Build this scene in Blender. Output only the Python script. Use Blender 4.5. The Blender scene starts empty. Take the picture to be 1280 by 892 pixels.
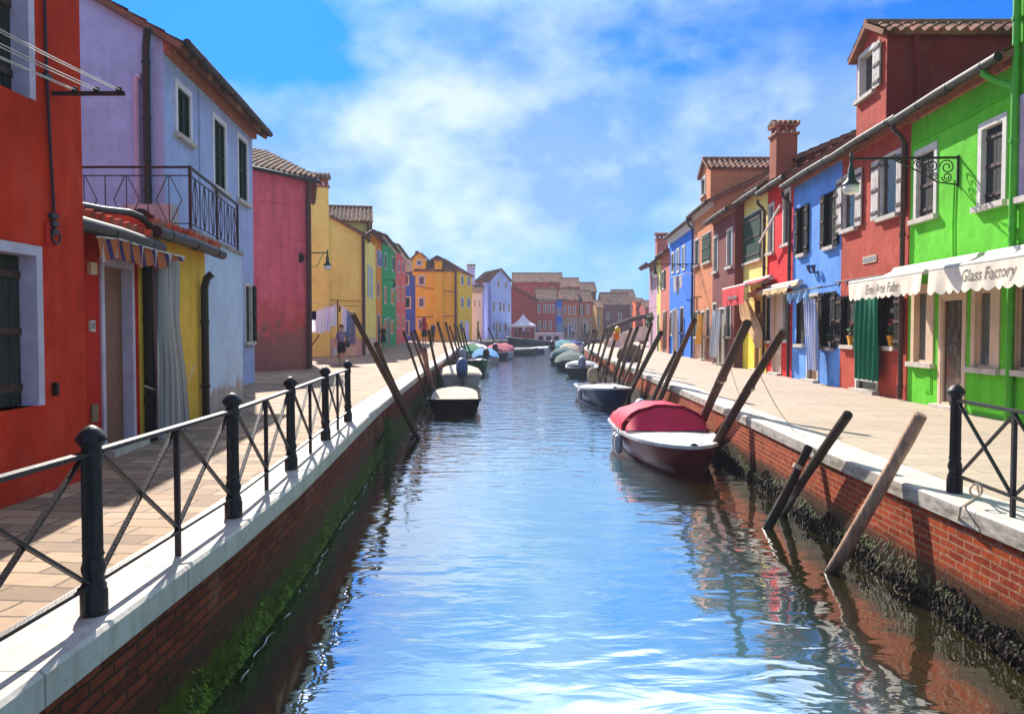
import bpy, bmesh, math, random
from mathutils import Vector, Matrix
random.seed(7)
SC = bpy.context.scene
COL = SC.collection
D = bpy.data
R = math.radians
# ------------------------------------------------------------------ camera model (28 mm lens, eye 1.4 m above the quay)
FPX, CX, CY, EYE = 1000.0, 640.0, 446.0, 1.4
PITCH = math.atan(34 / 1000.0)
WATER = -1.0

def ray(x, y):
    fx, fy = (x - CX) / FPX, (CY - y) / FPX
    c, s = math.cos(PITCH), math.sin(PITCH)
    return Vector((fx, c + fy * s, -s + fy * c))

def G(x, y, z=0.0):
    d = ray(x, y)
    return Vector((0, 0, EYE)) + d * ((z - EYE) / d.z)

def at(x, y, Y):
    d = ray(x, y)
    return Vector((0, 0, EYE)) + d * (Y / d.y)

def smooth(a, b, v):
    t = min(1, max(0, (v - a) / (b - a)))
    return t * t * (3 - 2 * t)

def rise(Y):
    return 0.3 * smooth(38, 62, Y)

def lerp(a, b, t):
    return a + (b - a) * t

# ------------------------------------------------------------------ mesh builder
class Fac:
    """a vertical plane from a to b (2D); its outward normal lies left of the travel"""
    def __init__(s, a, b):
        s.a = Vector((a[0], a[1])); s.b = Vector((b[0], b[1]))
        v = s.b - s.a; s.L = v.length; s.t = v / s.L
        s.n = Vector((-s.t.y, s.t.x))
    def P(s, u, d, z):
        p = s.a + s.t * u + s.n * d
        return Vector((p.x, p.y, z))
    def hit(s, x, y, d=0.0):
        r = ray(x, y)
        o = s.a + s.n * d
        den = r.x * s.n.x + r.y * s.n.y
        k = (o.x * s.n.x + o.y * s.n.y) / den
        p = Vector((r.x * k, r.y * k))
        return (p - s.a).dot(s.t), EYE + r.z * k
    def rect(s, xl, xr, yt, yb, d=0.0):
        xc, yc = (xl + xr) / 2, (yt + yb) / 2
        ua, ub = s.hit(xl, yc, d)[0], s.hit(xr, yc, d)[0]
        return [min(ua, ub), max(ua, ub), s.hit(xc, yb, d)[1], s.hit(xc, yt, d)[1]]

class MB:
    def __init__(s):
        s.v, s.f, s.m, s.uv = [], [], [], []
    def add(s, vs, fs, mi=0, uvs=None):
        o = len(s.v)
        s.v += [Vector(p) for p in vs]
        for k, f in enumerate(fs):
            s.f.append([o + i for i in f]); s.m.append(mi)
            s.uv.append([uvs[i] for i in f] if uvs else None)
        return s
    def quad(s, a, b, c, d, mi=0, uv=None):
        return s.add([a, b, c, d], [(0, 1, 2, 3)], mi, uv)
    def hexa(s, p, mi=0):
        return s.add(p, [(0, 3, 2, 1), (4, 5, 6, 7), (0, 1, 5, 4), (1, 2, 6, 5), (2, 3, 7, 6), (3, 0, 4, 7)], mi)
    def fbox(s, f, u1, u2, z1, z2, d1, d2, mi=0):
        return s.hexa([f.P(u1, d1, z1), f.P(u2, d1, z1), f.P(u2, d2, z1), f.P(u1, d2, z1),
                       f.P(u1, d1, z2), f.P(u2, d1, z2), f.P(u2, d2, z2), f.P(u1, d2, z2)], mi)
    def box(s, c, sx, sy, sz, rz=0.0, mi=0):
        c = Vector(c); m = Matrix.Rotation(rz, 3, 'Z'); p = []
        for z in (-.5, .5):
            for a, b in ((-.5, -.5), (.5, -.5), (.5, .5), (-.5, .5)):
                p.append(c + m @ Vector((a * sx, b * sy, z * sz)))
        return s.hexa(p, mi)
    def bar(s, p, q, w, h, mi=0, up=(0, 0, 1)):
        p, q, up = Vector(p), Vector(q), Vector(up)
        d = (q - p).normalized()
        a = d.cross(up)
        if a.length < 1e-4: a = d.cross(Vector((0, 1, 0)))
        a.normalize(); b = a.cross(d).normalized()
        a, b = a * (w / 2), b * (h / 2)
        return s.hexa([p - a - b, p + a - b, p + a + b, p - a + b, q - a - b, q + a - b, q + a + b, q - a + b], mi)
    def tube(s, pts, r, n=8, mi=0, cap=True):
        pts = [Vector(p) for p in pts]
        rs = r if isinstance(r, (list, tuple)) else [r] * len(pts)
        vs, fs = [], []
        ref = None
        for i, p in enumerate(pts):
            d = (pts[min(i + 1, len(pts) - 1)] - pts[max(i - 1, 0)])
            if d.length < 1e-9: d = Vector((0, 0, 1))
            d.normalize()
            if ref is None:
                ref = d.cross(Vector((0, 0, 1)))
                if ref.length < 1e-3: ref = d.cross(Vector((0, 1, 0)))
            a = (ref - d * ref.dot(d))
            if a.length < 1e-6: a = d.orthogonal()
            a.normalize(); ref = a
            b = d.cross(a)
            for k in range(n):
                t = 2 * math.pi * k / n
                vs.append(p + (a * math.cos(t) + b * math.sin(t)) * rs[i])
        for i in range(len(pts) - 1):
            for k in range(n):
                fs.append((i * n + k, i * n + (k + 1) % n, (i + 1) * n + (k + 1) % n, (i + 1) * n + k))
        if cap:
            fs.append(tuple(range(n))[::-1])
            fs.append(tuple((len(pts) - 1) * n + k for k in range(n)))
        return s.add(vs, fs, mi)
    def lathe(s, prof, c, n=16, mi=0, flute=None, m=None):
        c = Vector(c); vs, fs = [], []
        for j, (r, z) in enumerate(prof):
            for k in range(n):
                t = 2 * math.pi * k / n
                rr = r
                if flute and flute[0] <= z <= flute[1] and k % 2: rr = r * flute[2]
                q = Vector((rr * math.cos(t), rr * math.sin(t), z))
                vs.append(c + (m @ q if m else q))
        for j in range(len(prof) - 1):
            for k in range(n):
                fs.append((j * n + k, j * n + (k + 1) % n, (j + 1) * n + (k + 1) % n, (j + 1) * n + k))
        fs.append(tuple(range(n))[::-1]); fs.append(tuple((len(prof) - 1) * n + k for k in range(n)))
        return s.add(vs, fs, mi)
    def prism(s, poly, z0, z1, mi=0):
        n = len(poly)
        vs = [Vector((p[0], p[1], z0)) for p in poly] + [Vector((p[0], p[1], z1)) for p in poly]
        fs = [tuple(range(n)), tuple(range(2 * n - 1, n - 1, -1))]
        for k in range(n): fs.append((k, (k + 1) % n, n + (k + 1) % n, n + k))
        return s.add(vs, fs, mi)
    def blob(s, c, rx, ry, rz, mi=0, seg=8, rings=5, jit=0.0, rot=None):
        c = Vector(c); vs = []; fs = []
        for j in range(rings + 1):
            ph = math.pi * j / rings
            for k in range(seg):
                t = 2 * math.pi * k / seg
                q = Vector((rx * math.sin(ph) * math.cos(t), ry * math.sin(ph) * math.sin(t), rz * math.cos(ph)))
                q *= 1 + random.uniform(-jit, jit)
                vs.append(c + (rot @ q if rot else q))
        for j in range(rings):
            for k in range(seg):
                fs.append((j * seg + k, (j + 1) * seg + k, (j + 1) * seg + (k + 1) % seg, j * seg + (k + 1) % seg))
        return s.add(vs, fs, mi)
    def loft(s, rings, mi=0, closed=True, caps=(True, True), uvs=None):
        n = len(rings[0]); vs = [p for r in rings for p in r]; fs = []
        for j in range(len(rings) - 1):
            for k in range(n if closed else n - 1):
                fs.append((j * n + k, j * n + (k + 1) % n, (j + 1) * n + (k + 1) % n, (j + 1) * n + k))
        if closed and caps[0]: fs.append(tuple(range(n))[::-1])
        if closed and caps[1]: fs.append(tuple((len(rings) - 1) * n + k for k in range(n)))
        return s.add(vs, fs, mi, uvs)
    def build(s, name, mats, parent=None, smooth=False, loc=None, recalc=True):
        me = D.meshes.new(name)
        o = Vector((0, 0, 0))
        if loc is not None: o = Vector(loc)
        elif parent is not None and not parent.get('_local'):
            o = Vector(parent.get('_o', (0, 0, 0)))
        me.from_pydata([tuple(p - o) for p in s.v], [], s.f)
        if not isinstance(mats, (list, tuple)): mats = [mats]
        for m in mats: me.materials.append(m)
        if len(mats) > 1: me.polygons.foreach_set('material_index', s.m)
        if any(u is not None for u in s.uv):
            lay = me.uv_layers.new(name='UVMap')
            i = 0
            for u, f in zip(s.uv, s.f):
                for k in range(len(f)):
                    lay.data[i].uv = u[k] if u else (0, 0)
                    i += 1
        if recalc:
            bm = bmesh.new(); bm.from_mesh(me)
            bmesh.ops.remove_doubles(bm, verts=bm.verts, dist=1e-5) if smooth else None
            bmesh.ops.recalc_face_normals(bm, faces=bm.faces)
            bm.to_mesh(me); bm.free()
        if smooth:
            me.polygons.foreach_set('use_smooth', [True] * len(me.polygons))
            me.set_sharp_from_angle(angle=R(38 if smooth is True else smooth))
        ob = D.objects.new(name, me); COL.objects.link(ob)
        if parent is not None:
            ob.parent = parent
            ob['_o'] = tuple(o)
        elif loc is not None:
            ob.location = o; ob['_o'] = tuple(o)
        return ob

def tag(o, label=None, cat=None, group=None, kind=None):
    if label: o['label'] = label
    if cat: o['category'] = cat
    if group: o['group'] = group
    if kind: o['kind'] = kind
    return o

def thing(name, label, cat, loc=(0, 0, 0), group=None, rz=0.0, local=False):
    o = D.objects.new(name, None); COL.objects.link(o)
    o.location = loc; o.rotation_euler = (0, 0, rz); o.empty_display_size = .2
    o['_o'] = tuple(loc) if not local else (0.0, 0.0, 0.0)
    if local: o['_local'] = 1
    return tag(o, label, cat, group)

def copy_tree(o, parent=None):
    c = o.copy(); COL.objects.link(c)
    if parent is not None: c.parent = parent
    for ch in list(o.children): copy_tree(ch, c)
    return c

# ------------------------------------------------------------------ materials
def lin(c):
    def f(v):
        v /= 255.0
        return v / 12.92 if v <= .04045 else ((v + .055) / 1.055) ** 2.4
    return (f(c[0]), f(c[1]), f(c[2]), 1)

def mul(c, k):
    return (min(1, c[0] * k), min(1, c[1] * k), min(1, c[2] * k), 1)

class NT:
    def __init__(s, name):
        s.mat = D.materials.new(name); s.mat.use_nodes = True
        s.t = s.mat.node_tree; s.N = s.t.nodes; s.L = s.t.links
        s.b = s.N['Principled BSDF']
        s.out = s.N['Material Output']
    def n(s, typ, **kw):
        k = s.N.new(typ)
        for a, b in kw.items():
            if a.startswith('_'): setattr(k, a[1:], b)
            else:
                k.inputs[int(a[1:]) if a[0] == 'i' and a[1:].isdigit() else a].default_value = b
        return k
    def l(s, a, b): s.L.new(a, b)
    def pos(s, scale=(1, 1, 1), src='geo'):
        if src == 'uv':
            o = s.n('ShaderNodeTexCoord').outputs['UV']
        elif src == 'obj':
            o = s.n('ShaderNodeTexCoord').outputs['Object']
        else:
            o = s.n('ShaderNodeNewGeometry').outputs['Position']
        m = s.n('ShaderNodeMapping'); m.inputs['Scale'].default_value = scale
        s.l(o, m.inputs[0])
        return m.outputs[0]
    def noise(s, vec, scale, detail=4, rough=.55, dist=0.0):
        k = s.n('ShaderNodeTexNoise')
        k.inputs['Scale'].default_value = scale; k.inputs['Detail'].default_value = detail
        k.inputs['Roughness'].default_value = rough; k.inputs['Distortion'].default_value = dist
        s.l(vec, k.inputs['Vector'])
        return k.outputs['Fac']
    def ramp(s, fac, stops):
        k = s.n('ShaderNodeValToRGB'); e = k.color_ramp.elements
        while len(e) < len(stops): e.new(.5)
        for q, (p, c) in zip(e, stops):
            q.position = p
            q.color = c if isinstance(c, (tuple, list)) else (c, c, c, 1)
        s.l(fac, k.inputs[0])
        return k.outputs[0]
    def mix(s, fac, a, b, blend='MIX'):
        k = s.n('ShaderNodeMix', _data_type='RGBA', _blend_type=blend)
        for v, i in ((fac, 0), (a, 6), (b, 7)):
            if hasattr(v, 'links') or hasattr(v, 'is_linked'): s.l(v, k.inputs[i])
            else: k.inputs[i].default_value = v
        return k.outputs[2]
    def math(s, op, a, b=0.0, clamp=False):
        k = s.n('ShaderNodeMath', _operation=op, _use_clamp=clamp)
        for v, i in ((a, 0), (b, 1)):
            if hasattr(v, 'is_linked'): s.l(v, k.inputs[i])
            else: k.inputs[i].default_value = v
        return k.outputs[0]
    def z(s):
        k = s.n('ShaderNodeSeparateXYZ')
        s.l(s.n('ShaderNodeNewGeometry').outputs['Position'], k.inputs[0])
        return k.outputs[2]
    def step(s, v, a, b):
        k = s.n('ShaderNodeMapRange', _interpolation_type='SMOOTHSTEP')
        s.l(v, k.inputs[0]); k.inputs[1].default_value = a; k.inputs[2].default_value = b
        return k.outputs[0]
    def bump(s, h, strength=.4, dist=.02, prev=None):
        k = s.n('ShaderNodeBump'); k.inputs['Strength'].default_value = strength; k.inputs['Distance'].default_value = dist
        s.l(h, k.inputs['Height'])
        if prev: s.l(prev, k.inputs['Normal'])
        return k.outputs[0]
    def done(s, col=None, rough=.8, norm=None, metal=0.0, spec=None, sheen=None):
        if col is not None:
            if hasattr(col, 'is_linked'): s.l(col, s.b.inputs['Base Color'])
            else: s.b.inputs['Base Color'].default_value = col
        if hasattr(rough, 'is_linked'): s.l(rough, s.b.inputs['Roughness'])
        else: s.b.inputs['Roughness'].default_value = rough
        s.b.inputs['Metallic'].default_value = metal
        if spec is not None: s.b.inputs['Specular IOR Level'].default_value = spec
        if norm is not None: s.l(norm, s.b.inputs['Normal'])
        return s.mat

_cache = {}
def plain(name, rgb, rough=.6, var=.12, scale=6, bump=.0, metal=0.0, spec=None):
    k = ('p', name)
    if k in _cache: return _cache[k]
    c = lin(rgb); t = NT(name); v = t.pos()
    f = t.noise(v, scale, 5)
    col = t.ramp(f, [(.3, mul(c, 1 - var * 2)), (.7, mul(c, 1 + var))])
    nb = t.bump(t.noise(v, scale * 6, 3), bump, .01) if bump else None
    _cache[k] = t.done(col, rough, nb, metal, spec)
    return _cache[k]

def stucco(name, rgb, dado=None, worn=.35, var=.2, streak=.35, grain=1.0, under=(165, 150, 140), wornz=1.1):
    """lime render: cloudy colour, rain streaks, worn foot, patches where it flaked"""
    k = ('s', name)
    if k in _cache: return _cache[k]
    c = lin(rgb); t = NT(name); v = t.pos(); z = t.z()
    f1 = t.noise(v, .9, 6, .6, .4)
    col = t.ramp(f1, [(.25, mul(c, 1 - var)), (.5, c), (.78, mul(c, 1 + var * .9))])
    if dado:
        c2 = lin(dado[0])
        col2 = t.ramp(f1, [(.25, mul(c2, 1 - var)), (.5, c2), (.78, mul(c2, 1 + var * .9))])
        wob = t.math('MULTIPLY', t.math('SUBTRACT', t.noise(v, 3, 3), .5), dado[2] if len(dado) > 2 else .02)
        m = t.step(t.math('ADD', z, wob), dado[1] - .02, dado[1] + .02)
        col = t.mix(m, col2, col)
    vs = t.pos((2.2, 2.2, .22))
    st = t.ramp(t.noise(vs, 2.2, 5, .65), [(.42, 1.0), (.75, 0.0)])
    col = t.mix(t.math('MULTIPLY', t.math('SUBTRACT', 1.0, st), streak), col, mul(c, .55))
    f3 = t.noise(v, 7, 6, .7)
    pale = (min(1, c[0] * 1.25 + .05), min(1, c[1] * 1.25 + .05), min(1, c[2] * 1.25 + .045), 1)
    fp = t.ramp(t.noise(v, 1.7, 7, .66, .8), [(.50, 0.0), (.60, .55), (.74, 1.0)])
    col = t.mix(t.math('MULTIPLY', fp, .5), col, pale)
    col = t.mix(t.math('MULTIPLY', t.ramp(f3, [(.35, .0), (.75, 1.0)]), .35), col, mul(c, 1.35))
    dk = t.ramp(t.noise(v, 3.3, 8, .7), [(.57, 0.0), (.66, .6), (.75, 1.0)])
    col = t.mix(t.math('MULTIPLY', dk, .4 if streak > .2 else .2), col, mul(c, .58))
    if worn:
        h = t.math('SUBTRACT', 1.0, t.step(z, .0, wornz))
        w = t.math('ADD', t.math('MULTIPLY', h, .34 * worn / .35), t.math('MULTIPLY', t.noise(v, 2.6, 7, .68), .62))
        wm = t.ramp(w, [(.56, 0.0), (.64, 1.0)])
        col = t.mix(t.math('MULTIPLY', wm, .75), col, t.ramp(f3, [(.3, mul(lin(under), .7)), (.7, lin(under))]))
    b1 = t.bump(t.noise(v, 5, 5, .6), .35 * grain, .03)
    b2 = t.bump(t.noise(v, 34, 4, .6), .35 * grain, .01, b1)
    _cache[k] = t.done(col, .9, b2, spec=.2)
    return _cache[k]

def tile_mat(name='terracotta_tiles', rgb=(124, 72, 54), dark=.38):
    k = ('t', name)
    if k in _cache: return _cache[k]
    c = lin(rgb); t = NT(name); u = t.pos((1 / .24, 1 / .38, 1), 'uv')
    fl = t.n('ShaderNodeVectorMath', _operation='FLOOR'); t.l(u, fl.inputs[0])
    wn = t.n('ShaderNodeTexWhiteNoise', _noise_dimensions='2D'); t.l(fl.outputs[0], wn.inputs['Vector'])
    col = t.ramp(wn.outputs['Value'], [(0, mul(c, dark)), (.45, c), (.75, mul(lin((160, 116, 94)), .9)), (1, mul(c, 1.3))])
    v = t.pos(); n1 = t.noise(v, 3.2, 7, .7)
    col = t.mix(t.math('MULTIPLY', t.ramp(n1, [(.45, 0.0), (.68, 1.0)]), .75), col, lin((88, 82, 66)))
    sx = t.n('ShaderNodeSeparateXYZ'); t.l(u, sx.inputs[0])
    fr = t.math('FRACT', sx.outputs[1])
    nb = t.bump(fr, .8, .03)
    nb = t.bump(t.noise(v, 30, 3), .3, .01, nb)
    _cache[k] = t.done(col, .9, nb, spec=.15)
    return _cache[k]

def cloth(name, cols, width=.1, rough=.9, uv=True, axis=0):
    """woven stripes of the given colours along u"""
    k = ('c', name)
    if k in _cache: return _cache[k]
    t = NT(name)
    if len(cols) == 1:
        v = t.pos(); c = lin(cols[0])
        col = t.ramp(t.noise(v, 5, 5), [(.3, mul(c, .85)), (.7, mul(c, 1.08))])
    else:
        u = t.pos((1 / (width * len(cols)),) * 3, 'uv'); sx = t.n('ShaderNodeSeparateXYZ'); t.l(u, sx.inputs[0])
        fr = t.math('FRACT', sx.outputs[axis])
        r = t.n('ShaderNodeValToRGB'); r.color_ramp.interpolation = 'CONSTANT'; e = r.color_ramp.elements
        while len(e) < len(cols): e.new(.5)
        for i, q in enumerate(cols):
            e[i].position = i / len(cols); e[i].color = lin(q)
        t.l(fr, r.inputs[0]); col = r.outputs[0]
    nb = t.bump(t.noise(t.pos(), 60, 2), .15, .004)
    m = t.done(col, rough, nb, spec=.2)
    _cache[k] = m
    return m

def wood_mat(name, rgb, wet=None, scale=1.0):
    k = ('w', name)
    if k in _cache: return _cache[k]
    c = lin(rgb); t = NT(name)
    v = t.pos((9 * scale, 9 * scale, 1.0 * scale)); g = t.noise(v, 3, 6, .7, .6)
    col = t.ramp(g, [(.28, mul(c, .42)), (.5, c), (.72, mul(c, 1.45))])
    col = t.mix(t.math('MULTIPLY', t.ramp(t.noise(t.pos(), 2.4, 5), [(.5, 0.0), (.66, 1.0)]), .55), col, mul(c, .4))
    rough = .85
    if wet:
        z = t.math('ADD', t.z(), t.math('MULTIPLY', t.noise(t.pos(), 6, 4), .25))
        m = t.step(z, wet - .1, wet + .22)
        col = t.mix(m, lin((30, 32, 20)), col)
        col = t.mix(t.math('MULTIPLY', t.math('SUBTRACT', 1.0, t.step(z, wet - .55, wet - .2)), .6), col, lin((62, 70, 22)))
        rough = t.ramp(m, [(0, .35), (1, .85)])
    nb = t.bump(g, .9, .02)
    _cache[k] = t.done(col, rough, nb, spec=.3)
    return _cache[k]

WHITE_STONE = plain('pale_stone_trim', (205, 200, 192), .75, .1, 5, .25)
CREAM = plain('cream_painted_trim', (214, 186, 158), .6, .08, 4, .1)
SILLS = plain('stone_sill', (196, 186, 174), .75, .12, 6, .3)
DARKGLASS = plain('dark_window_glass', (26, 28, 34), .08, .2, 2, 0, 0, .6)
GREYGLASS = plain('grey_window_glass', (84, 88, 92), .1, .2, 1.5, 0, 0, .6)
DARKIN = plain('dark_interior', (14, 13, 14), .8)
BOARDS = wood_mat('grey_black_shutter_boards', (52, 54, 54))
GREENSH = plain('dark_green_shutter_paint', (14, 58, 38), .7, .15, 8, .2, 0, .2)
BLACKSH = plain('black_brown_shutter_paint', (24, 21, 21), .85, .2, 8, .2, 0, .15)
PALESH = wood_mat('bleached_shutter_boards', (202, 194, 186), None, .6)
BLUESH = plain('blue_shutter_paint', (24, 70, 150), .55, .15, 8, .2)
REDSH = plain('oxblood_shutter_paint', (118, 36, 44), .6, .15, 8, .2)
IRON = plain('dark_cast_iron', (40, 37, 42), .5, .2, 14, .35, .5)
BLACKPIPE = plain('black_drainpipe', (20, 17, 19), .45, .2, 4)
BROWNPIPE = plain('brown_drainpipe', (74, 42, 36), .5, .2, 4)
COPPERG = plain('weathered_gutter_metal', (40, 35, 34), .65, .3, 3, .1, .1)
RUST = plain('rusty_iron', (70, 44, 36), .7, .3, 12, .3)
DOORWOOD = wood_mat('brown_door_wood', (120, 84, 56))
TILES = tile_mat()
TILESD = tile_mat('old_dark_tiles', (98, 60, 48), .38)
TILESR = tile_mat('bright_terracotta_tiles', (188, 72, 40), .6)
CORNICE = plain('brick_cornice', (176, 110, 84), .9, .25, 9, .4)
CORNW = plain('white_cornice', (220, 214, 205), .8, .1, 5, .2)

# ------------------------------------------------------------------ building pieces
def wall_face(mb, a, b, z0, z1, holes, mi=0):
    f = Fac(a, b)
    us = sorted({0.0, f.L, *[min(max(q, 0), f.L) for h in holes for q in h[:2]]})
    zs = sorted({z0, z1, *[min(max(q, z0), z1) for h in holes for q in h[2:]]})
    for i in range(len(us) - 1):
        for j in range(len(zs) - 1):
            if us[i + 1] - us[i] < 1e-5 or zs[j + 1] - zs[j] < 1e-5: continue
            uc, zc = (us[i] + us[i + 1]) / 2, (zs[j] + zs[j + 1]) / 2
            if any(h[0] < uc < h[1] and h[2] < zc < h[3] for h in holes): continue
            mb.quad(f.P(us[i], 0, zs[j]), f.P(us[i], 0, zs[j + 1]), f.P(us[i + 1], 0, zs[j + 1]), f.P(us[i + 1], 0, zs[j]), mi)
    return f

def tile_slab(mb, e0, e1, r1, r0, amp=.058, wl=.24, seg=5, rows=None, th=.07, mi=0, mi2=None):
    """a sheet of pan tiles from eave e0-e1 up to ridge r0-r1"""
    e0, e1, r0, r1 = map(Vector, (e0, e1, r0, r1))
    L = max((e1 - e0).length, (r1 - r0).length); H = ((r0 + r1) / 2 - (e0 + e1) / 2).length
    nw = max(1, round(L / wl)); n = nw * seg
    rows = rows or max(1, min(24, round(H / .38)))
    nor = (e1 - e0).cross(r0 - e0)
    if nor.length < 1e-6: nor = (r1 - r0).cross(r0 - e0)
    nor.normalize()
    if nor.z < 0: nor = -nor
    vs, uvs, fs = [], [], []
    W = n + 1
    for j in range(rows):
        for lo in (0, 1):
            t = (j + lo) / rows
            lift = .03 if lo == 0 else .0
            for i in range(W):
                s = i / n
                p = lerp(lerp(e0, e1, s), lerp(r0, r1, s), t)
                ph = (i % seg) / seg
                h = amp * (abs(math.cos(math.pi * ph)) * 2 - 1)
                vs.append(p + nor * (h + lift)); uvs.append((s * nw * wl + .0, (j + lo * .99) * .38))
    for j in range(rows):
        for i in range(n):
            a = (2 * j) * W + i; b = (2 * j + 1) * W + i
            fs.append((a, a + 1, b + 1, b))
            if j: 
                c = (2 * j - 1) * W + i
                fs.append((c, c + 1, a + 1, a))
    mb.add(vs, fs, mi, uvs)
    dn = nor * (-th)
    k = [e0 + dn, e1 + dn, r1 + dn, r0 + dn]
    mb.add(k, [(0, 1, 2, 3)], mi if mi2 is None else mi2)
    # eave face closing the wave ends
    vs, fs, uv = [], [], []
    for i in range(W):
        vs += [lerp(e0, e1, i / n) + dn, Vector(mb.v[len(mb.v) - 4 - rows * 2 * W + i])]
        uv += [(i / n * nw * wl, 0), (i / n * nw * wl, .1)]
    for i in range(n): fs.append((2 * i, 2 * i + 2, 2 * i + 3, 2 * i + 1))
    mb.add(vs, fs, mi, uv)
    for A, B, c in ((e0, r0, 0), (e1, r1, 1)):
        mb.quad(A + dn, B + dn, B + nor * .04, A + nor * .04, mi if mi2 is None else mi2)

def shutter_leaf(f, u1, u2, z1, z2, d1, d2, mat, parent, straps=True):
    mb = MB()
    n = max(1, round((u2 - u1) / .13))
    w = (u2 - u1) / n
    for i in range(n):
        mb.fbox(f, u1 + i * w + .004, u1 + (i + 1) * w - .004, z1, z2, d1, d2)
    h = z2 - z1
    for q in (.12, .5, .88):
        mb.fbox(f, u1 + .01, u2 - .01, z1 + h * q - .03, z1 + h * q + .03, d2 + .001, d2 + .018, 1 if straps else 0)
    return mb.build('shutter', [mat, RUST if straps == 'iron' else mat], parent)

def window(root, f, O, fc=None, fw=.1, pane=None, sh=None, shw='both', sill=True, depth=.07, sash=None, kind='window',
           lintel=None, far=False, label=None, step=False, inner=None, strap='iron', half=False):
    """a stone framed opening; O = u1, u2, z1, z2 of the whole surround"""
    u1, u2, z1, z2 = O
    fc = fc or WHITE_STONE; pane = pane or DARKGLASS
    fw = min(fw, (u2 - u1) * .28)
    if far:
        mb = MB()
        mb.fbox(f, u1, u2, z2 - fw, z2, -.01, .035)
        mb.fbox(f, u1, u1 + fw, z1, z2 - fw, -.01, .035)
        mb.fbox(f, u2 - fw, u2, z1, z2 - fw, -.01, .035)
        if kind == 'window': mb.fbox(f, u1 + fw, u2 - fw, z1, z1 + fw, -.01, .035)
        w = mb.build(kind + ('_frame' if kind == 'door' else ''), fc, root)
        p = MB(); p.fbox(f, u1 + fw, u2 - fw, z1 + (fw if kind == 'window' else 0), z2 - fw, -.005, .012)
        p.build('pane' if kind == 'window' else 'door_panel', pane, w)
        if sh:
            hw = (u2 - u1) * .42
            for sd in ((-1, 1) if shw == 'both' else ((-1,) if shw == 'left' else (1,))):
                s = MB()
                if sd < 0: s.fbox(f, u1 - hw, u1 - .02, z1 + .05, z2 - .05, .01, .06)
                else: s.fbox(f, u2 + .02, u2 + hw, z1 + .05, z2 - .05, .01, .06)
                s.build('shutter', sh, w)
        return w
    sz = .09 if sill else 0.0
    mb = MB()
    mb.fbox(f, u1, u2, z2 - fw, z2, -depth, .025)
    mb.fbox(f, u1, u1 + fw, z1 + sz, z2 - fw, -depth, .025)
    mb.fbox(f, u2 - fw, u2, z1 + sz, z2 - fw, -depth, .025)
    if kind == 'window':
        w = mb.build('window', fc, root)
    else:
        w = mb.build('door', fc, root)
    if label: w['label'] = label
    if sill:
        s = MB(); s.fbox(f, u1 - .06, u2 + .06, z1, z1 + sz, -depth, .1)
        s.build('sill', SILLS, w)
    elif step:
        s = MB(); s.fbox(f, u1 - .05, u2 + .05, z1 - .02, z1 + .07, -depth, .16)
        s.build('door_step', SILLS, w)
    a, b, c, d = u1 + fw, u2 - fw, z1 + sz + (.07 if step else 0), z2 - fw
    p = MB(); p.fbox(f, a, b, c, d, -depth - .06, -depth + .02)
    p.build('pane' if kind == 'window' else 'door_panel', pane, w)
    if sash is not None:
        s = MB(); q = .045; dd = (-depth + .02, -depth + .06)
        if inner:                      # deep reveal with the sash set to one side
            a0 = a + (b - a) * inner
            r = MB(); r.fbox(f, a, a0, c, d, dd[0] + .001, -depth + .1); r.build('reveal_panel', fc, w)
            a = a0
        s.fbox(f, a, a + q, c, d, *dd); s.fbox(f, b - q, b, c, d, *dd)
        s.fbox(f, a + q, b - q, c, c + q, *dd); s.fbox(f, a + q, b - q, d - q, d, *dd)
        if half:
            m = (a + b) / 2; s.fbox(f, m - q / 2, m + q / 2, c + q, d - q, *dd)
            s.fbox(f, a + q, m - q / 2, lerp(c, d, .5) - .015, lerp(c, d, .5) + .015, *dd)
            s.fbox(f, m + q / 2, b - q, lerp(c, d, .5) - .015, lerp(c, d, .5) + .015, *dd)
        s.build('sash', sash, w)
    if sh:
        hw = (b - a) / 2
        zz = (c - .02, d + .03)
        if shw in ('both', 'left'): shutter_leaf(f, u1 - .01 - hw, u1 - .015, *zz, .03, .065, sh, w, strap)
        if shw in ('both', 'right'): shutter_leaf(f, u2 + .015, u2 + .01 + hw, *zz, .03, .065, sh, w, strap)
        if shw == 'closed':
            m = (a + b) / 2
            shutter_leaf(f, a + .005, m - .003, c + .01, d - .01, -depth + .03, -depth + .06, sh, w, strap)
            shutter_leaf(f, m + .003, b - .005, c + .01, d - .01, -depth + .03, -depth + .06, sh, w, strap)
    return w

def roof_gable(mb, poly, z1, h, ov=.3, seg=5, ends=.15):
    """ridge parallel to edge 0 of a quad"""
    p = [Vector((q[0], q[1], z1)) for q in poly]
    up = Vector((0, 0, h))
    ra, rb = (p[0] + p[3]) / 2 + up, (p[1] + p[2]) / 2 + up
    t = (p[1] - p[0]).normalized() * ends
    def ext(e, r):
        v = (e - r).normalized()
        return e + v * ov
    tile_slab(mb, ext(p[0], ra) - t, ext(p[1], rb) + t, rb + t, ra - t, seg=seg)
    tile_slab(mb, ext(p[2], rb) + t, ext(p[3], ra) - t, ra - t, rb + t, seg=seg)
    mb.tube([ra - t + Vector((0, 0, .03)), rb + t + Vector((0, 0, .03))], .1, 8)

def roof_lean(mb, poly, z1, h, ov=.3, seg=5, ends=.1):
    p = [Vector((q[0], q[1], z1)) for q in poly]
    up = Vector((0, 0, h))
    t = (p[1] - p[0]).normalized() * ends
    r0, r1 = p[3] + up, p[2] + up
    def ext(e, r): return e + (e - r).normalized() * ov
    tile_slab(mb, ext(p[0], r0) - t, ext(p[1], r1) + t, r1 + t, r0 - t, seg=seg)

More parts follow.
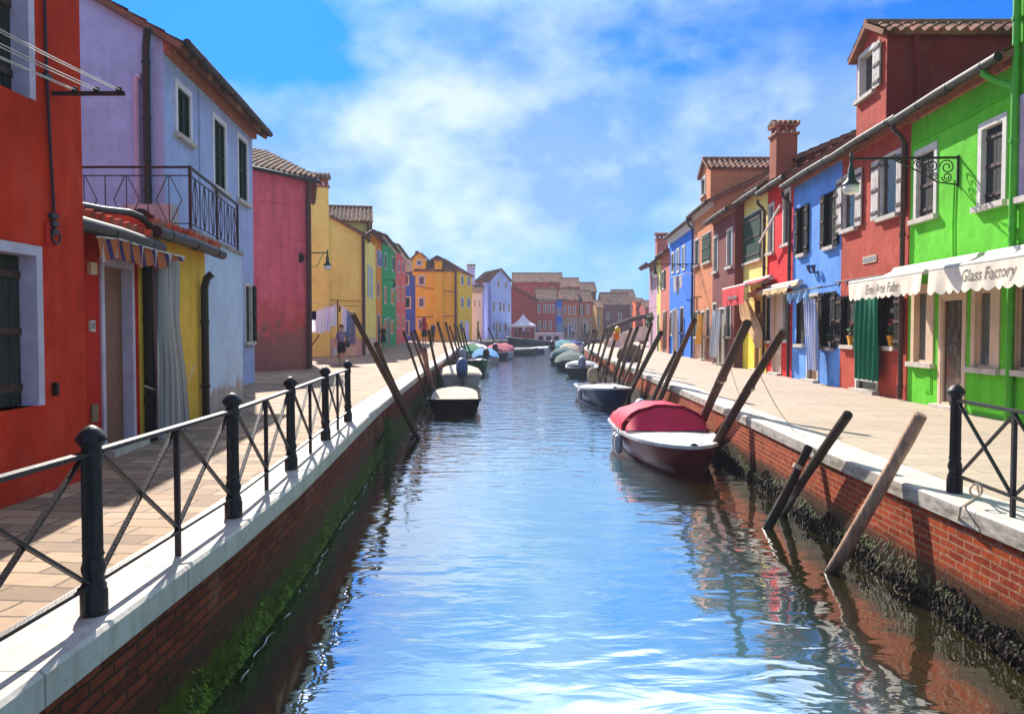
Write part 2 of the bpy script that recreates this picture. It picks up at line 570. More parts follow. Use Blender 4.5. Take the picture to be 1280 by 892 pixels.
def roof_hip(mb, poly, z1, h, ov=.3, seg=4, inset=.5):
    p = [Vector((q[0], q[1], z1)) for q in poly]
    c = sum(p, Vector()) / 4
    p = [q + (q - c).normalized() * ov for q in p]
    w = min((p[0] - p[3]).length, (p[0] - p[1]).length) * inset
    ln = (p[0] - p[1]).length >= (p[0] - p[3]).length
    if not ln: p = p[1:] + p[:1]
    d = (p[1] - p[0]).normalized()
    ra = (p[0] + p[3]) / 2 + d * w + Vector((0, 0, h)); rb = (p[1] + p[2]) / 2 - d * w + Vector((0, 0, h))
    tile_slab(mb, p[0], p[1], rb, ra, seg=seg); tile_slab(mb, p[2], p[3], ra, rb, seg=seg)
    tile_slab(mb, p[1], p[2], rb + Vector((0, 0, .001)), rb, seg=seg, wl=.21); tile_slab(mb, p[3], p[0], ra + Vector((0, 0, .001)), ra, seg=seg)

def house(label, poly, z1, mat, wins=(), roof=None, tiles=None, z0=-.6, gutter=None, name='house', pipes=(), cornice=None, gcol=None, ov=.3, seg=5, group=None):
    """poly runs clockwise seen from above, edge 0 the front; wins = (edge, xl, xr, yt, yb, options)"""
    base = rise(poly[0][1]) if poly[0][0] < 0 else 0.0
    root = thing(name, label, 'house', (poly[0][0], poly[0][1], base), group)
    fs = [Fac(poly[i], poly[(i + 1) % len(poly)]) for i in range(len(poly))]
    spec = []
    for e, xl, xr, yt, yb, o in wins:
        O = fs[e].rect(xl, xr, yt, yb)
        if o.get('ground') is not None: O[2] = base + o['ground']
        spec.append((e, O, {k: v for k, v in o.items() if k != 'ground'}))
    mb = MB()
    for i in range(len(poly)):
        wall_face(mb, poly[i], poly[(i + 1) % len(poly)], z0, z1, [O for e, O, o in spec if e == i and not o.get('far')])
    p3 = [Vector((q[0], q[1], z1)) for q in poly]
    if roof and roof[0] == 'gable':
        up = Vector((0, 0, roof[1]))
        mb.add([p3[1], p3[2], (p3[1] + p3[2]) / 2 + up], [(0, 1, 2)]); mb.add([p3[3], p3[0], (p3[3] + p3[0]) / 2 + up], [(0, 1, 2)])
    elif roof and roof[0] == 'lean':
        up = Vector((0, 0, roof[1]))
        mb.add([p3[1], p3[2], p3[2] + up], [(0, 1, 2)]); mb.add([p3[3], p3[0], p3[3] + up], [(0, 1, 2)])
        mb.add([p3[2], p3[3], p3[3] + up, p3[2] + up], [(0, 1, 2, 3)])
    else:
        mb.add(p3, [(0, 1, 2, 3)] if len(p3) == 4 else [tuple(range(len(p3)))])
    mb.build('wall', mat, root)
    for e, O, o in spec: window(root, fs[e], O, **o)
    if roof:
        rb = MB()
        if roof[0] == 'gable': roof_gable(rb, poly, z1, roof[1], ov, seg)
        elif roof[0] == 'lean': roof_lean(rb, poly, z1, roof[1], ov, seg)
        elif roof[0] == 'hip': roof_hip(rb, poly, z1, roof[1], ov, seg)
        rb.build('roof', tiles or TILES, root, smooth=50, recalc=False)
    f = fs[0]
    if cornice:
        c = MB(); h, pr, m = cornice
        c.fbox(f, 0.003, f.L - .003, z1 - h, z1 - h * .5, -.02, pr * .55); c.fbox(f, 0.003, f.L - .003, z1 - h * .5 + .001, z1 - .01, -.02, pr)
        c.build('cornice', m, root)
    if gutter:
        g = MB(); zz = z1 - .02 + (gutter if gutter is not True else 0) - .12
        pts = [f.P(-.1, ov + .03, zz), f.P(f.L / 2, ov + .03, zz + .02), f.P(f.L + .1, ov + .03, zz)]
        g.tube(pts, .075, 10)
        for i in range(int(f.L / 1.1) + 1):
            u = .3 + i * 1.1
            if u < f.L: g.tube([f.P(u, ov + .03, zz + .005), f.P(u + .022, ov + .03, zz + .005)], .082, 10)
        g.build('gutter', gcol or COPPERG, root, smooth=True)
    for pp in pipes:
        e, px, col, zt = pp[:4]
        u = fs[e].hit(px, 400)[0]
        g = MB(); f2 = fs[e]
        zb = base + .02 if len(pp) < 5 else pp[4]
        r = .05 if len(pp) < 6 else pp[5]
        g.tube([f2.P(u, ov, zt + .12), f2.P(u, ov, zt), f2.P(u, ov * .5, zt - .14), f2.P(u, r + .03, zt - .26), f2.P(u, r + .03, zb)], r, 9)
        zc = zt - .6
        while zc > zb + .2:
            g.tube([f2.P(u, r + .03, zc), f2.P(u, r + .03, zc + .05)], r + .014, 9); zc -= 1.5
        g.build('drainpipe', col, root, smooth=True)
    root['_fz'] = z1
    return root, fs

def chimney(root, x, y, z0, z1, w, d, mat, rz=0.0):
    mb = MB(); mb.box((x, y, (z0 + z1 - .45) / 2), w, d, z1 - .45 - z0, rz)
    ch = mb.build('chimney', mat, root)
    c = MB()
    c.box((x, y, z1 - .42), w + .12, d + .12, .07, rz)
    for a in (-.38, 0, .38):
        for b in (-.38, .38):
            c.box((x + a * w, y + b * d, z1 - .275), .1, .1, .22, rz)
    c.box((x, y, z1 - .13), w + .1, d + .1, .06, rz)
    t = MB(); z = z1 - .09
    tile_slab(t, (x - w / 2 - .06, y - d / 2 - .06, z), (x + w / 2 + .06, y - d / 2 - .06, z), (x + w / 2 + .06, y, z + .13), (x - w / 2 - .06, y, z + .13), seg=4, wl=.17)
    tile_slab(t, (x + w / 2 + .06, y + d / 2 + .06, z), (x - w / 2 - .06, y + d / 2 + .06, z), (x - w / 2 - .06, y, z + .13), (x + w / 2 + .06, y, z + .13), seg=4, wl=.17)
    cp = c.build('chimney_cap', CORNICE, ch)
    t.build('cap_tiles', TILES, ch, recalc=False)
    return ch
# ------------------------------------------------------------------ camera, light, sky
cam = D.cameras.new('camera'); co = D.objects.new('camera', cam); COL.objects.link(co)
cam.lens = 36 * FPX / 1280.0; cam.sensor_width = 36; cam.clip_end = 6000; cam.clip_start = .05
co.location = (0, 0, EYE); co.rotation_euler = (math.pi / 2 - PITCH, 0, 0)
SC.camera = co
SUN_AZ, SUN_EL = R(-18), R(37)      # azimuth from +Y, negative to the left
sun = D.lights.new('sun', 'SUN'); sun.energy = 4.6; sun.angle = R(.5); sun.color = (1, .93, .82)
so = D.objects.new('sun', sun); COL.objects.link(so)
sd = Vector((math.sin(SUN_AZ) * math.cos(SUN_EL), math.cos(SUN_AZ) * math.cos(SUN_EL), math.sin(SUN_EL)))
so.rotation_euler = sd.to_track_quat('Z', 'Y').to_euler(); so.location = sd * 50
SC.view_settings.view_transform = 'Standard'; SC.view_settings.look = 'None'
SC.view_settings.exposure = 1.0; SC.view_settings.gamma = 1
SC.cycles.max_bounces = 6; SC.cycles.diffuse_bounces = 3; SC.cycles.glossy_bounces = 3; SC.cycles.transmission_bounces = 3
SC.cycles.caustics_reflective = False; SC.cycles.caustics_refractive = False
SC.cycles.sample_clamp_indirect = 4
try: SC.cycles.use_denoising = True
except Exception: pass

wd = D.worlds.new('World'); SC.world = wd; wd.use_nodes = True
wt = wd.node_tree; wn = wt.nodes; wl_ = wt.links
bg = wn['Background']; bg.inputs['Strength'].default_value = .1
sky = wn.new('ShaderNodeTexSky'); sky.sky_type = 'NISHITA'; sky.sun_disc = False
sky.sun_elevation = SUN_EL; sky.sun_rotation = SUN_AZ % (2 * math.pi); sky.air_density = 1.0; sky.dust_density = .4; sky.ozone_density = 3.0
tc = wn.new('ShaderNodeTexCoord'); sep = wn.new('ShaderNodeSeparateXYZ'); wl_.new(tc.outputs['Generated'], sep.inputs[0])
def wmath(op, a, b=0.0, clamp=False):
    k = wn.new('ShaderNodeMath'); k.operation = op; k.use_clamp = clamp
    for v, i in ((a, 0), (b, 1)):
        if hasattr(v, 'is_linked'): wl_.new(v, k.inputs[i])
        else: k.inputs[i].default_value = v
    return k.outputs[0]
def wramp(f, st):
    k = wn.new('ShaderNodeValToRGB'); e = k.color_ramp.elements
    while len(e) < len(st): e.new(.5)
    for q, (p, c) in zip(e, st):
        q.position = p; q.color = c if isinstance(c, tuple) else (c, c, c, 1)
    wl_.new(f, k.inputs[0]); return k.outputs[0]
def wmix(f, a, b, bl='MIX'):
    k = wn.new('ShaderNodeMix'); k.data_type = 'RGBA'; k.blend_type = bl
    for v, i in ((f, 0), (a, 6), (b, 7)):
        if hasattr(v, 'is_linked'): wl_.new(v, k.inputs[i])
        else: k.inputs[i].default_value = v
    return k.outputs[2]
def wnoise(scale, sc, loc, det=8, rough=.6, dist=.0):
    m = wn.new('ShaderNodeMapping'); m.inputs['Scale'].default_value = sc; m.inputs['Location'].default_value = loc
    wl_.new(tc.outputs['Generated'], m.inputs[0])
    k = wn.new('ShaderNodeTexNoise'); k.inputs['Scale'].default_value = scale; k.inputs['Detail'].default_value = det
    k.inputs['Roughness'].default_value = rough; k.inputs['Distortion'].default_value = dist
    wl_.new(m.outputs[0], k.inputs['Vector']); return k.outputs['Fac']
el = sep.outputs[2]
SKY_TINT = (.06, .35, .86, 1)
base = wmix(1.0, sky.outputs[0], SKY_TINT, 'MULTIPLY')
# paler towards the horizon, banks of soft cumulus in the middle of the sky, thin streaks higher up
n1 = wnoise(2.7, (1, 1, 1.45), (1.9, .12, .45), 10, .52, .15)
n2 = wnoise(6.5, (1, 1, 1.5), (.2, 1.1, 0), 8, .55)
bank = wramp(el, [(0, .62), (.06, .84), (.14, 1.15), (.2, 1.05), (.25, .72), (.30, .2), (.34, .05), (.40, .45), (.5, .85), (.8, .5)])
dens = wmath('ADD', wmath('MULTIPLY', n1, .86), wmath('MULTIPLY', n2, .14))
m1 = wramp(wmath('ADD', dens, wmath('MULTIPLY', wmath('SUBTRACT', bank, .5), .27)), [(.44, 0.0), (.53, .55), (.63, .92)])
shade = wramp(n2, [(.38, (1.7, 2.7, 4.0, 1)), (.50, (3.0, 3.9, 4.9, 1)), (.60, (4.3, 4.9, 5.5, 1))])
back = wramp(wmath('ADD', wmath('MULTIPLY', sep.outputs[1], -.5), .5), [(.45, 1.1), (.75, 1.35)])   # unseen clouds behind the viewer brightened as added fill light
shade = wmix(1.0, shade, back, 'MULTIPLY')
glare = wramp(el, [(.36, 1.0), (.46, 2.5), (.7, 2.4), (1, 1.2)])                                                                  # added brightness in unseen high cloud, to whiten its reflection in the water
glare = wmix(wramp(sep.outputs[1], [(.1, 0.0), (.45, 1.0)]), (1, 1, 1, 1), glare)
shade = wmix(1.0, shade, glare, 'MULTIPLY')
cl = wmix(wmath('MULTIPLY', m1, .9), base, shade)
wl_.new(cl, bg.inputs['Color'])

# ------------------------------------------------------------------ quays, pavements, water
LQ = [(-1.94, -12), (-1.94, 0), (-1.94, 5.5), (-2.0, 7.3), (-2.1, 9), (-2.27, 11.6), (-2.48, 15), (-2.66, 19), (-2.9, 25), (-3.1, 32), (-3.3, 40), (-3.5, 48), (-3.6, 55), (-3.5, 68), (-2.6, 80), (.5, 90), (6, 100), (16, 112), (60, 135)]
RQ = [(3.62, -12), (3.62, 0), (3.6, 6), (3.62, 8.5), (3.7, 10.5), (3.84, 13.3), (3.98, 17.4), (4.23, 25.7), (4.42, 31), (4.6, 36), (4.8, 42), (5.0, 49), (5.6, 62), (7.5, 78), (13, 92), (25, 104), (60, 118)]

def offs(pl, d):
    out = []
    for i, p in enumerate(pl):
        a = Vector(pl[max(i - 1, 0)]); b = Vector(pl[min(i + 1, len(pl) - 1)])
        t = (b - a).normalized(); n = Vector((-t.y, t.x))
        out.append((p[0] + n.x * d, p[1] + n.y * d))
    return out

def resample(pl, st):
    out = [pl[0]]
    for a, b in zip(pl, pl[1:]):
        L = math.dist(a, b); n = max(1, round(L / st)) if a[1] < 45 else 1
        for i in range(1, n + 1): out.append((lerp(a[0], b[0], i / n), lerp(a[1], b[1], i / n)))
    return out

def qx(pl, Y):
    for a, b in zip(pl, pl[1:]):
        if a[1] <= Y <= b[1]: return lerp(a[0], b[0], (Y - a[1]) / (b[1] - a[1]))
    return pl[-1][0]

def pave_mat(name, rgb, sx, sy, var, rot, mortar, warm):
    t = NT(name); geo = t.n('ShaderNodeNewGeometry').outputs['Position']
    m = t.n('ShaderNodeMapping'); m.inputs['Rotation'].default_value = (0, 0, rot); t.l(geo, m.inputs[0])
    br = t.n('ShaderNodeTexBrick'); br.offset = .5; br.squash = 1
    wob = t.n('ShaderNodeTexNoise'); wob.inputs['Scale'].default_value = 1.7; wob.inputs['Detail'].default_value = 3; t.l(geo, wob.inputs['Vector'])
    sc_ = t.n('ShaderNodeVectorMath', _operation='SCALE'); sc_.inputs['Scale'].default_value = .09; t.l(wob.outputs['Color'], sc_.inputs[0])
    ad = t.n('ShaderNodeVectorMath', _operation='ADD'); t.l(m.outputs[0], ad.inputs[0]); t.l(sc_.outputs[0], ad.inputs[1])
    t.l(ad.outputs[0], br.inputs['Vector'])
    c = lin(rgb)
    br.inputs['Color1'].default_value = mul(c, 1 + var); br.inputs['Color2'].default_value = mul(c, 1 - var * 1.3); br.inputs['Mortar'].default_value = mul(c, mortar)
    br.inputs['Scale'].default_value = 1; br.inputs['Mortar Size'].default_value = .012; br.inputs['Mortar Smooth'].default_value = .3
    br.inputs['Bias'].default_value = .1; br.inputs['Brick Width'].default_value = sx; br.inputs['Row Height'].default_value = sy
    v = t.pos(); col = br.outputs['Color']
    n1 = t.noise(v, 1.1, 6, .65)
    col = t.mix(t.math('MULTIPLY', t.ramp(n1, [(.4, 0.0), (.7, 1.0)]), .5), col, lin(warm))
    n2 = t.noise(v, 9, 6, .7)
    col = t.mix(t.math('MULTIPLY', t.ramp(n2, [(.5, 0.0), (.72, 1.0)]), .45), col, mul(c, .5))
    nb = t.bump(br.outputs['Fac'], -.6, .012); nb = t.bump(n2, .35, .012, nb); nb = t.bump(t.noise(v, 50, 3), .3, .006, nb)
    return t.done(col, .8, nb, spec=.3)

PAVL = pave_mat('worn_trachyte_paving', (164, 136, 110), .46, .22, .36, R(4), .16, (172, 132, 92))
PAVR = pave_mat('pale_trachyte_paving', (178, 160, 142), 1.1, .42, .07, R(2), .55, (186, 164, 138))
SANDG = plain('dusty_ground', (150, 136, 120), .9, .15, .5, .2)

def pavement(pl, side, mat):
    inner = offs(resample(pl, 3.0), .4 * side)
    mb = MB(); rows = []
    for p in inner:
        z = rise(p[1]) if side > 0 else 0.0
        rows.append([Vector((p[0], p[1], z))] + [Vector((p[0] - side * d, p[1], z)) for d in (3, 8, 20, 600)])
    for a, b in zip(rows, rows[1:]):
        for k in range(4): mb.quad(a[k], a[k + 1], b[k + 1], b[k])
    o = mb.build('pavement', mat, loc=(inner[0][0], inner[0][1], 0))
    return tag(o, kind='structure')
tag(pavement(LQ, 1, PAVL), 'warm worn stone paving of the left quay, laid in cross courses', 'pavement')
tag(pavement(RQ, -1, PAVR), 'pale smooth stone paving of the right quay', 'pavement')
mb = MB(); mb.quad((-3000, 134.9, .02), (3000, 117, .02), (3000, 5000, .02), (-3000, 5000, .02))
tag(mb.build('ground', SANDG, loc=(0, 135, 0)), 'dusty flat ground beyond the end of the canal', 'ground', kind='structure')

def brick_mat(name, green, rgb1, rgb2, mort):
    t = NT(name); u = t.pos((1, 1, 1), 'uv'); z = t.z(); v = t.pos()
    br = t.n('ShaderNodeTexBrick'); br.offset = .5; wo = t.n('ShaderNodeTexNoise'); wo.inputs['Scale'].default_value = 5; t.l(v, wo.inputs['Vector']); ws = t.n('ShaderNodeVectorMath', _operation='SCALE'); ws.inputs['Scale'].default_value = .022; t.l(wo.outputs['Color'], ws.inputs[0]); wa = t.n('ShaderNodeVectorMath', _operation='ADD'); t.l(u, wa.inputs[0]); t.l(ws.outputs[0], wa.inputs[1]); t.l(wa.outputs[0], br.inputs['Vector'])
    br.inputs['Scale'].default_value = 1; br.inputs['Brick Width'].default_value = .235; br.inputs['Row Height'].default_value = .066
    br.inputs['Mortar Size'].default_value = .0085; br.inputs['Mortar Smooth'].default_value = .2; br.inputs['Bias'].default_value = -.1
    br.inputs['Color1'].default_value = lin(rgb1); br.inputs['Color2'].default_value = lin(rgb2); br.inputs['Mortar'].default_value = lin(mort)
    n1 = t.noise(v, 2.0, 6, .65); n2 = t.noise(v, 11, 5, .65)
    col = t.mix(t.math('MULTIPLY', t.ramp(n2, [(.45, 0.0), (.7, 1.0)]), .5), br.outputs['Color'], mul(lin(rgb2), .5))
    zz = t.math('ADD', z, t.math('MULTIPLY', t.math('SUBTRACT', n1, .5), .22))
    silt = t.ramp(n2, [(.3, lin((32, 29, 20))), (.7, lin((66, 58, 42)))])
    col = t.mix(t.math('MULTIPLY', t.math('SUBTRACT', 1.0, t.step(zz, green[0], green[0] + .16)), green[4]), col, silt)
    alg = t.ramp(n2, [(.3, lin(green[2])), (.7, lin(green[3]))])
    col = t.mix(t.math('SUBTRACT', 1.0, t.step(zz, green[1], green[1] + .14)), col, alg)
    rough = t.ramp(t.step(zz, green[0], green[0] + .2), [(0, .8), (1, .92)])
    bloom = t.math('MULTIPLY', t.ramp(t.noise(v, 1.3, 8, .7), [(.54, 0.0), (.66, 1.0)]), t.step(zz, green[0], green[0] + .3))
    col = t.mix(t.math('MULTIPLY', bloom, .38), col, lin((176, 152, 136)))
    nb = t.bump(br.outputs['Fac'], -.9, .014); nb = t.bump(n2, .5, .02, nb); nb = t.bump(t.noise(v, 45, 3), .4, .008, nb)
    return t.done(col, rough, nb, spec=.08)
BRL = brick_mat('left_quay_brick', (-.56, -.78, (30, 40, 10), (78, 100, 18), .72), (146, 70, 46), (100, 50, 38), (58, 46, 40))
BRR = brick_mat('right_quay_brick', (-.66, -.80, (24, 20, 15), (54, 45, 28), .88), (182, 80, 46), (140, 56, 36), (170, 130, 104))
t = NT('pale_coping_stone'); v = t.pos(); u = t.pos((1, 1, 1), 'uv'); c = lin((206, 196, 186))
n1 = t.noise(v, 2.2, 6, .65); n2 = t.noise(v, 14, 6, .7)
col = t.ramp(n1, [(.25, mul(c, .78)), (.7, mul(c, 1.08))])
sx = t.n('ShaderNodeSeparateXYZ'); t.l(u, sx.inputs[0])
fr = t.math('FRACT', t.math('DIVIDE', sx.outputs[0], 1.45))
jt = t.math('LESS_THAN', t.math('ABSOLUTE', t.math('SUBTRACT', fr, .5)), .005)
col = t.mix(t.math('MULTIPLY', jt, .75), col, mul(c, .25))
zz = t.z()
sxg = t.n('ShaderNodeSeparateXYZ'); t.l(t.n('ShaderNodeNewGeometry').outputs['Position'], sxg.inputs[0])
grime = t.math('MULTIPLY', t.step(sxg.outputs[0], -1, 2), t.math('MULTIPLY', t.math('SUBTRACT', 1.0, t.step(zz, -.06, .0)), t.ramp(t.noise(t.pos((1.2, 1.2, 5)), 3, 6, .7), [(.42, 0.0), (.62, 1.0)])))
col = t.mix(t.math('MULTIPLY', grime, .8), col, lin((96, 88, 66)))
col = t.mix(t.math('MULTIPLY', t.ramp(n2, [(.5, 0.0), (.72, 1.0)]), .5), col, mul(c, .5))
vs_ = t.ramp(t.noise(t.pos((4, 4, .8)), 3, 6, .7), [(.5, 0.0), (.66, 1.0)])
col = t.mix(t.math('MULTIPLY', vs_, .35), col, lin((150, 132, 118)))
nb = t.bump(jt, -.6, .01); nb = t.bump(n2, .35, .01, nb)
COPE = t.done(col, .75, nb, spec=.3)

def quay(pl, side, brick, label, curb):
    pl = resample(pl, 1.0)
    root = thing('quay_wall', label, 'quay wall', (pl[0][0], pl[0][1], WATER))
    mb = MB(); s = 0
    out = offs(pl, -.03 * side); inn = offs(pl, .42 * side); und = offs(pl, .0)
    zt = lambda p: (rise(p[1]) if side > 0 else 0.0) + .006
    for i in range(len(pl) - 1):
        L = math.dist(pl[i], pl[i + 1])
        za, zb = zt(pl[i]) - .15, zt(pl[i + 1]) - .15
        a, b = und[i], und[i + 1]
        mb.quad((a[0], a[1], -2.2), (b[0], b[1], -2.2), (b[0], b[1], zb), (a[0], a[1], za), 0, [(s, -2.2), (s + L, -2.2), (s + L, zb), (s, za)])
        s += L
    mb.build('brick_face', brick, root, recalc=False)
    m2 = MB(); s = 0
    for i in range(len(pl) - 1):
        L = math.dist(pl[i], pl[i + 1]); za, zb = zt(pl[i]), zt(pl[i + 1]); e = .018
        oa, ob, ia, ib = out[i], out[i + 1], inn[i], inn[i + 1]
        oa2 = lerp(Vector(oa), Vector(ia), e / .45); ob2 = lerp(Vector(ob), Vector(ib), e / .45)
        uv = [(s, 0), (s + L, 0), (s + L, .2), (s, .2)]
        q = lambda p, z: Vector((p[0], p[1], z))
        m2.quad(q(oa, za - .152), q(ob, zb - .152), q(ob, zb - e), q(oa, za - e), 0, uv)
        m2.quad(q(oa, za - e), q(ob, zb - e), q(ob2, zb), q(oa2, za), 0, uv)
        m2.quad(q(oa2, za), q(ob2, zb), q(ib, zb), q(ia, za), 0, uv)
        m2.quad(q(ia, za - .152), q(ib, zb - .152), q(ob, zb - .152), q(oa, za - .152), 0, uv)
        m2.quad(q(ia, za), q(ib, zb), q(ib, zb - .152), q(ia, za - .152), 0, uv)
        s += L
    m2.build('coping', COPE, root, recalc=True)
    return root
quay(LQ, 1, BRL, 'brick quay wall on the left bank, green with algae under pale coping', 1)
quay(RQ, -1, BRR, 'brick quay wall on the right bank with dark mussel crust at its foot', 1)

# water
t = NT('canal_water')
geo = t.n('ShaderNodeNewGeometry').outputs['Position']
def wpos(sx, sy, rz):
    m = t.n('ShaderNodeMapping'); m.inputs['Scale'].default_value = (sx, sy, 1); m.inputs['Rotation'].default_value = (0, 0, rz); t.l(geo, m.inputs[0]); return m.outputs[0]
sepp = t.n('ShaderNodeSeparateXYZ'); t.l(geo, sepp.inputs[0])
yy = sepp.outputs[1]
w1 = t.noise(wpos(.55, 1.25, R(8)), 1.0, 2, .45, .6)      # long swell
w2 = t.noise(wpos(1.5, 3.4, R(-12)), 1.0, 3, .5, .5)
w4 = t.noise(wpos(1.3, 2.1, R(28)), 1.0, 1, .4, .9)      # lazy wobble close by      # ripples
w3 = t.noise(wpos(5, 9, R(20)), 1.0, 2, .5)
farw = t.step(yy, 9, 22)
amp2 = t.math('ADD', .0075, t.math('MULTIPLY', farw, .030))
h = t.math('ADD', t.math('MULTIPLY', w1, .012), t.math('MULTIPLY', w2, amp2))
h = t.math('ADD', h, t.math('MULTIPLY', w4, t.math('MULTIPLY', t.math('SUBTRACT', 1.0, t.step(yy, 8, 20)), .010)))
h = t.math('ADD', h, t.math('MULTIPLY', w3, t.math('ADD', .0003, t.math('MULTIPLY', farw, .0026))))
bp = t.n('ShaderNodeBump'); bp.inputs['Strength'].default_value = 1; bp.inputs['Distance'].default_value = 1; t.l(h, bp.inputs['Height'])
gl = t.n('ShaderNodeBsdfGlossy'); gl.inputs['Roughness'].default_value = .015; gl.inputs['Color'].default_value = (1, 1, 1, 1); t.l(bp.outputs[0], gl.inputs['Normal'])
df = t.n('ShaderNodeBsdfDiffuse')
murk = t.ramp(t.noise(geo, .7, 4), [(.3, lin((32, 31, 15))), (.7, lin((52, 48, 24)))]); xx = sepp.outputs[0]      # silt-brown shallows by the walls, bright reflection painted in as blue-green along mid-channel
deep = t.math('MULTIPLY', t.step(xx, -1.7, -.1), t.math('SUBTRACT', 1.0, t.step(xx, 1.2, 2.9)))  # mask for the reflection brightness painted along mid-channel
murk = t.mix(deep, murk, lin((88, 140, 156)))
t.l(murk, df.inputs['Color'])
fr = t.n('ShaderNodeFresnel'); fr.inputs['IOR'].default_value = 1.8; t.l(bp.outputs[0], fr.inputs['Normal'])
fac = t.math('ADD', t.math('MULTIPLY', fr.outputs[0], 1.15), .31, True)
mx = t.n('ShaderNodeMixShader'); t.l(fac, mx.inputs[0]); t.l(df.outputs[0], mx.inputs[1]); t.l(gl.outputs[0], mx.inputs[2])
t.l(mx.outputs[0], t.out.inputs['Surface'])
t.N.remove(t.b)
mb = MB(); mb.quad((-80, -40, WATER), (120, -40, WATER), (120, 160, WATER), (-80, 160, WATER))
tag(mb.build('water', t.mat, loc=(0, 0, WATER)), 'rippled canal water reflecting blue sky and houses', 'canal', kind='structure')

# ------------------------------------------------------------------ iron railings
POSTH = .94
def post_mesh(mb, c):
    c = Vector(c)
    mb.lathe([(.062, 0), (.064, .02), (.064, .12), (.057, .135), (.060, .15), (.05, .165), (.046, .19), (.055, .215), (.058, .235), (.05, .265), (.044, .285), (.052, .30), (.046, .318), (.044, .33)], c, 20)
    mb.lathe([(.044, .33), (.045, .34), (.043, .74), (.045, .75)], c, 24, flute=(.335, .745, .86))
    mb.lathe([(.045, .75), (.053, .765), (.053, .785), (.046, .80), (.047, .83), (.060, .845), (.067, .862), (.066, .885), (.05, .908), (.036, .920), (.022, .930), (.006, POSTH - .004)], c, 20)
    for k in range(16):
        a = 2 * math.pi * k / 16
        mb.blob(c + Vector((.064 * math.cos(a), .064 * math.sin(a), .868)), .011, .011, .011, 0, 5, 3)

def railing(pts, label, zb=0.0):
    root = thing('iron_railing', label, 'railing', (pts[0][0], pts[0][1], zb))
    m0 = MB(); post_mesh(m0, (pts[0][0], pts[0][1], zb))
    p0 = m0.build('railing_post', IRON, root, smooth=32)
    for q in pts[1:]:
        c = p0.copy(); COL.objects.link(c); c.parent = root
        c.location = Vector((q[0] - pts[0][0], q[1] - pts[0][1], 0))
    for a, b in zip(pts, pts[1:]):
        A, B = Vector((a[0], a[1], zb)), Vector((b[0], b[1], zb)); t_ = (B - A).normalized()
        A2, B2 = A + t_ * .06, B - t_ * .06; M = (A + B) / 2
        Z = lambda p, z: p + Vector((0, 0, z))
        zt, zl = .80, .16
        r = MB(); r.bar(Z(A2, zt), Z(B2, zt), .05, .022); r.build('top_rail', IRON, root)
        r = MB(); r.bar(Z(A2, zl), Z(B2, zl), .035, .018); r.build('bottom_rail', IRON, root)
        r = MB(); r.bar(Z(M, 0), Z(M, zt - .011), .03, .03); r.build('upright', IRON, root)
        for e in (A2 + t_ * .012, B2 - t_ * .012):
            r = MB(); r.bar(Z(e, .02), Z(e, zt - .012), .012, .034); r.build('upright', IRON, root)
        r = MB(); nn = Vector((-t_.y, t_.x, 0)) * .009
        for p, q in ((A2, M), (M, B2)):
            r.bar(Z(p, zl + .01) + nn, Z(q, zt - .012) + nn, .014, .026, up=(t_.y, -t_.x, 0))
            r.bar(Z(p, zt - .012) - nn, Z(q, zl + .01) - nn, .014, .026, up=(t_.y, -t_.x, 0))
        r.build('cross_brace', IRON, root)
    return root
lp = [G(118, 768), G(292, 647), G(364, 587), G(407, 550), G(435, 527)]
lp = [Vector((-2.09, lp[0].y - 2.0, 0))] + lp
railing(lp, 'long dark iron railing on the left quay coping with five fluted posts')
rp = [G(1193, 616)]; rp.append(rp[0] + Vector((-.14, -1.82, 0)))
railing(rp, 'short dark iron railing on the right quay coping, one fluted end post showing')
# ------------------------------------------------------------------ right bank houses
def rY(x, off=0.0): return (7 - off) / ((x - CX) / FPX - .05)
def rX(Y, off=0.0): return 7 - off + .05 * Y
def rpoly(xn, xf, off=0.0, depth=7.5, Yn=None, Yf=None):
    a = Yn if Yn is not None else rY(xn, off); b = Yf if Yf is not None else rY(xf, off)
    return [(rX(a, off), a), (rX(b, off), b), (rX(b, off) + depth, b), (rX(a, off) + depth, a)]
GREEN = stucco('lime_green_render', (94, 192, 40), worn=.08, streak=.4, var=.24)
GREEN2 = stucco('lime_green_render_next_door', (88, 184, 34), worn=.05, streak=.35, var=.2)
REDBR = stucco('red_brown_render', (178, 74, 58), worn=.2, streak=.5, var=.32, grain=1.6)
BLUE = stucco('sky_blue_render', (98, 152, 226), worn=.15, var=.28, streak=.5)
RED = stucco('scarlet_render', (214, 34, 40), worn=.15, streak=.25)
YEL = stucco('two_tone_yellow_render', (238, 216, 126), ((240, 210, 14), 1.95), worn=.0, streak=.15, var=.1)
MAR = stucco('maroon_render', (122, 62, 60), ((104, 86, 80), .95, .05), worn=.2)
ORG = stucco('peach_orange_render', (206, 128, 86), ((96, 74, 66), 1.0, .05), worn=.2)
BROWNG = stucco('brown_gable_render', (150, 74, 52), worn=0)
BLUE2 = stucco('azure_render', (42, 120, 226), worn=.1)
PINK2 = stucco('salmon_render', (206, 116, 100), worn=.15)
LEMON = stucco('faded_lemon_render', (226, 214, 118), worn=.15)
LILAC = stucco('lilac_pink_render', (196, 150, 176), worn=.1)
GREENPIPE = plain('green_painted_pipe', (70, 168, 22), .45, .1)
o = dict
cw = dict(fc=CREAM, fw=.13)
gp = rpoly(1264, 1135)
shopglass = None
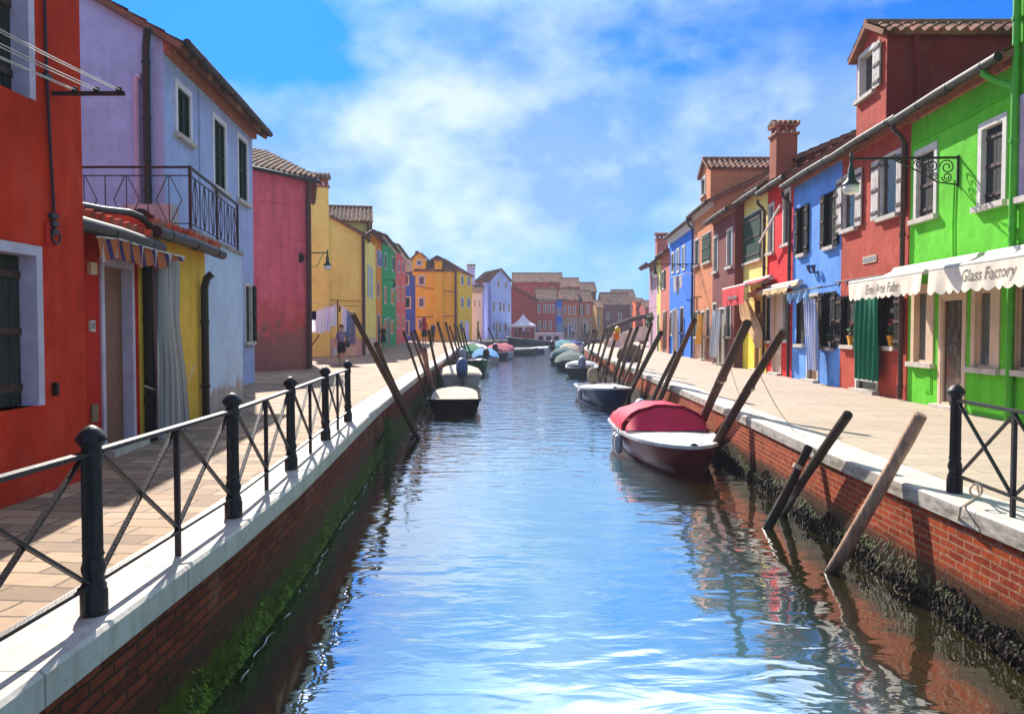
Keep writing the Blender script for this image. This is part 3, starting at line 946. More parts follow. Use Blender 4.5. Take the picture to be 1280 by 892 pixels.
# shop door glass with coloured goods behind it
t = NT('shop_goods_behind_glass'); v = t.pos()
m = t.n('ShaderNodeMapping'); m.inputs['Scale'].default_value = (0, 9, 2.1); t.l(t.n('ShaderNodeNewGeometry').outputs['Position'], m.inputs[0])
fl = t.n('ShaderNodeVectorMath', _operation='FLOOR'); t.l(m.outputs[0], fl.inputs[0])
wnz = t.n('ShaderNodeTexWhiteNoise', _noise_dimensions='3D'); t.l(fl.outputs[0], wnz.inputs['Vector'])
col = t.ramp(wnz.outputs['Value'], [(0, lin((40, 26, 22))), (.3, lin((96, 66, 40))), (.5, lin((120, 34, 30))), (.65, lin((60, 54, 50))), (.8, lin((128, 104, 84))), (1, lin((40, 62, 84)))])
col = t.mix(t.ramp(t.noise(v, 14, 4), [(.35, .0), (.6, .8)]), col, lin((22, 16, 14)))
GOODS = t.done(col, .15, None, spec=.6)
gr, gf = house('lime green two storey shop house with cream framed windows and glass door', gp, 5.62, GREEN, [
    (0, 1143.5, 1172, 183, 277, o(sh=BOARDS, shw='closed', fw=.11, depth=.12)),
    (0, 1223.5, 1259, 148, 261, o(sh=BOARDS, shw='closed', fw=.11, depth=.12)),
    (0, 1140, 1168, 355, 459, o(sash=CREAM, inner=.28, depth=.09, pane=GREYGLASS, **cw)),
    (0, 1174, 1208, 365, 512, o(kind='door', sill=False, step=True, pane=GOODS, sash=CREAM, ground=0, depth=.05, fc=CREAM, fw=.1)),
    (0, 1215, 1251, 352, 467, o(sash=CREAM, inner=.28, depth=.09, pane=GREYGLASS, **cw))],
    roof=('gable', 1.9), gutter=True, cornice=(.22, .12, CORNICE))
# small flush wall details on the green house
k = MB(); f = gf[0]
u0, z0_ = f.hit(1195, 225); k.tube([f.P(u0, .02, z0_), f.P(u0 + .03, .02, 3.2), f.P(u0, .02, 2.62)], .014, 6)
k.tube([f.P(.1, .02, 5.02), f.P(1.5, .025, 4.98), f.P(f.L - .05, .02, 5.0)], .016, 6)
k.tube([f.P(.1, .02, 2.64), f.P(1.8, .02, 2.62), f.P(f.L - .1, .02, 2.66)], .016, 6)
k.build('wall_cable', GREEN2, gr, smooth=True)
k = MB(); u1 = f.hit(1160, 470)[0]; k.fbox(f, u1 - .17, u1 + .12, .22, .62, -.02, .012); k.fbox(f, u1 - .13, u1 + .08, .26, .58, .0125, .02); k.build('meter_hatch', GREEN2, gr)

gb = [(rX(5.0) - .02, 5.0), (rX(gp[0][1] - .01) - .02, gp[0][1] - .01)]
gb += [(gb[1][0] + 7.5, gb[1][1]), (gb[0][0] + 7.5, gb[0][1])]
g2, g2f = house('taller lime green house at the edge of the picture beyond the drainpipe', gb, 8.6, GREEN2, [
    (0, 1272, 1312, 112, 250, o(fc=plain('lilac_stone_trim', (196, 180, 206), .7), fw=.14, sh=BOARDS, shw='closed', depth=.2)),
    (0, 1262.5, 1304, 345, 471, o(sash=CREAM, inner=.28, depth=.09, pane=GREYGLASS, **cw))],
    roof=('gable', 1.9), gutter=True)
k = MB(); f = g2f[0]; u = f.L - .12
k.tube([f.P(u, .07, 0.02), f.P(u, .07, 8.5)], .055, 10)
for zc in (.6, 2.4, 4.2, 6.0, 7.6): k.tube([f.P(u, .07, zc), f.P(u, .07, zc + .06)], .07, 10)
k.tube([f.P(f.L + .35, .3, 5.5), f.P(f.L + .35, .3, 5.36), f.P(f.L + .2, .16, 5.2), f.P(u + .03, .09, 5.05), f.P(u, .07, 4.8)], .05, 9)
k.build('drainpipe', GREENPIPE, g2, smooth=True)

# ---- red-brown house with dormer
rb_, rbf = house('red brown house with bleached shutters and a tall dormer room on its roof', rpoly(1135, 1050), 5.66, REDBR, [
    (0, 1101.5, 1123.5, 192, 274, o(sh=PALESH, fw=.055, depth=.06)),
    (0, 1055, 1071.5, 216, 290, o(sh=PALESH, fw=.055, depth=.06)),
    (0, 1055, 1070, 369, 436, o(sh=BLACKSH, fw=.035, fc=BLACKSH, pane=DARKIN)),
    (0, 1102.5, 1120.5, 370, 438, o(sh=BLACKSH, fw=.035, fc=BLACKSH, pane=DARKIN)),
    (0, 1070.5, 1099, 366, 490, o(kind='door', sill=False, step=True, pane=DARKIN, ground=0, fw=.08))],
    roof=('gable', 1.9), gutter=True, cornice=(.2, .1, CORNICE), pipes=[(0, 1131.5, BROWNPIPE, 5.35)])
f = rbf[0]
k = MB(); q = f.rect(1079.5, 1096.5, 319.5, 328.5); k.fbox(f, q[0], q[1], q[2], q[3], -.01, .02)
pl = k.build('street_plate', CREAM, rb_)
k = MB(); k.fbox(f, q[0] + .03, q[1] - .03, q[2] + .03, q[3] - .03, .0205, .024); k.build('plate_face', plain('grey_plate_face', (150, 150, 152), .5, .3, 40), pl)
k = MB(); q = f.rect(1115, 1128, 455, 484); k.fbox(f, *q, -.01, .012); k.build('meter_hatch', stucco('red_brown_hatch', (196, 78, 58), worn=0), rb_)
k = MB(); u, z = f.hit(1097, 228); k.lathe([(.10, 0), (.10, .02), (.07, .03)], f.P(u, .0, z), 12, m=Matrix.Rotation(math.pi / 2, 3, 'Y') @ Matrix.Rotation(math.pi, 3, 'X')); k.build('wall_plaque', WHITE_STONE, rb_, smooth=True)

def dormer(root, Yn, Yf, xoff, depth, zb, z1, rise_, mat, win, wo, ov=.18, side=None):
    """front gabled room standing on the roof; its front looks at the canal"""
    X0 = rX((Yn + Yf) / 2, xoff)
    a, b = (rX(Yn, xoff), Yn), (rX(Yf, xoff), Yf); c, d = (b[0] + depth, b[1]), (a[0] + depth, a[1])
    f = Fac(a, b); O = f.rect(*win)
    m = MB()
    wall_face(m, a, b, zb, z1, [O])
    for p, q in ((b, c), (c, d), (d, a)): wall_face(m, p, q, zb, z1, [])
    A, B, C_, D_ = [Vector((q[0], q[1], z1)) for q in (a, b, c, d)]; up = Vector((0, 0, rise_))
    R0, R1 = (A + B) / 2 + up, (C_ + D_) / 2 + up
    m.add([A, B, R0], [(0, 1, 2)]); m.add([C_, D_, R1], [(0, 1, 2)])
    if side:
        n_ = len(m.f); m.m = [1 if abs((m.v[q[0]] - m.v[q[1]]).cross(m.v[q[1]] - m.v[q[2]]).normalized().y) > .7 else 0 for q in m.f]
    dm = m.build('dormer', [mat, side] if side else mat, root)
    r = MB(); fx = Vector((f.n.x, f.n.y, 0)) * .15
    def ext(e, q): return e + (e - q).normalized() * ov
    tile_slab(r, ext(D_, R1), ext(A, R0) + fx, R0 + fx, R1)
    tile_slab(r, ext(B, R0) + fx, ext(C_, R1), R1, R0 + fx)
    r.tube([R0 + fx + Vector((0, 0, .03)), R1 + Vector((0, 0, .03))], .09, 8)
    r.build('dormer_roof', TILES, dm, smooth=50, recalc=False)
    w = window(dm, f, O, **wo)
    return dm, f
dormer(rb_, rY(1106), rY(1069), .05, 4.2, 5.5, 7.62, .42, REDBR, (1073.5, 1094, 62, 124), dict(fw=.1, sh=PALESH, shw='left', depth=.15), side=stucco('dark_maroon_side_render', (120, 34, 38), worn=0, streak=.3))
k = MB(); f = Fac((rX(16.7, .05), 16.7), (rX(16.7, .05) + 3, 16.7)); 
k.tube([(8.35, 16.72, 7.5), (8.35, 16.72, 7.2), (8.42, 16.72, 6.6), (8.42, 16.72, 5.95)], .05, 8); k.build('drainpipe', stucco('dark_maroon_side_render', (120, 34, 38)), rb_, smooth=True)
# two low humps of ridge tile behind the gutter
# ---- sky blue house
bl, blf = house('sky blue house with black board shutters and two small wall lamps', rpoly(1050, 990), 5.68, BLUE, [
    (0, 999.5, 1008, 258, 321, o(sh=BLACKSH, fw=.035, fc=BLACKSH, pane=DARKIN)),
    (0, 1033, 1044.5, 240, 312, o(sh=BLACKSH, fw=.035, fc=BLACKSH, pane=DARKIN)),
    (0, 996.5, 1006, 369, 434, o(pane=DARKIN, fw=.035, fc=BLACKSH)),
    (0, 1009, 1024, 366, 477, o(kind='door', sill=False, step=True, pane=DOORWOOD, ground=0, fw=.09)),
    (0, 1030, 1041.5, 365, 438, o(sh=BLACKSH, fw=.035, fc=BLACKSH, pane=DARKIN))],
    roof=('gable', 1.9), gutter=True, cornice=(.18, .1, CORNICE), pipes=[(0, 989.2, BROWNPIPE, 5.3)])
f = blf[0]
for px in (1017.5, 1023.5):
    k = MB(); u, z = f.hit(px, 335); k.tube([f.P(u, 0, z - .1), f.P(u, .1, z - .12), f.P(u, .14, z - .02), f.P(u, .14, z + .08)], [.03, .03, .05, .07], 8)
    k.build('lamp_spout', plain('dull_blue_metal', (58, 70, 104), .5), bl, smooth=True)
# ---- scarlet house
rd, rdf = house('scarlet red narrow house with pale door between grey windows', rpoly(990, 958), 5.95, RED, [
    (0, 960.5, 968, 254, 319, o(pane=GREYGLASS, fw=.1)),
    (0, 979, 989, 236, 308, o(pane=DARKIN, fw=.1)),
    (0, 956.8, 965, 368, 429, o(pane=GREYGLASS, fw=.1)),
    (0, 966, 977.5, 366, 464, o(kind='door', sill=False, step=True, pane=plain('pale_beige_door', (206, 176, 152), .6, .06), ground=0, fw=.08, fc=CREAM)),
    (0, 978.2, 987, 364, 428, o(pane=GREYGLASS, fw=.1))],
    roof=('gable', 2.3), gutter=True, pipes=[(0, 957.5, BROWNPIPE, 5.5)])
k = MB(); f = rdf[0]; a, b = f.hit(963, 303), f.hit(988.5, 256)
k.bar(f.P(a[0], .35, a[1]), f.P(b[0], .3, b[1]), .05, .05); k.build('awning_arm', WHITE_STONE, rd)
# ---- two tone yellow house
yl, ylf = house('pale yellow house bright yellow below, with big dark green shutters', rpoly(958, 924.5), 6.12, YEL, [
    (0, 930.5, 952.5, 266, 329, o(sh=GREENSH, fw=.05, shw='closed', depth=.0)),
    (0, 943.5, 951.5, 372, 457, o(kind='door', sill=False, step=True, pane=DOORWOOD, ground=0, fw=.09, fc=plain('ochre_trim', (214, 170, 60), .7)))],
    roof=('gable', 2.0), gutter=True, pipes=[(0, 925.5, BROWNPIPE, 5.7)])
chimney(yl, 9.15, 27.2, 6.2, 8.35, .7, .7, stucco('russet_chimney_render', (158, 88, 64), worn=0))
# ---- brown gable building behind
house('brown gable walled house standing behind the red and yellow row', [(9.6, 26.3), (9.9, 33.5), (17.5, 33.5), (17.2, 26.3)], 7.15, BROWNG, [], roof=('gable', 1.6), seg=3)
# ---- maroon house, stands a little forward
mr, mrf = house('dark maroon house with white framed narrow windows, standing a step forward', rpoly(917.5, 890, .32), 5.95, MAR, [
    (0, 892, 897.8, 294.5, 342, o(pane=GREYGLASS, fw=.09)),
    (0, 908.7, 916.2, 285, 336, o(pane=GREYGLASS, fw=.09)),
    (0, 891, 896, 378, 423, o(pane=DARKIN, fw=.07)),
    (0, 898.5, 906.5, 384, 451, o(kind='door', sill=False, step=True, pane=plain('pale_grey_door', (168, 158, 148), .6), ground=0, fw=.1)),
    (0, 907.5, 914, 375, 423, o(pane=DARKIN, fw=.07))],
    roof=('gable', 1.9), gutter=True, cornice=(.2, .12, CORNICE))
# ---- peach orange house, taller
og, ogf = house('tall peach orange house with green shutters and a white window dormer', rpoly(890, 866.5, .1), 7.0, ORG, [
    (0, 868.8, 874.2, 298, 334, o(pane=GREENSH, fw=.08)),
    (0, 878.6, 889, 291, 330, o(sh=GREENSH, fw=.05, shw='closed', depth=.0)),
    (0, 869.5, 873.5, 388, 423, o(pane=DARKIN, fw=.07, sh=GREENSH, shw='both')),
    (0, 876, 881, 388, 450, o(kind='door', sill=False, step=True, pane=DOORWOOD, ground=0, fw=.09)),
    (0, 883, 887.3, 385, 422, o(pane=GREENSH, fw=.07))],
    roof=('gable', 1.75), gutter=True, cornice=(.32, .16, CORNW), pipes=[(0, 867, BLACKPIPE, 6.5)])
dormer(og, rY(886.5, .1), rY(874.5, .1), .1, 4.6, 6.8, 8.5, .55, ORG, (876.5, 882, 221, 247), dict(fw=.12, pane=GREENSH))
# ---- azure house
ab, abf = house('azure blue house with white cornice and a washing line below its windows', rpoly(866.5, 836.5, .05), 6.9, BLUE2, [
    (0, 839.5, 843.2, 315, 342, o(far=True, pane=GREENSH, fw=.13)),
    (0, 846, 849.6, 310, 341, o(far=True, pane=GREYGLASS, fw=.13)),
    (0, 853, 856.8, 306, 338, o(far=True, pane=GREYGLASS, fw=.13)),
    (0, 841.5, 846, 386, 440, o(kind='door', sill=False, pane=DOORWOOD, ground=0, fw=.1)),
    (0, 850.4, 854.8, 383, 417, o(pane=DARKGLASS, fw=.1)),
    (0, 838, 840.6, 388, 420, o(far=True, pane=DARKGLASS, fw=.12))],
    roof=('gable', 1.6), gutter=True, cornice=(.5, .22, CORNW), seg=4)
# ---- farther right bank
sp, spf = house('salmon pink house with open dark green shutters, between azure and lemon walls', rpoly(836.5, 825.5), 6.2, PINK2, [
    (0, 827.6, 830.6, 338, 362, o(far=True, pane=DARKIN, fw=.12, sh=GREENSH)),
    (0, 829, 832.5, 388, 436, o(far=True, kind='door', pane=DARKIN, fw=.12, ground=0))],
    roof=('gable', 1.5), gutter=True, seg=4)
lm, lmf = house('narrow faded lemon house past the salmon one on the right bank', rpoly(825.5, 820.5), 6.05, LEMON, [
    (0, 821.8, 823.6, 344, 366, o(far=True, pane=GREENSH, fw=.12)), (0, 821.8, 823.8, 392, 432, o(far=True, kind='door', pane=GREENSH, ground=0, fw=.1))],
    roof=('gable', 1.5), gutter=True, seg=4)
lc, lcf = house('lilac pink house with deep eaves, last before the footbridge', rpoly(820.5, 811, -.05), 6.0, LILAC, [
    (0, 813.4, 815.6, 340, 366, o(far=True, pane=DARKIN, fw=.12)), (0, 813.5, 816, 388, 432, o(far=True, kind='door', pane=DARKIN, ground=0, fw=.1))],
    roof=('gable', 1.5), gutter=True, ov=.7, seg=4)
chimney(lc, 10.9, 58.5, 6.0, 8.4, .8, .8, stucco('pink_chimney_render', (196, 116, 104), worn=0))
chimney(ab, 10.6, 41.2, 6.5, 8.3, .8, .8, stucco('russet_chimney_render_two', (158, 98, 74), worn=0))

# ------------------------------------------------------------------ awnings, curtains, pots
CANVAS = cloth('cream_awning_canvas', [(236, 224, 204)])
def text_part(s, size, org, xdir, zdir, mat, parent, shear=.25, name='lettering', align='CENTER', conform=None):
    c = D.curves.new('txt', 'FONT'); c.body = s; c.size = size; c.shear = shear; c.align_x = align; c.extrude = .002; c.resolution_u = 2
    ob = D.objects.new('txt', c); COL.objects.link(ob)
    dg = bpy.context.evaluated_depsgraph_get(); me = D.meshes.new_from_object(ob.evaluated_get(dg)); D.objects.remove(ob)
    x, z = Vector(xdir).normalized(), Vector(zdir).normalized(); n = x.cross(z)
    M = Matrix(((x.x, z.x, n.x), (x.y, z.y, n.y), (x.z, z.z, n.z)))
    off = Vector(parent.get('_o', (0, 0, 0)))
    for v in me.vertices:
        q = Vector(org) + M @ v.co
        if conform: q = conform(q)
        v.co = q - off
    me.materials.clear(); me.materials.append(mat)
    r = D.objects.new(name, me); COL.objects.link(r); r.parent = parent; r['_o'] = tuple(off)
    return r

root_conf = {}
def awning(label, f, u1, u2, zt, zf, proj, val, mat, text=None, tsize=.2, tmat=None, scallop=.26, vmat=None):
    root = thing('shop_awning', label, 'awning', f.P((u1 + u2) / 2, 0, zt))
    m = MB(); a, b = f.P(u1, .12, zt), f.P(u2, .12, zt)
    m.tube([a, b], .085, 12); m.build('roller_case', WHITE_STONE, root, smooth=True)
    m = MB(); N = 24
    def pt(s, d):
        sag = -.05 * math.sin(math.pi * min(1, d))
        return f.P(lerp(u1, u2, s), .15 + (proj - .15) * d, lerp(zt + .03, zf, d) + sag)
    rows = [[pt(i / N, j / 6) for i in range(N + 1)] for j in range(7)]
    m.loft(rows, closed=False); m.build('canvas', mat, root, smooth=True, recalc=False)
    m = MB(); m.tube([f.P(u1 - .03, proj, zf), f.P(u2 + .03, proj, zf)], .045, 10); m.build('front_bar', WHITE_STONE, root, smooth=True)
    wave = lambda s: .022 * math.sin(s * (u2 - u1) * 5.2 + 1) + .012 * math.sin(s * (u2 - u1) * 13)
    def conform(q):
        r = Vector((q.x, q.y)) - f.a; u = r.dot(f.t); k = min(1, max(0, (zf - .02 - q.z) / (val - .03)))
        return f.P(u, lerp(proj + .05, proj + .06 + wave((u - u1) / (u2 - u1)), k) + .007, q.z)
    root_conf[root.name] = conform
    m = MB(); n = max(8, round((u2 - u1) / scallop)) ; vs = []; per = 8
    top, bot = [], []
    for i in range(n * per + 1):
        s = i / (n * per); u = lerp(u1, u2, s); w = wave(s)
        k = (i % per) / per
        top.append(f.P(u, proj + .05, zf - .02)); 
        bot.append((u, proj + .06 + w, zf - val - .055 * abs(math.sin(math.pi * k)) + .05))
    rows = [top] + [[f.P(b[0], lerp(proj + .05, b[1], q), lerp(zf - .02, b[2], q)) for b in bot] for q in (.33, .66, 1)]
    m.loft(rows, closed=False); m.build('valance', vmat or mat, root, smooth=True, recalc=False)
    for u in (u1 + .25, u2 - .25):
        m = MB(); m.bar(f.P(u, .06, zt - .12), f.P(u, proj - .05, zf - .01), .03, .045); m.build('arm', WHITE_STONE, root)
    if text:
        xd = Vector((-f.t.x, -f.t.y, 0))
        text_part(text, tsize, f.P((u1 + u2) / 2, proj + .125, zf - val * .72), xd, (0, 0, 1), tmat, root, conform=conform)
    return root
INK = plain('faded_grey_brown_ink', (172, 160, 148), .9, .1)
RW = Fac((rX(4), 4), (rX(60), 60))
def ru(Y): return (Y - 4) * math.sqrt(1 + .05 ** 2)
awning('cream scalloped awning with script lettering, nearer the red brown house', RW, ru(12.85), ru(16.05), 2.56, 2.33, 1.0, .36, CANVAS, 'Emi Arte Fabr', .25, INK)
awning('cream scalloped awning lettered Glass Factory over the green shop windows', RW, ru(8.9), ru(12.62), 2.56, 2.34, 1.0, .40, CANVAS, None)
ar = D.objects['shop_awning.001']
x_, y_ = 1231, 344
u, z = RW.hit(1233, 343, 1.06)
text_part('Glass Factory', .25, RW.P(u, 1.06, z - .06), (-RW.t.x, -RW.t.y, 0), (0, 0, 1), INK, ar, conform=root_conf[ar.name])
PINKAW = cloth('coral_red_awning_canvas', [(214, 62, 66)])
u, z = RW.hit(918, 371, .9)
aw = awning('small coral red shop sign awning hanging before the maroon house', RW, RW.hit(932.5, 370, .9)[0], RW.hit(904, 372, .9)[0], z + .55, z + .33, .9, .62, PINKAW, None, scallop=.9)
k = MB()
for s0, s1, n in ((-.62, -.12, 9), (.02, .66, 11)):       # two short words in white script, too small to read in the photograph
    k.tube([RW.P(u - lerp(s0, s1, i / (n * 6)), .985, z - .03 + .05 * math.sin(i * 1.05) * (1.4 if i % 19 < 6 else .7)) for i in range(n * 6 + 1)], .012, 5)
k.build('lettering', WHITE_STONE, aw)
BEIGEAW = cloth('beige_rolled_canvas', [(214, 182, 134)])
awning('half rolled beige awning over the scarlet and yellow doors', RW, RW.hit(990, 358, .35)[0], RW.hit(938, 372, .35)[0], 2.72, 2.6, .42, .16, BEIGEAW, None, scallop=.8)

def drape(label, f, pts, d, mat, waves=6, amp=.035, name='door_curtain', cat='curtain', group=None, n=40, rod=True, fold=0):
    """hanging cloth; pts = rows of (xl, xr, y) in facade pixels from top to bottom"""
    root = thing(name, label, cat, f.P(*(lambda q: (q[0], d, q[1]))(f.hit((pts[0][0] + pts[0][1]) / 2, pts[-1][2], d))), group)
    rows, uvs = [], []
    R_ = []
    for (xl, xr, y) in pts:
        ul, z = f.hit(xl, y, d); ur, z2 = f.hit(xr, y, d); R_.append((ul, ur, (z + z2) / 2))
    full = []
    for a, b in zip(R_, R_[1:]):
        for k in range(4): full.append(tuple(lerp(a[i], b[i], k / 4) for i in range(3)))
    full.append(R_[-1])
    ph = random.random() * 6
    for j, (ul, ur, z) in enumerate(full):
        row = []
        for i in range(n + 1):
            s = i / n; w = math.sin(s * waves * 2 * math.pi + ph + .25 * math.sin(j * .7)) * amp * (.35 + .65 * min(1, j / 4)) + .3 * amp * math.sin(s * waves * 5.3 + j * .4)
            row.append(f.P(lerp(ul, ur, s), d + w, z - (.02 * math.sin(s * 9) if j == len(full) - 1 else 0))); uvs.append((s * 1.2, j * .1))
        rows.append(row)
    m = MB(); m.loft(rows, closed=False, uvs=uvs); m.build('cloth', mat, root, smooth=80, recalc=False)
    if rod:
        m = MB(); m.tube([f.P(R_[0][0] - .1, d, R_[0][2] + .015), f.P(R_[0][1] + .1, d, R_[0][2] + .015)], .014, 6)
        for e in (R_[0][0] - .05, R_[0][1] + .05): m.tube([f.P(e, 0, R_[0][2] + .015), f.P(e, d, R_[0][2] + .015)], .01, 6)
        m.build('curtain_rod', RUST, root)
    return root
SATIN = cloth('emerald_curtain_satin', [(0, 104, 74)], rough=.45)
gc = drape('long emerald green satin curtain hung over the red brown house door', rbf[0], [(1070, 1099, 364), (1069.5, 1098, 420), (1068.5, 1097, 474)], .2, SATIN, 5, .045)
m = MB(); f = rbf[0]; a, b = f.hit(1068.3, 473, .21), f.hit(1097, 477, .21); m.bar(f.P(a[0], .21, a[1] - .01), f.P(b[0], .21, b[1] - .01), .03, .03); m.build('hem_weight', WHITE_STONE, gc)
drape('blue and white striped curtain gathered at the sky blue house door', blf[0], [(1004, 1019, 374), (1006.5, 1021, 420), (1010, 1021, 462)], .3, cloth('blue_white_stripe', [(70, 110, 190), (70, 110, 190), (226, 228, 236), (140, 166, 214), (226, 228, 236)], .05), 5, .05)
drape('beige curtain pulled aside at the bright yellow door', ylf[0], [(923.5, 935, 376), (926, 945, 398), (936, 951, 416), (946.5, 951.5, 434)], .25, cloth('beige_curtain', [(214, 176, 130)]), 4, .05)
drape('pale grey curtain hung from the maroon house door', mrf[0], [(890.5, 901.5, 388), (889, 900, 415), (887.5, 896.5, 446)], .3, cloth('grey_curtain', [(168, 172, 180), (190, 194, 200)], .12), 4, .06)
drape('golden yellow curtain on the peach orange house door', ogf[0], [(871.5, 877.5, 392), (870.5, 877.5, 412), (869, 876, 430)], .3, cloth('golden_curtain', [(222, 160, 58)]), 3, .06)
drape('faded brown white curtain at the azure house door', abf[0], [(843, 848, 387), (842, 847.5, 412), (841, 847, 436)], .25, cloth('brown_white_stripe', [(160, 140, 136), (196, 184, 180)], .14), 4, .05)
drape('dull brown curtain at the salmon pink house door', spf[0], [(829.5, 834, 390), (829, 833.5, 412), (829, 833, 436)], .25, cloth('dull_brown_curtain', [(122, 96, 74)]), 4, .05)
# clothes rail with a blue cloth on the sky blue house
f = blf[0]
r_ = thing('clothes_rail', 'thin iron clothes rail over the striped curtain with a rolled blue cloth', 'clothes rail', f.P(*(lambda q: (q[0], 0, q[1]))(f.hit(1003, 366))))
a, b = f.hit(980, 368, .5), f.hit(1027, 358, .5)
m = MB(); m.tube([f.P(a[0], .5, a[1]), f.P(b[0], .5, b[1])], .016, 6)
for q in (lerp(a[0], b[0], .1), lerp(a[0], b[0], .9)): m.tube([f.P(q, 0, a[1] + .12), f.P(q, .5, lerp(a[1], b[1], .5))], .014, 6)
m.build('rail', RUST, r_)
m = MB(); n = 16; rows = []
for j in range(4): rows.append([f.P(lerp(a[0], b[0], .12 + .55 * i / n), .5 + .04 * math.sin(i * 1.3 + j), lerp(a[1], b[1], .12 + .55 * i / n) - .02 - j * .07 - .03 * math.sin(i * .9) * j) for i in range(n + 1)])
m.loft(rows, closed=False); m.build('blue_cloth', cloth('pale_blue_check', [(120, 160, 206), (66, 108, 170)], .08), r_, smooth=True, recalc=False)
f = rbf[0]
r_ = thing('clothes_rail', 'rusty iron rail with hooks on the red brown house wall', 'clothes rail', f.P(*(lambda q: (q[0], 0, q[1]))(f.hit(1060, 350))))
a, b = f.hit(1044, 353, .25), f.hit(1103, 344, .25)
m = MB(); m.tube([f.P(a[0], .25, a[1]), f.P(b[0], .25, b[1])], .018, 6)
for s in (.12, .3, .5, .9): q = lerp(a[0], b[0], s); zz = lerp(a[1], b[1], s); m.tube([f.P(q, 0, zz + .04), f.P(q, .25, zz)], .014, 6); m.tube([f.P(q, .25, zz), f.P(q, .27, zz - .1)], .02, 6)
m.build('rail', RUST, r_)

LEAF = plain('fresh_green_leaf', (64, 110, 40), .6, .3, 30)
def leaf_cloud(m, c, rx, ry, rz, n, s, mi=0):
    for _ in range(n):
        while True:
            p = Vector((random.uniform(-1, 1), random.uniform(-1, 1), random.uniform(-1, 1)))
            if p.length < 1: break
        q = Vector(c) + Vector((p.x * rx, p.y * ry, p.z * rz))
        a = Vector((random.uniform(-1, 1), random.uniform(-1, 1), random.uniform(-.6, 1))).normalized(); b = a.orthogonal().normalized()
        L = s * random.uniform(.6, 1.3)
        m.add([q - b * L * .35, q + a * L * .5, q + b * L * .35, q - a * L * .5], [(0, 1, 2, 3)], mi)
def pot(label, p, h=.2, w=.11, potcol=(232, 164, 26), flower=(196, 20, 40), rz=.0):
    r = thing('flower_pot', label, 'flower pot', p)
    p = Vector(p); m = MB()
    m.lathe([(w * .62, 0), (w * .95, h * .86), (w * 1.05, h * .88), (w * 1.05, h), (w * .9, h), (w * .85, h * .9)], p, 4, m=Matrix.Rotation(math.pi / 4 + rz, 3, 'Z'))
    m.build('pot', plain('ochre_pot' if potcol[0] > 200 else 'clay_pot', potcol, .6), r)
    m = MB(); leaf_cloud(m, p + Vector((0, 0, h + .13)), .1, .1, .15, 90, .07); m.tube([p + Vector((0, 0, h * .8)), p + Vector((0, 0, h + .2))], .008, 5)
    m.build('foliage', LEAF, r, recalc=False)
    if flower:
        m = MB()
        for _ in range(9): m.blob(p + Vector((random.uniform(-.07, .07), random.uniform(-.07, .07), h + random.uniform(.2, .32))), .026, .026, .022, 0, 6, 4)
        m.build('blossom', plain('red_geranium_petal', flower, .6), r)
    return r
f = rbf[0]
for lab, px in (('yellow pot of red geraniums on the sill left of the green curtain', 1062.5), ('yellow pot of red geraniums on the sill right of the green curtain', 1113.5)):
    u, z = f.hit(px, 431, .03); O = f.rect(1055, 1070, 369, 436) if px < 1090 else f.rect(1102.5, 1120.5, 370, 438)
    pot(lab, f.P(u, .0, O[2] + .092), .22, .12, rz=math.atan2(f.t.y, f.t.x))
f = blf[0]; O = f.rect(1030, 1041.5, 365, 438); u, z = f.hit(1039, 431)
pot('small pale pot of green leaves on the sky blue house sill', f.P(u, 0, O[2] + .092), .14, .09, (190, 180, 170), None)
# ------------------------------------------------------------------ left bank houses
REDL = stucco('vermilion_red_render', (196, 48, 20), worn=.15, streak=.5, var=.34)
REDLOW = stucco('crimson_render', (186, 32, 18), worn=.12, streak=.3)  # one crimson base, the lean-to's own wall colour
YELL = stucco('mustard_render', (224, 178, 66), worn=.2)
PALEB = stucco('flaking_pale_blue_render', (178, 200, 228), worn=.5, streak=.3, under=(176, 150, 124), wornz=.9)
LAV = stucco('lavender_blue_render', (164, 182, 220), worn=.15, streak=.4)
PINKR = stucco('raspberry_render', (222, 100, 112), ((204, 92, 84), 2.35, .25), worn=.45, streak=.6, under=(140, 110, 100), wornz=3.6)
YELW = stucco('apricot_yellow_render', (250, 222, 116), ((212, 168, 172), .95, .12), worn=.2, streak=.25)
YELW2 = stucco('pale_lemon_side_render', (232, 216, 150), worn=.2)
YELWCH = stucco('apricot_chimney_render', (252, 222, 116), worn=.1)
OLIVE = stucco('olive_cream_render', (196, 180, 110), worn=0)
ORANGEL = stucco('bright_orange_render', (232, 140, 40), worn=.1)
GREENL = stucco('leaf_green_render', (40, 156, 86), worn=.1)
SALM = stucco('coral_salmon_render', (216, 96, 92), worn=.1)
BLUEL = stucco('cobalt_render', (66, 102, 206), worn=.1)
GOLD = stucco('golden_yellow_render', (240, 184, 34), worn=.1, var=.12)
LAVS = stucco('soft_lilac_render', (206, 192, 232), worn=.1)
SKYL = stucco('powder_blue_render', (174, 190, 240), worn=.1)
REDF = stucco('brick_red_render', (176, 60, 52), worn=0)
REDF2 = stucco('old_rose_render', (190, 80, 72), worn=.1)
ORF = stucco('burnt_orange_render', (206, 104, 74), ((176, 156, 140), 3.0, .1), worn=.1)
BLF = stucco('bright_azure_render', (36, 116, 214), ((150, 170, 200), 2.2, .1), worn=.1)
PURP = stucco('dusky_mauve_render', (132, 84, 90), worn=.1)
OCH = stucco('ochre_render', (206, 160, 84), worn=0)
LAVF = stucco('distant_lavender_render', (150, 146, 176), worn=0)
ORF2 = stucco('distant_orange_render', (226, 104, 52), worn=0)
LAVTRIM = plain('bright_white_trim', (226, 224, 228), .7, .06, 5, .1)
VIOLET = plain('violet_white_trim', (196, 184, 206), .75, .1, 5, .2)

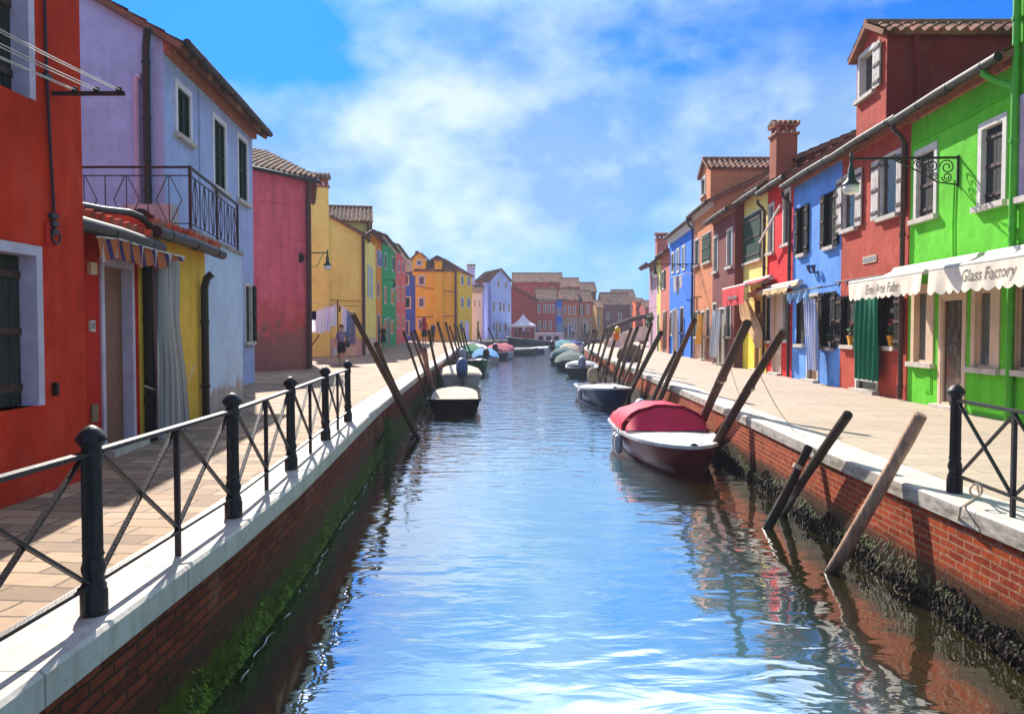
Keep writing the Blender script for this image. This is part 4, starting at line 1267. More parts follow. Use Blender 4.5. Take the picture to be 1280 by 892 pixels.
# tall vermilion house
rl, rlf = house('tall vermilion red house at the left edge with black shuttered windows', [(-4.0, 7.5), (-4.0, 0.5), (-11, .5), (-11, 7.5)], 6.3, REDL, [
    (0, -62, 51, 299, 515, o(fc=VIOLET, fw=.085, sill=False, pane=DARKIN, sh=BOARDS, shw='closed', depth=.18)),
    (0, -80, 38, -165, 96, o(fc=VIOLET, fw=.085, sill=False, pane=DARKIN, sh=BOARDS, shw='closed', depth=.18))],
    roof=('gable', 1.7), gutter=True)
f = rlf[0]
k = MB(); pts = []
for x, y in ((52, -40), (54, 40), (56, 100), (60, 180), (64, 250), (66, 292)):
    u, z = f.hit(x, y); pts.append(f.P(u, .02, z))
k.tube(pts, .014, 6)
for x, y in ((56, 96), (64, 270), (65, 280), (65, 290)):
    u, z = f.hit(x, y); k.fbox(f, u - .05, u + .05, z - .02, z + .02, 0, .04)
u, z = f.hit(66, 296); k.tube([f.P(u + .06 * math.cos(a), .03, z + .06 * math.sin(a)) for a in [i * .5 for i in range(14)]], .012, 6)
k.build('wall_cable', plain('dark_violet_cable', (52, 36, 54), .6), rl, smooth=True)
k = MB(); q = f.rect(63, 69, 478, 494); k.fbox(f, q[0] + .02, q[1] - .02, q[2], q[3], -.01, .05); k.build('shutter_catch', BLACKPIPE, rl)
k = MB(); q = f.rect(55, 60, 278, 307); k.fbox(f, q[0], q[1], q[2], q[3], -.01, .02); k.build('cable_box', REDLOW, rl)

# washing line arm and lines on the red house
wl = thing('washing_line', 'white washing lines strung from an iron arm on the vermilion house', 'washing line', f.P(*(lambda q: (q[0], 0, q[1]))(f.hit(72, 117))))
Yb = 7.04; zb = at(100, 117, Yb).z
k = MB(); k.bar((-4.0, Yb, zb), (at(156, 117, Yb).x, Yb, zb), .025, .035); k.build('arm', RUST, wl)
k = MB(); k.bar((-4.0, 2.2, zb), (-3.35, 2.2, zb), .025, .035); k.build('arm', RUST, wl)
for px in (93, 97, 118, 125, 147, 152):
    X = at(px, 115, Yb).x; k = MB()
    k.tube([Vector((X, lerp(2.2, Yb, i / 10), zb + .025 - .1 * math.sin(math.pi * i / 10))) for i in range(11)], .0045, 5)
    k.build('line', WHITE_STONE, wl)
for px in (95, 122, 150):
    k = MB(); k.blob((at(px, 115, Yb).x, Yb - .02, zb + .03), .03, .02, .025, 0, 8, 5); k.build('pulley', BLACKPIPE, wl)

# low lean-to row: crimson part and mustard part
L0, L1, L2_, L3 = (-4.40, 7.52), (-4.62, 9.9), (-4.88, 12.3), (-5.42, 16.1)
L2M = (-4.89, 12.78)
cr, crf = house('low crimson lean-to house with tiled eave and a pale framed brown door', [L1, L0, (-8, 7.52), (-8, 9.88)], 2.56, REDLOW, [
    (0, 125.5, 167, 325, 565, o(kind='door', sill=False, step=True, fc=VIOLET, fw=.08, pane=plain('brown_door_paint', (126, 84, 66), .55, .08), ground=0, depth=.12))],
    roof=('lean', .5), tiles=TILESR, gutter=True, ov=.22)
ml, mlf = house('low mustard yellow lean-to house behind the grey door curtain', [L2M, (L1[0] + .012, L1[1] + .002), (-8, 9.9), (-8, 12.22)], 2.74, YELL, [
    (0, 187, 214, 322, 545, o(kind='door', sill=False, step=True, fc=YELL, fw=.05, pane=DARKIN, ground=0))],
    roof=('lean', .5), tiles=TILESR, gutter=True, ov=.22)
f = crf[0]; fm = mlf[0]
def pipe_on(root, f, x, zt, mat, r=.05, d=.08, elbow=True):
    k = MB(); u = f.hit(x, 450)[0]
    pts = [f.P(u, d, .02), f.P(u, d, zt - .2)]
    if elbow: pts += [f.P(u, d + .04, zt - .05), f.P(u, .2, zt + .02)]
    k.tube(pts, r, 9)
    for zc in (.5, 1.5): k.tube([f.P(u, d, zc), f.P(u, d, zc + .05)], r + .012, 9)
    k.build('drainpipe', mat, root, smooth=True)
pipe_on(cr, f, 179, 2.5, BLACKPIPE, .065)
pipe_on(ml, fm, 250, 2.25, BLACKPIPE, .06)
k = MB(); u = f.hit(113, 402)[0]; z = 1.44; k.fbox(f, u - .05, u + .05, z - .06, z + .06, -.01, .03); bx = k.build('house_number', WHITE_STONE, cr)
k = MB(); k.fbox(f, u - .03, u + .03, z - .03, z + .04, .0305, .034); k.build('number_face', plain('number_face_grey', (120, 124, 136), .5), bx)
k = MB(); q = f.rect(109, 117, 328, 343); k.fbox(f, *q, -.01, .04); k.build('bell_box', CREAM, cr)
k = MB(); q = f.rect(113, 121, 505, 527); k.fbox(f, *q, -.01, .02); k.build('meter_hatch', plain('bare_metal_hatch', (120, 98, 70), .6), cr)
k = MB(); 
pts = [f.P(f.L - .02, .05, 2.62), f.P(f.L * .5, .07, 2.70), f.P(.5, .1, 2.77), f.P(.25, .14, 2.75), f.P(.08, .2, 2.66), f.P(.0, .24, 2.56)]
k.tube(pts, .04, 9); k.build('overflow_pipe', COPPERG, cr, smooth=True)

# grey striped curtain and striped pelmet
drape('long grey striped curtain hanging at the mustard house door', fm, [(189, 222, 320), (192, 220, 338), (193, 221, 400), (194, 229, 460), (194, 234, 541)], .16, cloth('grey_mauve_stripe', [(150, 148, 150), (178, 172, 170), (132, 132, 140), (170, 158, 158), (120, 118, 126)], .07), 6, .04, rod=True)
fr_ = Fac((crf[0].P(0, .32, 0).x - .0, 0), (0, 1))
pts3 = []
for x, y, dd in ((121, 296, .3), (150, 299, .3), (172, 306, .3), (200, 314, .3), (229, 321, .3)):
    u, z = crf[0].hit(x, y, dd); pts3.append(crf[0].P(u, dd, z))
pm = thing('striped_pelmet', 'orange and purple striped cloth pelmet slung under the lean-to gutter', 'pelmet', pts3[1])
rows = []; uvs = []; N = 48
def along(P, s):
    k = min(len(P) - 2, int(s * (len(P) - 1))); return lerp(P[k], P[k + 1], s * (len(P) - 1) - k)
for j in range(5):
    row = []
    for i in range(N + 1):
        s = i / N; p = along(pts3, s); dz = [.27, .25, .22, .12, .05]
        drop = along([Vector((0, 0, .26)), Vector((0, 0, .2)), Vector((0, 0, .24)), Vector((0, 0, .2)), Vector((0, 0, .04))], s).z
        p = p + Vector((.03 * math.sin(i * .8 + j * .5), 0, -drop * j / 4 - .02 * math.sin(i * .55) * j / 4)); row.append(p); uvs.append((s * 3.6, j * .06))
    rows.append(row)
k = MB(); k.loft(rows, closed=False, uvs=uvs); k.build('cloth', cloth('orange_purple_stripe', [(176, 96, 54), (168, 92, 58), (58, 42, 84), (186, 160, 164), (172, 92, 58), (66, 48, 92)], .09), pm, smooth=80, recalc=False)
k = MB(); k.tube(pts3, .012, 6); k.build('cord', WHITE_STONE, pm)
k = MB(); fz = Fac(L2_, L1)
a = [fm.hit(x, y, .2) for x, y in ((187, 482), (205, 489), (225, 489), (240, 478), (249, 455))]
r_ = thing('rope', 'thin pale cord looped from the mustard door to the black drainpipe', 'cord', fm.P(a[0][0], .2, a[0][1]))
k.tube([fm.P(u, .14, z) for u, z in a], .008, 5); k.build('cord', CREAM, r_, smooth=True)

# pale blue ground floor with roof terrace in front of the lavender house
TZ = 2.88
pb, pbf = house('flaking pale blue ground floor annex carrying a railed roof terrace', [L3, (L2_[0] - .001, L2_[1] + .003), (-9.5, 12.3), (-9.5, 16.1)], TZ, PALEB, [])
k = MB(); k.prism([(L3[0] + .03, 16.13), (L2_[0] + .03, 12.28), (-9.5, 12.28), (-9.5, 16.13)], TZ + .002, TZ + .06); k.build('terrace_slab', plain('terrace_concrete', (150, 142, 136), .9, .2, 4, .3), pb)
BLK_ = plain('thin_black_iron', (30, 25, 27), .6, .2, 9)
rt = thing('terrace_railing', 'thin black iron railing with diamond bars round the roof terrace', 'railing', (L2_[0], 12.34, TZ + .06))
def fence_run(A, B, post0=True):
    A, B = Vector(A), Vector(B); d = (B - A); L = d.length; d.normalize(); z0 = TZ + .06
    def Z(p, z): return Vector((p.x, p.y, z0 + z))
    k = MB(); k.bar(Z(A, .95), Z(B, .95), .04, .03); k.build('top_rail', BLK_, rt)
    k = MB(); k.bar(Z(A, .82), Z(B, .82), .02, .015); k.bar(Z(A, .09), Z(B, .09), .02, .015); k.build('bottom_rail', BLK_, rt)
    n = max(2, round(L / .62))
    k = MB()
    for i in range(n):
        p, q = A + d * (L * i / n), A + d * (L * (i + 1) / n); m = (p + q) / 2
        if i: k.bar(Z(p, .09), Z(p, .82), .013, .013)
        h = L / n * .3
        for sg in (-1, 1):
            k.bar(Z(m + d * (sg * .02), .82), Z(m + d * (sg * h), .45), .011, .011); k.bar(Z(m + d * (sg * h), .45), Z(m + d * (sg * .02), .09), .011, .011)
        k.bar(Z(m, .09), Z(m, .82), .011, .011)
    k.build('lattice', BLK_, rt)
    for e in ([A, B] if post0 else [B]):
        k = MB(); k.bar(Z(e, 0), Z(e, .97), .04, .04); k.build('post', BLK_, rt)
ca = (L2_[0] - .06, 12.36, 0); cb = (L3[0] - .06, 16.05, 0)
fence_run((-8.2, 12.36, 0), ca); fence_run(ca, cb, False)
mid = lerp(Vector(ca), Vector(cb), .5); k = MB(); k.bar(mid + Vector((0, 0, TZ + .06)), mid + Vector((0, 0, TZ + 1.02)), .035, .035); k.build('post', BLK_, rt)
ac = thing('air_conditioner', 'dusty white air conditioning box on the roof terrace', 'air conditioner', (-6.1, 13.6, TZ + .06))
k = MB(); k.box((-6.1, 13.6, TZ + .34), .8, .34, .55); k.build('case', plain('dusty_white_case', (196, 180, 180), .6, .12), ac)
k = MB(); k.lathe([(.2, 0), (.2, .02), (.16, .03)], (-6.2, 13.43, TZ + .34), 16, m=Matrix.Rotation(math.pi / 2, 3, 'X')); k.build('fan_grille', IRON, ac)
# stair rail behind the terrace
# lavender upper house
lv, lvf = house('two storey lavender blue house with white framed dark windows and heavy eaves', [(-6.86, 21.3), (-6.33, 14.7), (-14.5, 14.2), (-15, 20.8)], 6.72, LAV, [
    (0, 218.6, 239.2, 107, 178, o(fw=.12, fc=LAVTRIM, pane=BOARDS, sash=GREENSH, half=True)),
    (0, 265.3, 282.6, 147, 241, o(fw=.12, fc=LAVTRIM, pane=BOARDS, sash=GREENSH, half=True)),
    (0, 296, 309.6, 170, 256, o(fw=.12, fc=LAVTRIM, pane=BOARDS, sash=GREENSH, half=True)),
    (0, 305.5, 314.5, 354, 431, o(fw=.08, pane=DARKIN, sh=BLACKSH, shw='left'))],
    roof=('gable', 2.35), tiles=TILESD, gutter=True, cornice=(.3, .22, CORNICE), ov=.42)
f = lvf[1]
k = MB(); u = f.hit(185, 100)[0]; zt = f.hit(185, 30)[1]
k.tube([f.P(u - .1, .26, zt - .16), f.P(u, .09, zt - .5), f.P(u, .09, 3.05)], .066, 10)
for zc in (3.9, 5.2, 6.2): k.tube([f.P(u, .09, zc), f.P(u, .09, zc + .04)], .08, 10)
k.build('drainpipe', BLACKPIPE, lv, smooth=True)
k = MB(); u = f.hit(172, 100)[0]; z = f.hit(172, 98)[1]
k.tube([f.P(u, .06, 2.95), f.P(u, .06, z - .05), f.P(u - .02, .08, z), f.P(u - .1, .1, z + .02)], .055, 9); k.build('vent_pipe', plain('mauve_white_pipe', (196, 176, 206), .6), lv, smooth=True)
k = MB(); u = lvf[0].hit(248, 150)[0]; k.tube([lvf[0].P(u, .02, 6.3), lvf[0].P(u, .02, 3.0)], .012, 5); k.build('wall_cable', LAV, lv)
# raspberry house, end on
pk, pkf = house('weathered raspberry red house end with flaking plaster and a dark drainpipe', [(-7.23, 28.7), (-8.9, 26.2), (-15, 30), (-13, 34.4), (-8.75, 34.4)], 6.75, PINKR, [])
k = MB(); 
tile_slab(k, (-6.95, 28.55, 6.78), (-9.2, 25.8, 6.78), (-12.5, 29.8, 8.7), (-10.2, 33.0, 8.7)); tile_slab(k, (-6.9, 28.5, 6.78), (-8.5, 34.6, 6.78), (-10.2, 33.0, 8.7), (-10.15, 32.9, 8.7))
k.build('roof', TILESD, pk, smooth=50, recalc=False)
f = pkf[0]
k = MB(); k.tube([f.P(-.2, .3, 6.66), f.P(f.L + .3, .3, 6.68)], .07, 10); k.build('gutter', BLACKPIPE, pk, smooth=True)
k = MB(); k.tube([f.P(.3, .28, 6.62), f.P(.14, .12, 6.3), f.P(.14, .12, .02)], .085, 10); k.build('drainpipe', BROWNPIPE, pk, smooth=True)
k = MB(); u, z = f.hit(374.5, 322); k.lathe([(.17, -.02), (.17, .03), (.12, .03)], f.P(u, 0, z), 16, m=Matrix.Rotation(math.pi / 2, 3, 'X')); k.build('flue_hole', DARKIN, pk)
k = MB(); z = f.hit(350, 254)[1]; k.fbox(f, .3, f.L, z - .02, z + .02, -.01, .02); k.build('string_line', PINKR, pk)
# apricot house with chimney breast
yw, ywf = house('apricot yellow gable house with a tall chimney breast and pink plastered foot', [(-7.8, 42.4), (-10.6, 41.2), (-12.2, 46.5), (-8.06, 47.4)], 6.3, YELW, [
    (3, 459.2, 461.2, 330, 372, o(far=True, pane=SKYL, fw=.1)), (3, 463.2, 465.2, 334, 374, o(far=True, pane=SKYL, fw=.1))])
f = ywf[0]
k = MB(); A, B = f.P(-.1, 0, 6.3), f.P(f.L, 0, 6.3); zt = f.hit(411, 271)[1]
uc = f.hit(411, 270)[0]
vs = [f.P(0, 0, 6.3), f.P(uc, 0, zt), f.P(f.L, 0, zt), f.P(f.L, 0, 6.3)]
back = [p + Vector((-.9, 4.6, 0)) for p in vs]
k.add(vs + back, [(0, 1, 2, 3), (4, 5, 6, 7), (0, 1, 5, 4), (1, 2, 6, 5)]); k.build('gable', YELWCH, yw)
k = MB(); e = Vector((.1, -.12, .03)); tile_slab(k, vs[0] + e + Vector((.25, 0, -.1)), back[0] + e + Vector((.25, 0, -.1)), back[1] + e, vs[1] + e); k.build('roof', TILESD, yw, smooth=50, recalc=False)
k = MB(); u1, u2 = f.hit(410.5, 300)[0], f.hit(388.6, 300)[0]
ztop = f.hit(400, 214)[1]
k.fbox(f, u1, u2 + .0, -.5, ztop - .85, -.6, .16); cb_ = k.build('chimney', YELWCH, yw)
k = MB(); k.fbox(f, u1 - .06, u2 + .06, ztop - .84, ztop - .74, -.66, .22)
for s in (.06, .36, .64, .94):
    for d in (.1, -.5): k.fbox(f, lerp(u1, u2, s) - .05, lerp(u1, u2, s) + .05, ztop - .739, ztop - .4, d - .07, d + .07)
k.build('chimney_cap', CORNICE, cb_)
k = MB(); tile_slab(k, f.P(u1 - .1, .28, ztop - .4), f.P(u2 + .1, .28, ztop - .4), f.P(u2 + .1, -.2, ztop - .05), f.P(u1 - .1, -.2, ztop - .05)); tile_slab(k, f.P(u2 + .1, -.7, ztop - .4), f.P(u1 - .1, -.7, ztop - .4), f.P(u1 - .1, -.2, ztop - .05), f.P(u2 + .1, -.2, ztop - .05)); k.build('cap_tiles', TILESD, cb_, recalc=False)
k = MB(); u = f.hit(457, 400)[0] + .12; k.tube([f.P(u - .5, .1, 6.62), f.P(u, .1, 6.3), f.P(u, .1, .05)], .09, 9); k.build('drainpipe', BROWNPIPE, yw, smooth=True)
k = MB(); z = f.hit(430, 376)[1]; k.tube([f.P(0, .03, z), f.P(f.L * .7, .03, z + .05)], .03, 6); k.tube([f.P(0, .03, z - .25), f.P(f.L * .7, .03, z - .25)], .02, 6); k.build('wall_cable', OLIVE, yw)
ub, ubf = house('olive cream upper block with tiled roof rising behind the apricot gable', [(-8.2, 46.6), (-13, 45.6), (-14, 51), (-9.2, 52)], 7.75, OLIVE, [], roof=('gable', 1.1), tiles=TILESD, seg=4)
k = MB(); f = ubf[0]; k.tube([f.P(.2, .2, 7.6), f.P(.12, .1, 7.3), f.P(.12, .1, 6.2)], .08, 8); k.build('drainpipe', BROWNPIPE, ub, smooth=True)

# ---- row along the left quay: orange, green, coral
def lp_(Y): return -8.05 - .064 * (Y - 47.3)
def lY(x): return (8.05 - .064 * 47.3) / ((CX - x) / FPX - .064)
def lpoly(xl, xr, depth=7, adj=0.0):
    a, b = lY(xl), lY(xr)
    return [(lp_(b) + adj, b), (lp_(a) + adj, a), (lp_(a) - depth, a), (lp_(b) - depth, b)]
house('bright orange narrow house with vivid blue shutters', lpoly(470.2, 478, 7, -.02), 7.0, ORANGEL, [
    (0, 473.6, 476.3, 314, 334, o(far=True, sh=BLUESH, pane=DARKGLASS, fw=.1)), (0, 470.8, 472.2, 312, 334, o(far=True, pane=BLUESH, fw=.1)),
    (0, 471.3, 473.7, 352, 372, o(far=True, pane=REDSH, fw=.1)), (0, 471.5, 474.5, 392, 428, o(far=True, kind='door', pane=DARKIN, fw=.1, ground=0))], roof=('gable', 1.2), gutter=True, seg=4)
gl_, glf = house('leaf green three storey house with white framed shutters', lpoly(478, 495), 7.5, GREENL, [
    (0, 480.5, 483, 316, 337, o(far=True, pane=GREENSH, fw=.12)), (0, 489.6, 492.2, 320, 339, o(far=True, pane=GREENSH, fw=.12, sh=GREENSH, shw='left')),
    (0, 480, 482.8, 358, 380, o(far=True, pane=DARKGLASS, fw=.12)), (0, 488.5, 491.8, 361, 381, o(far=True, pane=DARKGLASS, fw=.12)),
    (0, 480, 483, 398, 416, o(far=True, pane=DARKGLASS, fw=.12)), (0, 488.2, 491.6, 400, 418, o(far=True, pane=DARKGLASS, fw=.12)), (0, 484.3, 486.6, 396, 426, o(far=True, kind='door', pane=DOORWOOD, fw=.12, ground=0))],
    roof=('gable', 1.3), gutter=True, cornice=(.3, .15, CORNW), seg=4)
house('coral pink three storey house with dark windows next to the green one', lpoly(495, 507.4), 8.0, SALM, [
    (0, 496.2, 498.4, 357, 376, o(far=True, pane=DARKGLASS, fw=.12)), (0, 502.3, 504.6, 357, 377, o(far=True, pane=DARKGLASS, fw=.12)),
    (0, 496.2, 498.4, 393, 411, o(far=True, pane=DARKGLASS, fw=.12)), (0, 502.2, 504.6, 394, 411, o(far=True, pane=DARKGLASS, fw=.12)),
    (0, 497, 499, 326, 341, o(far=True, pane=REDSH, fw=.12)), (0, 502.6, 504.8, 327, 341, o(far=True, pane=REDSH, fw=.12))],
    roof=('gable', 1.2), gutter=True, cornice=(.4, .2, CORNW), seg=4)

# ---- big golden house and its neighbours, facing the water
def pt(x, Y): return (at(x, 412, Y).x, Y)
def zpx(y, Y): return EYE + (412 - y) * Y / FPX
house('cobalt blue house squeezed between the coral and the golden houses', [pt(520, 82), pt(503, 82), (pt(503, 82)[0], 90), (pt(520, 82)[0], 90)], zpx(339, 82), BLUEL, [
    (0, 505.4, 511.6, 343, 357, o(far=True, pane=DARKGLASS, fw=.16)), (0, 505, 514, 370, 386, o(far=True, pane=GREENSH, fw=.16)), (0, 506, 512, 400, 420, o(far=True, pane=BLUESH, fw=.12))], roof=('gable', 1.6), seg=3)
gd, gdf = house('large golden yellow corner house with hipped roof and attic turret', [pt(573, 80), pt(519.5, 80), (pt(519.5, 80)[0] - .6, 89), pt(590, 88)], zpx(339, 80), GOLD, [
    (0, 522.3, 531.5, 344, 357, o(far=True, pane=GREYGLASS, fw=.14)), (0, 522.3, 531, 371.5, 384.5, o(far=True, pane=GREYGLASS, fw=.14)), (0, 522, 529, 398, 412, o(far=True, pane=GREYGLASS, fw=.14)),
    (3, 576, 579.4, 344, 357, o(far=True, pane=GREYGLASS, fw=.14)), (3, 584, 587.4, 345, 358, o(far=True, pane=GREYGLASS, fw=.14)),
    (3, 576, 579.4, 371, 385, o(far=True, pane=GREYGLASS, fw=.14)), (3, 584, 587.4, 372, 385, o(far=True, pane=GREYGLASS, fw=.14)),
    (3, 575.5, 578.5, 400, 416, o(far=True, pane=GREYGLASS, fw=.14)), (3, 581, 586, 401, 424, o(far=True, kind='door', pane=LAVS, fw=.14, ground=0))],
    roof=('hip', 1.7), seg=3)
k = MB(); A, B = pt(516, 79.96), pt(532.5, 79.96); zt = zpx(325, 80)
k.prism([A, B, (B[0], 83), (A[0], 83)], zpx(338, 80) - .5, zt); mx_ = (A[0] + B[0]) / 2
k.add([(A[0], A[1], zt), (B[0], B[1], zt), (mx_ + .3, A[1], zpx(317.5, 80)), (mx_ - .3, A[1], zpx(317.5, 80))], [(0, 1, 2, 3)])
tr = k.build('turret', GOLD, gd)
k = MB(); f = Fac(B, A); O = f.rect(520, 528, 324.5, 332.5); window(tr, f, O, far=True, fw=.14, pane=GREYGLASS)
k = MB(); tile_slab(k, (B[0] + .2, 79.7, zt - .02), (B[0] + .2, 83, zt - .02), (mx_ + .2, 83, zpx(316.5, 80)), (mx_ + .2, 79.7, zpx(316.5, 80)), seg=3); tile_slab(k, (A[0] - .2, 83, zt - .02), (A[0] - .2, 79.7, zt - .02), (mx_ - .2, 79.7, zpx(316.5, 80)), (mx_ - .2, 83, zpx(316.5, 80)), seg=3)
k.tube([(mx_ - .2, 79.7, zpx(316.5, 80) + .02), (mx_ - .2, 83, zpx(316.5, 80) + .02)], .2, 6); k.build('turret_roof', TILESD, tr, recalc=False)
k = MB(); A, B = pt(543.5, 79.9), pt(552.5, 79.9); k.prism([A, B, (B[0], 81), (A[0], 81)], 6, zpx(326.5, 80)); chg = k.build('chimney', GOLD, gd)
k = MB(); k.prism([(A[0] - .15, A[1] - .15), (B[0] + .15, B[1] - .15), (B[0] + .15, 81.15), (A[0] - .15, 81.15)], zpx(326.5, 80), zpx(324.5, 80)); k.build('chimney_cap', TILESD, chg)
f = gdf[0]; k = MB(); k.tube([f.P(f.hit(x, 380)[0], .05, zpx(y, 80)) for x, y in ((520, 357), (545, 362), (572, 365.5))], .03, 5); k.tube([f.P(f.hit(x, 380)[0], .05, zpx(y, 80)) for x, y in ((520, 396), (572, 395))], .03, 5); k.build('wall_cable', BROWNPIPE, gd, smooth=True)
f = gdf[0]; k = MB(); u = f.hit(572, 380)[0] + .2; k.tube([f.P(u, .1, 7.2), f.P(u, .1, .3)], .1, 8); k.build('drainpipe', BROWNPIPE, gd, smooth=True)
k = MB(); ch_ = f.P(f.hit(560, 380)[0], 0, 0); u1, u2 = f.hit(553.5, 380)[0], f.hit(542, 380)[0]; k.fbox(f, u1, u2, 0, 7.1, -.1, .18); k.build('flue_breast', GOLD, gd)
house('small soft lilac house beside the golden corner house', [pt(603, 91), pt(589, 91), (pt(589, 91)[0], 96), (pt(603, 91)[0], 96)], zpx(364, 91), LAVS, [
    (0, 592.5, 594.5, 375, 384, o(far=True, fw=.1, pane=GREYGLASS)), (0, 598.6, 600.6, 375, 384, o(far=True, fw=.1, pane=GREYGLASS)), (0, 595.5, 599.5, 400, 422, o(far=True, kind='door', fw=.12, pane=DARKGLASS, ground=0))], roof=('lean', 1.0), seg=3)
SK = [pt(639, 97), pt(614, 95), pt(593, 101), pt(619, 103)]
sk, skf = house('powder blue gabled house with oxblood shutters facing the water', SK, zpx(350, 95), SKYL, [
    (0, 621.8, 624.4, 351, 360, o(far=True, fw=.08, pane=REDSH)), (0, 631, 633.6, 352, 361, o(far=True, fw=.08, pane=REDSH)),
    (0, 616, 618.4, 377 + 0, 389, o(far=True, fw=.06, pane=REDSH)), (0, 623.8, 626.4, 377, 389, o(far=True, fw=.06, pane=REDSH)), (0, 628.4, 631, 378, 389, o(far=True, fw=.06, pane=REDSH)), (0, 634.8, 637, 379, 390, o(far=True, fw=.06, pane=REDSH)),
    (0, 616, 618.4, 403.5, 414.5, o(far=True, fw=.06, pane=DARKGLASS)), (0, 623.6, 626, 403.5, 414.5, o(far=True, fw=.06, pane=REDSH)), (0, 630.5, 633.2, 403, 414, o(far=True, fw=.06, pane=REDSH)), (0, 619.6, 622, 402, 422, o(far=True, kind='door', fw=.08, pane=BLACKSH, ground=0)),
    (1, 597.5, 603.5, 351, 359, o(far=True, fw=.14, pane=REDSH))])
k = MB(); A, B = [Vector((p[0], p[1], zpx(350, 95))) for p in SK[:2]]; C_, D_ = [Vector((p[0], p[1], zpx(350, 95))) for p in SK[2:]]
up = Vector((0, 0, 1.4)); R0, R1 = (A + B) / 2 + up, (C_ + D_) / 2 + up
k.add([A, B, R0], [(0, 1, 2)]); k.build('gable', SKYL, sk)
k = MB(); k.add([C_, D_, R1], [(0, 1, 2)]); k.build('gable', SKYL, sk)
k = MB(); tile_slab(k, B + Vector((-.2, -.3, -.1)), C_ + Vector((-.3, 0, -.1)), R1, R0 + Vector((0, -.3, 0)), seg=3); tile_slab(k, D_, A + Vector((.2, -.3, -.1)), R0 + Vector((0, -.3, 0)), R1, seg=3); k.build('roof', TILES, sk, recalc=False)
chimney(sk, pt(589, 98)[0], 98, 6.5, zpx(331, 98), .9, .9, stucco('lilac_chimney_render', (190, 186, 230), worn=0))

# ---- far end of the canal
def fh(label, xl, xr, Y, ye, mat, wins=(), roof=('gable', 1.5), depth=7, tiles=TILES, skew=0.0, name='house', **kw):
    A, B = pt(xl, Y), pt(xr, Y + skew)
    return house(label, [B, A, (A[0], Y + depth), (B[0], Y + skew + depth)], zpx(ye, Y), mat, [(0, *w[:4], dict(far=True, fw=.15, **w[4])) for w in wins], roof=roof, tiles=tiles, seg=3, **kw)
gw = lambda x, y, h=11, w=3.4, **k: (x - w / 2, x + w / 2, y, y + h, dict(pane=GREYGLASS, **k))
# brick red long house: gable wall toward us, front to the right
RA, RB, RC, RD_ = pt(671, 104), pt(639, 101), pt(640, 112), pt(676, 116)
rr, rrf = house('long brick red house whose blank gable wall rises behind the white tent', [RA, RB, RC, RD_], zpx(375, 103), REDF, [])
k = MB(); a, b = Vector((*RA, zpx(375, 104))), Vector((*RB, zpx(375, 104))); up = Vector((0, 0, zpx(358, 101) - zpx(375, 101)))
k.add([a, b, b + up], [(0, 1, 2)]); k.build('gable', REDF, rr)
k = MB(); c, d_ = Vector((*RC, zpx(375, 104))), Vector((*RD_, zpx(375, 104)))
tile_slab(k, d_ + Vector((.3, 0, -.05)), a + Vector((.3, -.3, -.05)), b + up + Vector((0, -.3, .02)), c + up, seg=3); k.build('roof', TILESD, rr, recalc=False)
fh('old rose house with pale framed windows right of the white tent', 671.5, 694.5, 104, 374, REDF2, [gw(674, 380), gw(681, 380), gw(686.5, 380), gw(691.5, 380), gw(674.5, 401), gw(681, 401), gw(688, 401)], cornice=(.3, .2, CORNW), tiles=TILESD)
fh('narrow bright azure house between old rose and burnt orange fronts', 694.8, 702.2, 104.5, 373, BLF, [gw(697, 385, 10, 2.6), gw(700.5, 385, 10, 2.6)], roof=('gable', 1.0))
fh('burnt orange house with stone coloured ground floor at the canal end', 702.4, 722, 105, 374, ORF, [gw(706, 382), gw(712, 382), gw(718, 382), (710, 715, 404, 421, dict(kind='door', pane=BLUESH)), gw(705, 402, 12), gw(719, 402, 12)], tiles=TILESD)
fh('burnt orange house with open green shutters near the footbridge', 722.3, 739.5, 106, 376, ORF, [gw(727, 381, 14, 3.4, sh=GREENSH), gw(734.5, 381, 12, 3.4), (728, 734, 402, 421, dict(kind='door', pane=GREENSH))], tiles=TILESD)
fh('dark red tall house with a broad tiled roof behind the azure one', 641, 703, 122, 352, REDF, [gw(690, 358, 8)], roof=('gable', 1.5), tiles=TILES)
fh('dark red upper storey with blank wall over the orange fronts', 701.5, 724.5, 118, 358, stucco('deep_red_render', (160, 44, 44), worn=0), [], roof=('gable', 1.4), tiles=TILES)
fh('sooty red house with low tiled roof far at the canal end', 724.8, 745, 124, 364, PURP, [gw(737, 385)], roof=('gable', 1.5), tiles=TILESD)
fh('narrow ochre house front far beyond the footbridge', 745.5, 753.2, 110, 384, OCH, [gw(748, 392, 20, 2)], roof=('gable', 1))
fh('dusky mauve long house far beyond the footbridge', 753.4, 788, 118, 380, PURP, [gw(760, 391, 9, 4), gw(775, 391, 10, 4)], roof=('gable', 1.8), tiles=TILESD)
dl = fh('grey lavender distant house rising over the mauve roof', 767, 794, 150, 372, LAVF, [gw(785, 378, 9)], roof=('gable', 1.6), tiles=TILESD)
fh('pale blue white distant house beside the orange one', 787, 794, 132, 378, stucco('pale_distant_render', (176, 196, 220), worn=0), [gw(790, 384, 9, 2)], roof=('gable', 1))
fh('distant vivid orange house over the footbridge', 794.3, 806, 128, 377, ORF2, [gw(803, 385, 8)], roof=('gable', .6))
fh('salmon distant house at the right end behind the lilac eaves', 806.5, 822, 112, 384, REDF2, [gw(810, 392)], roof=('gable', 1.0))
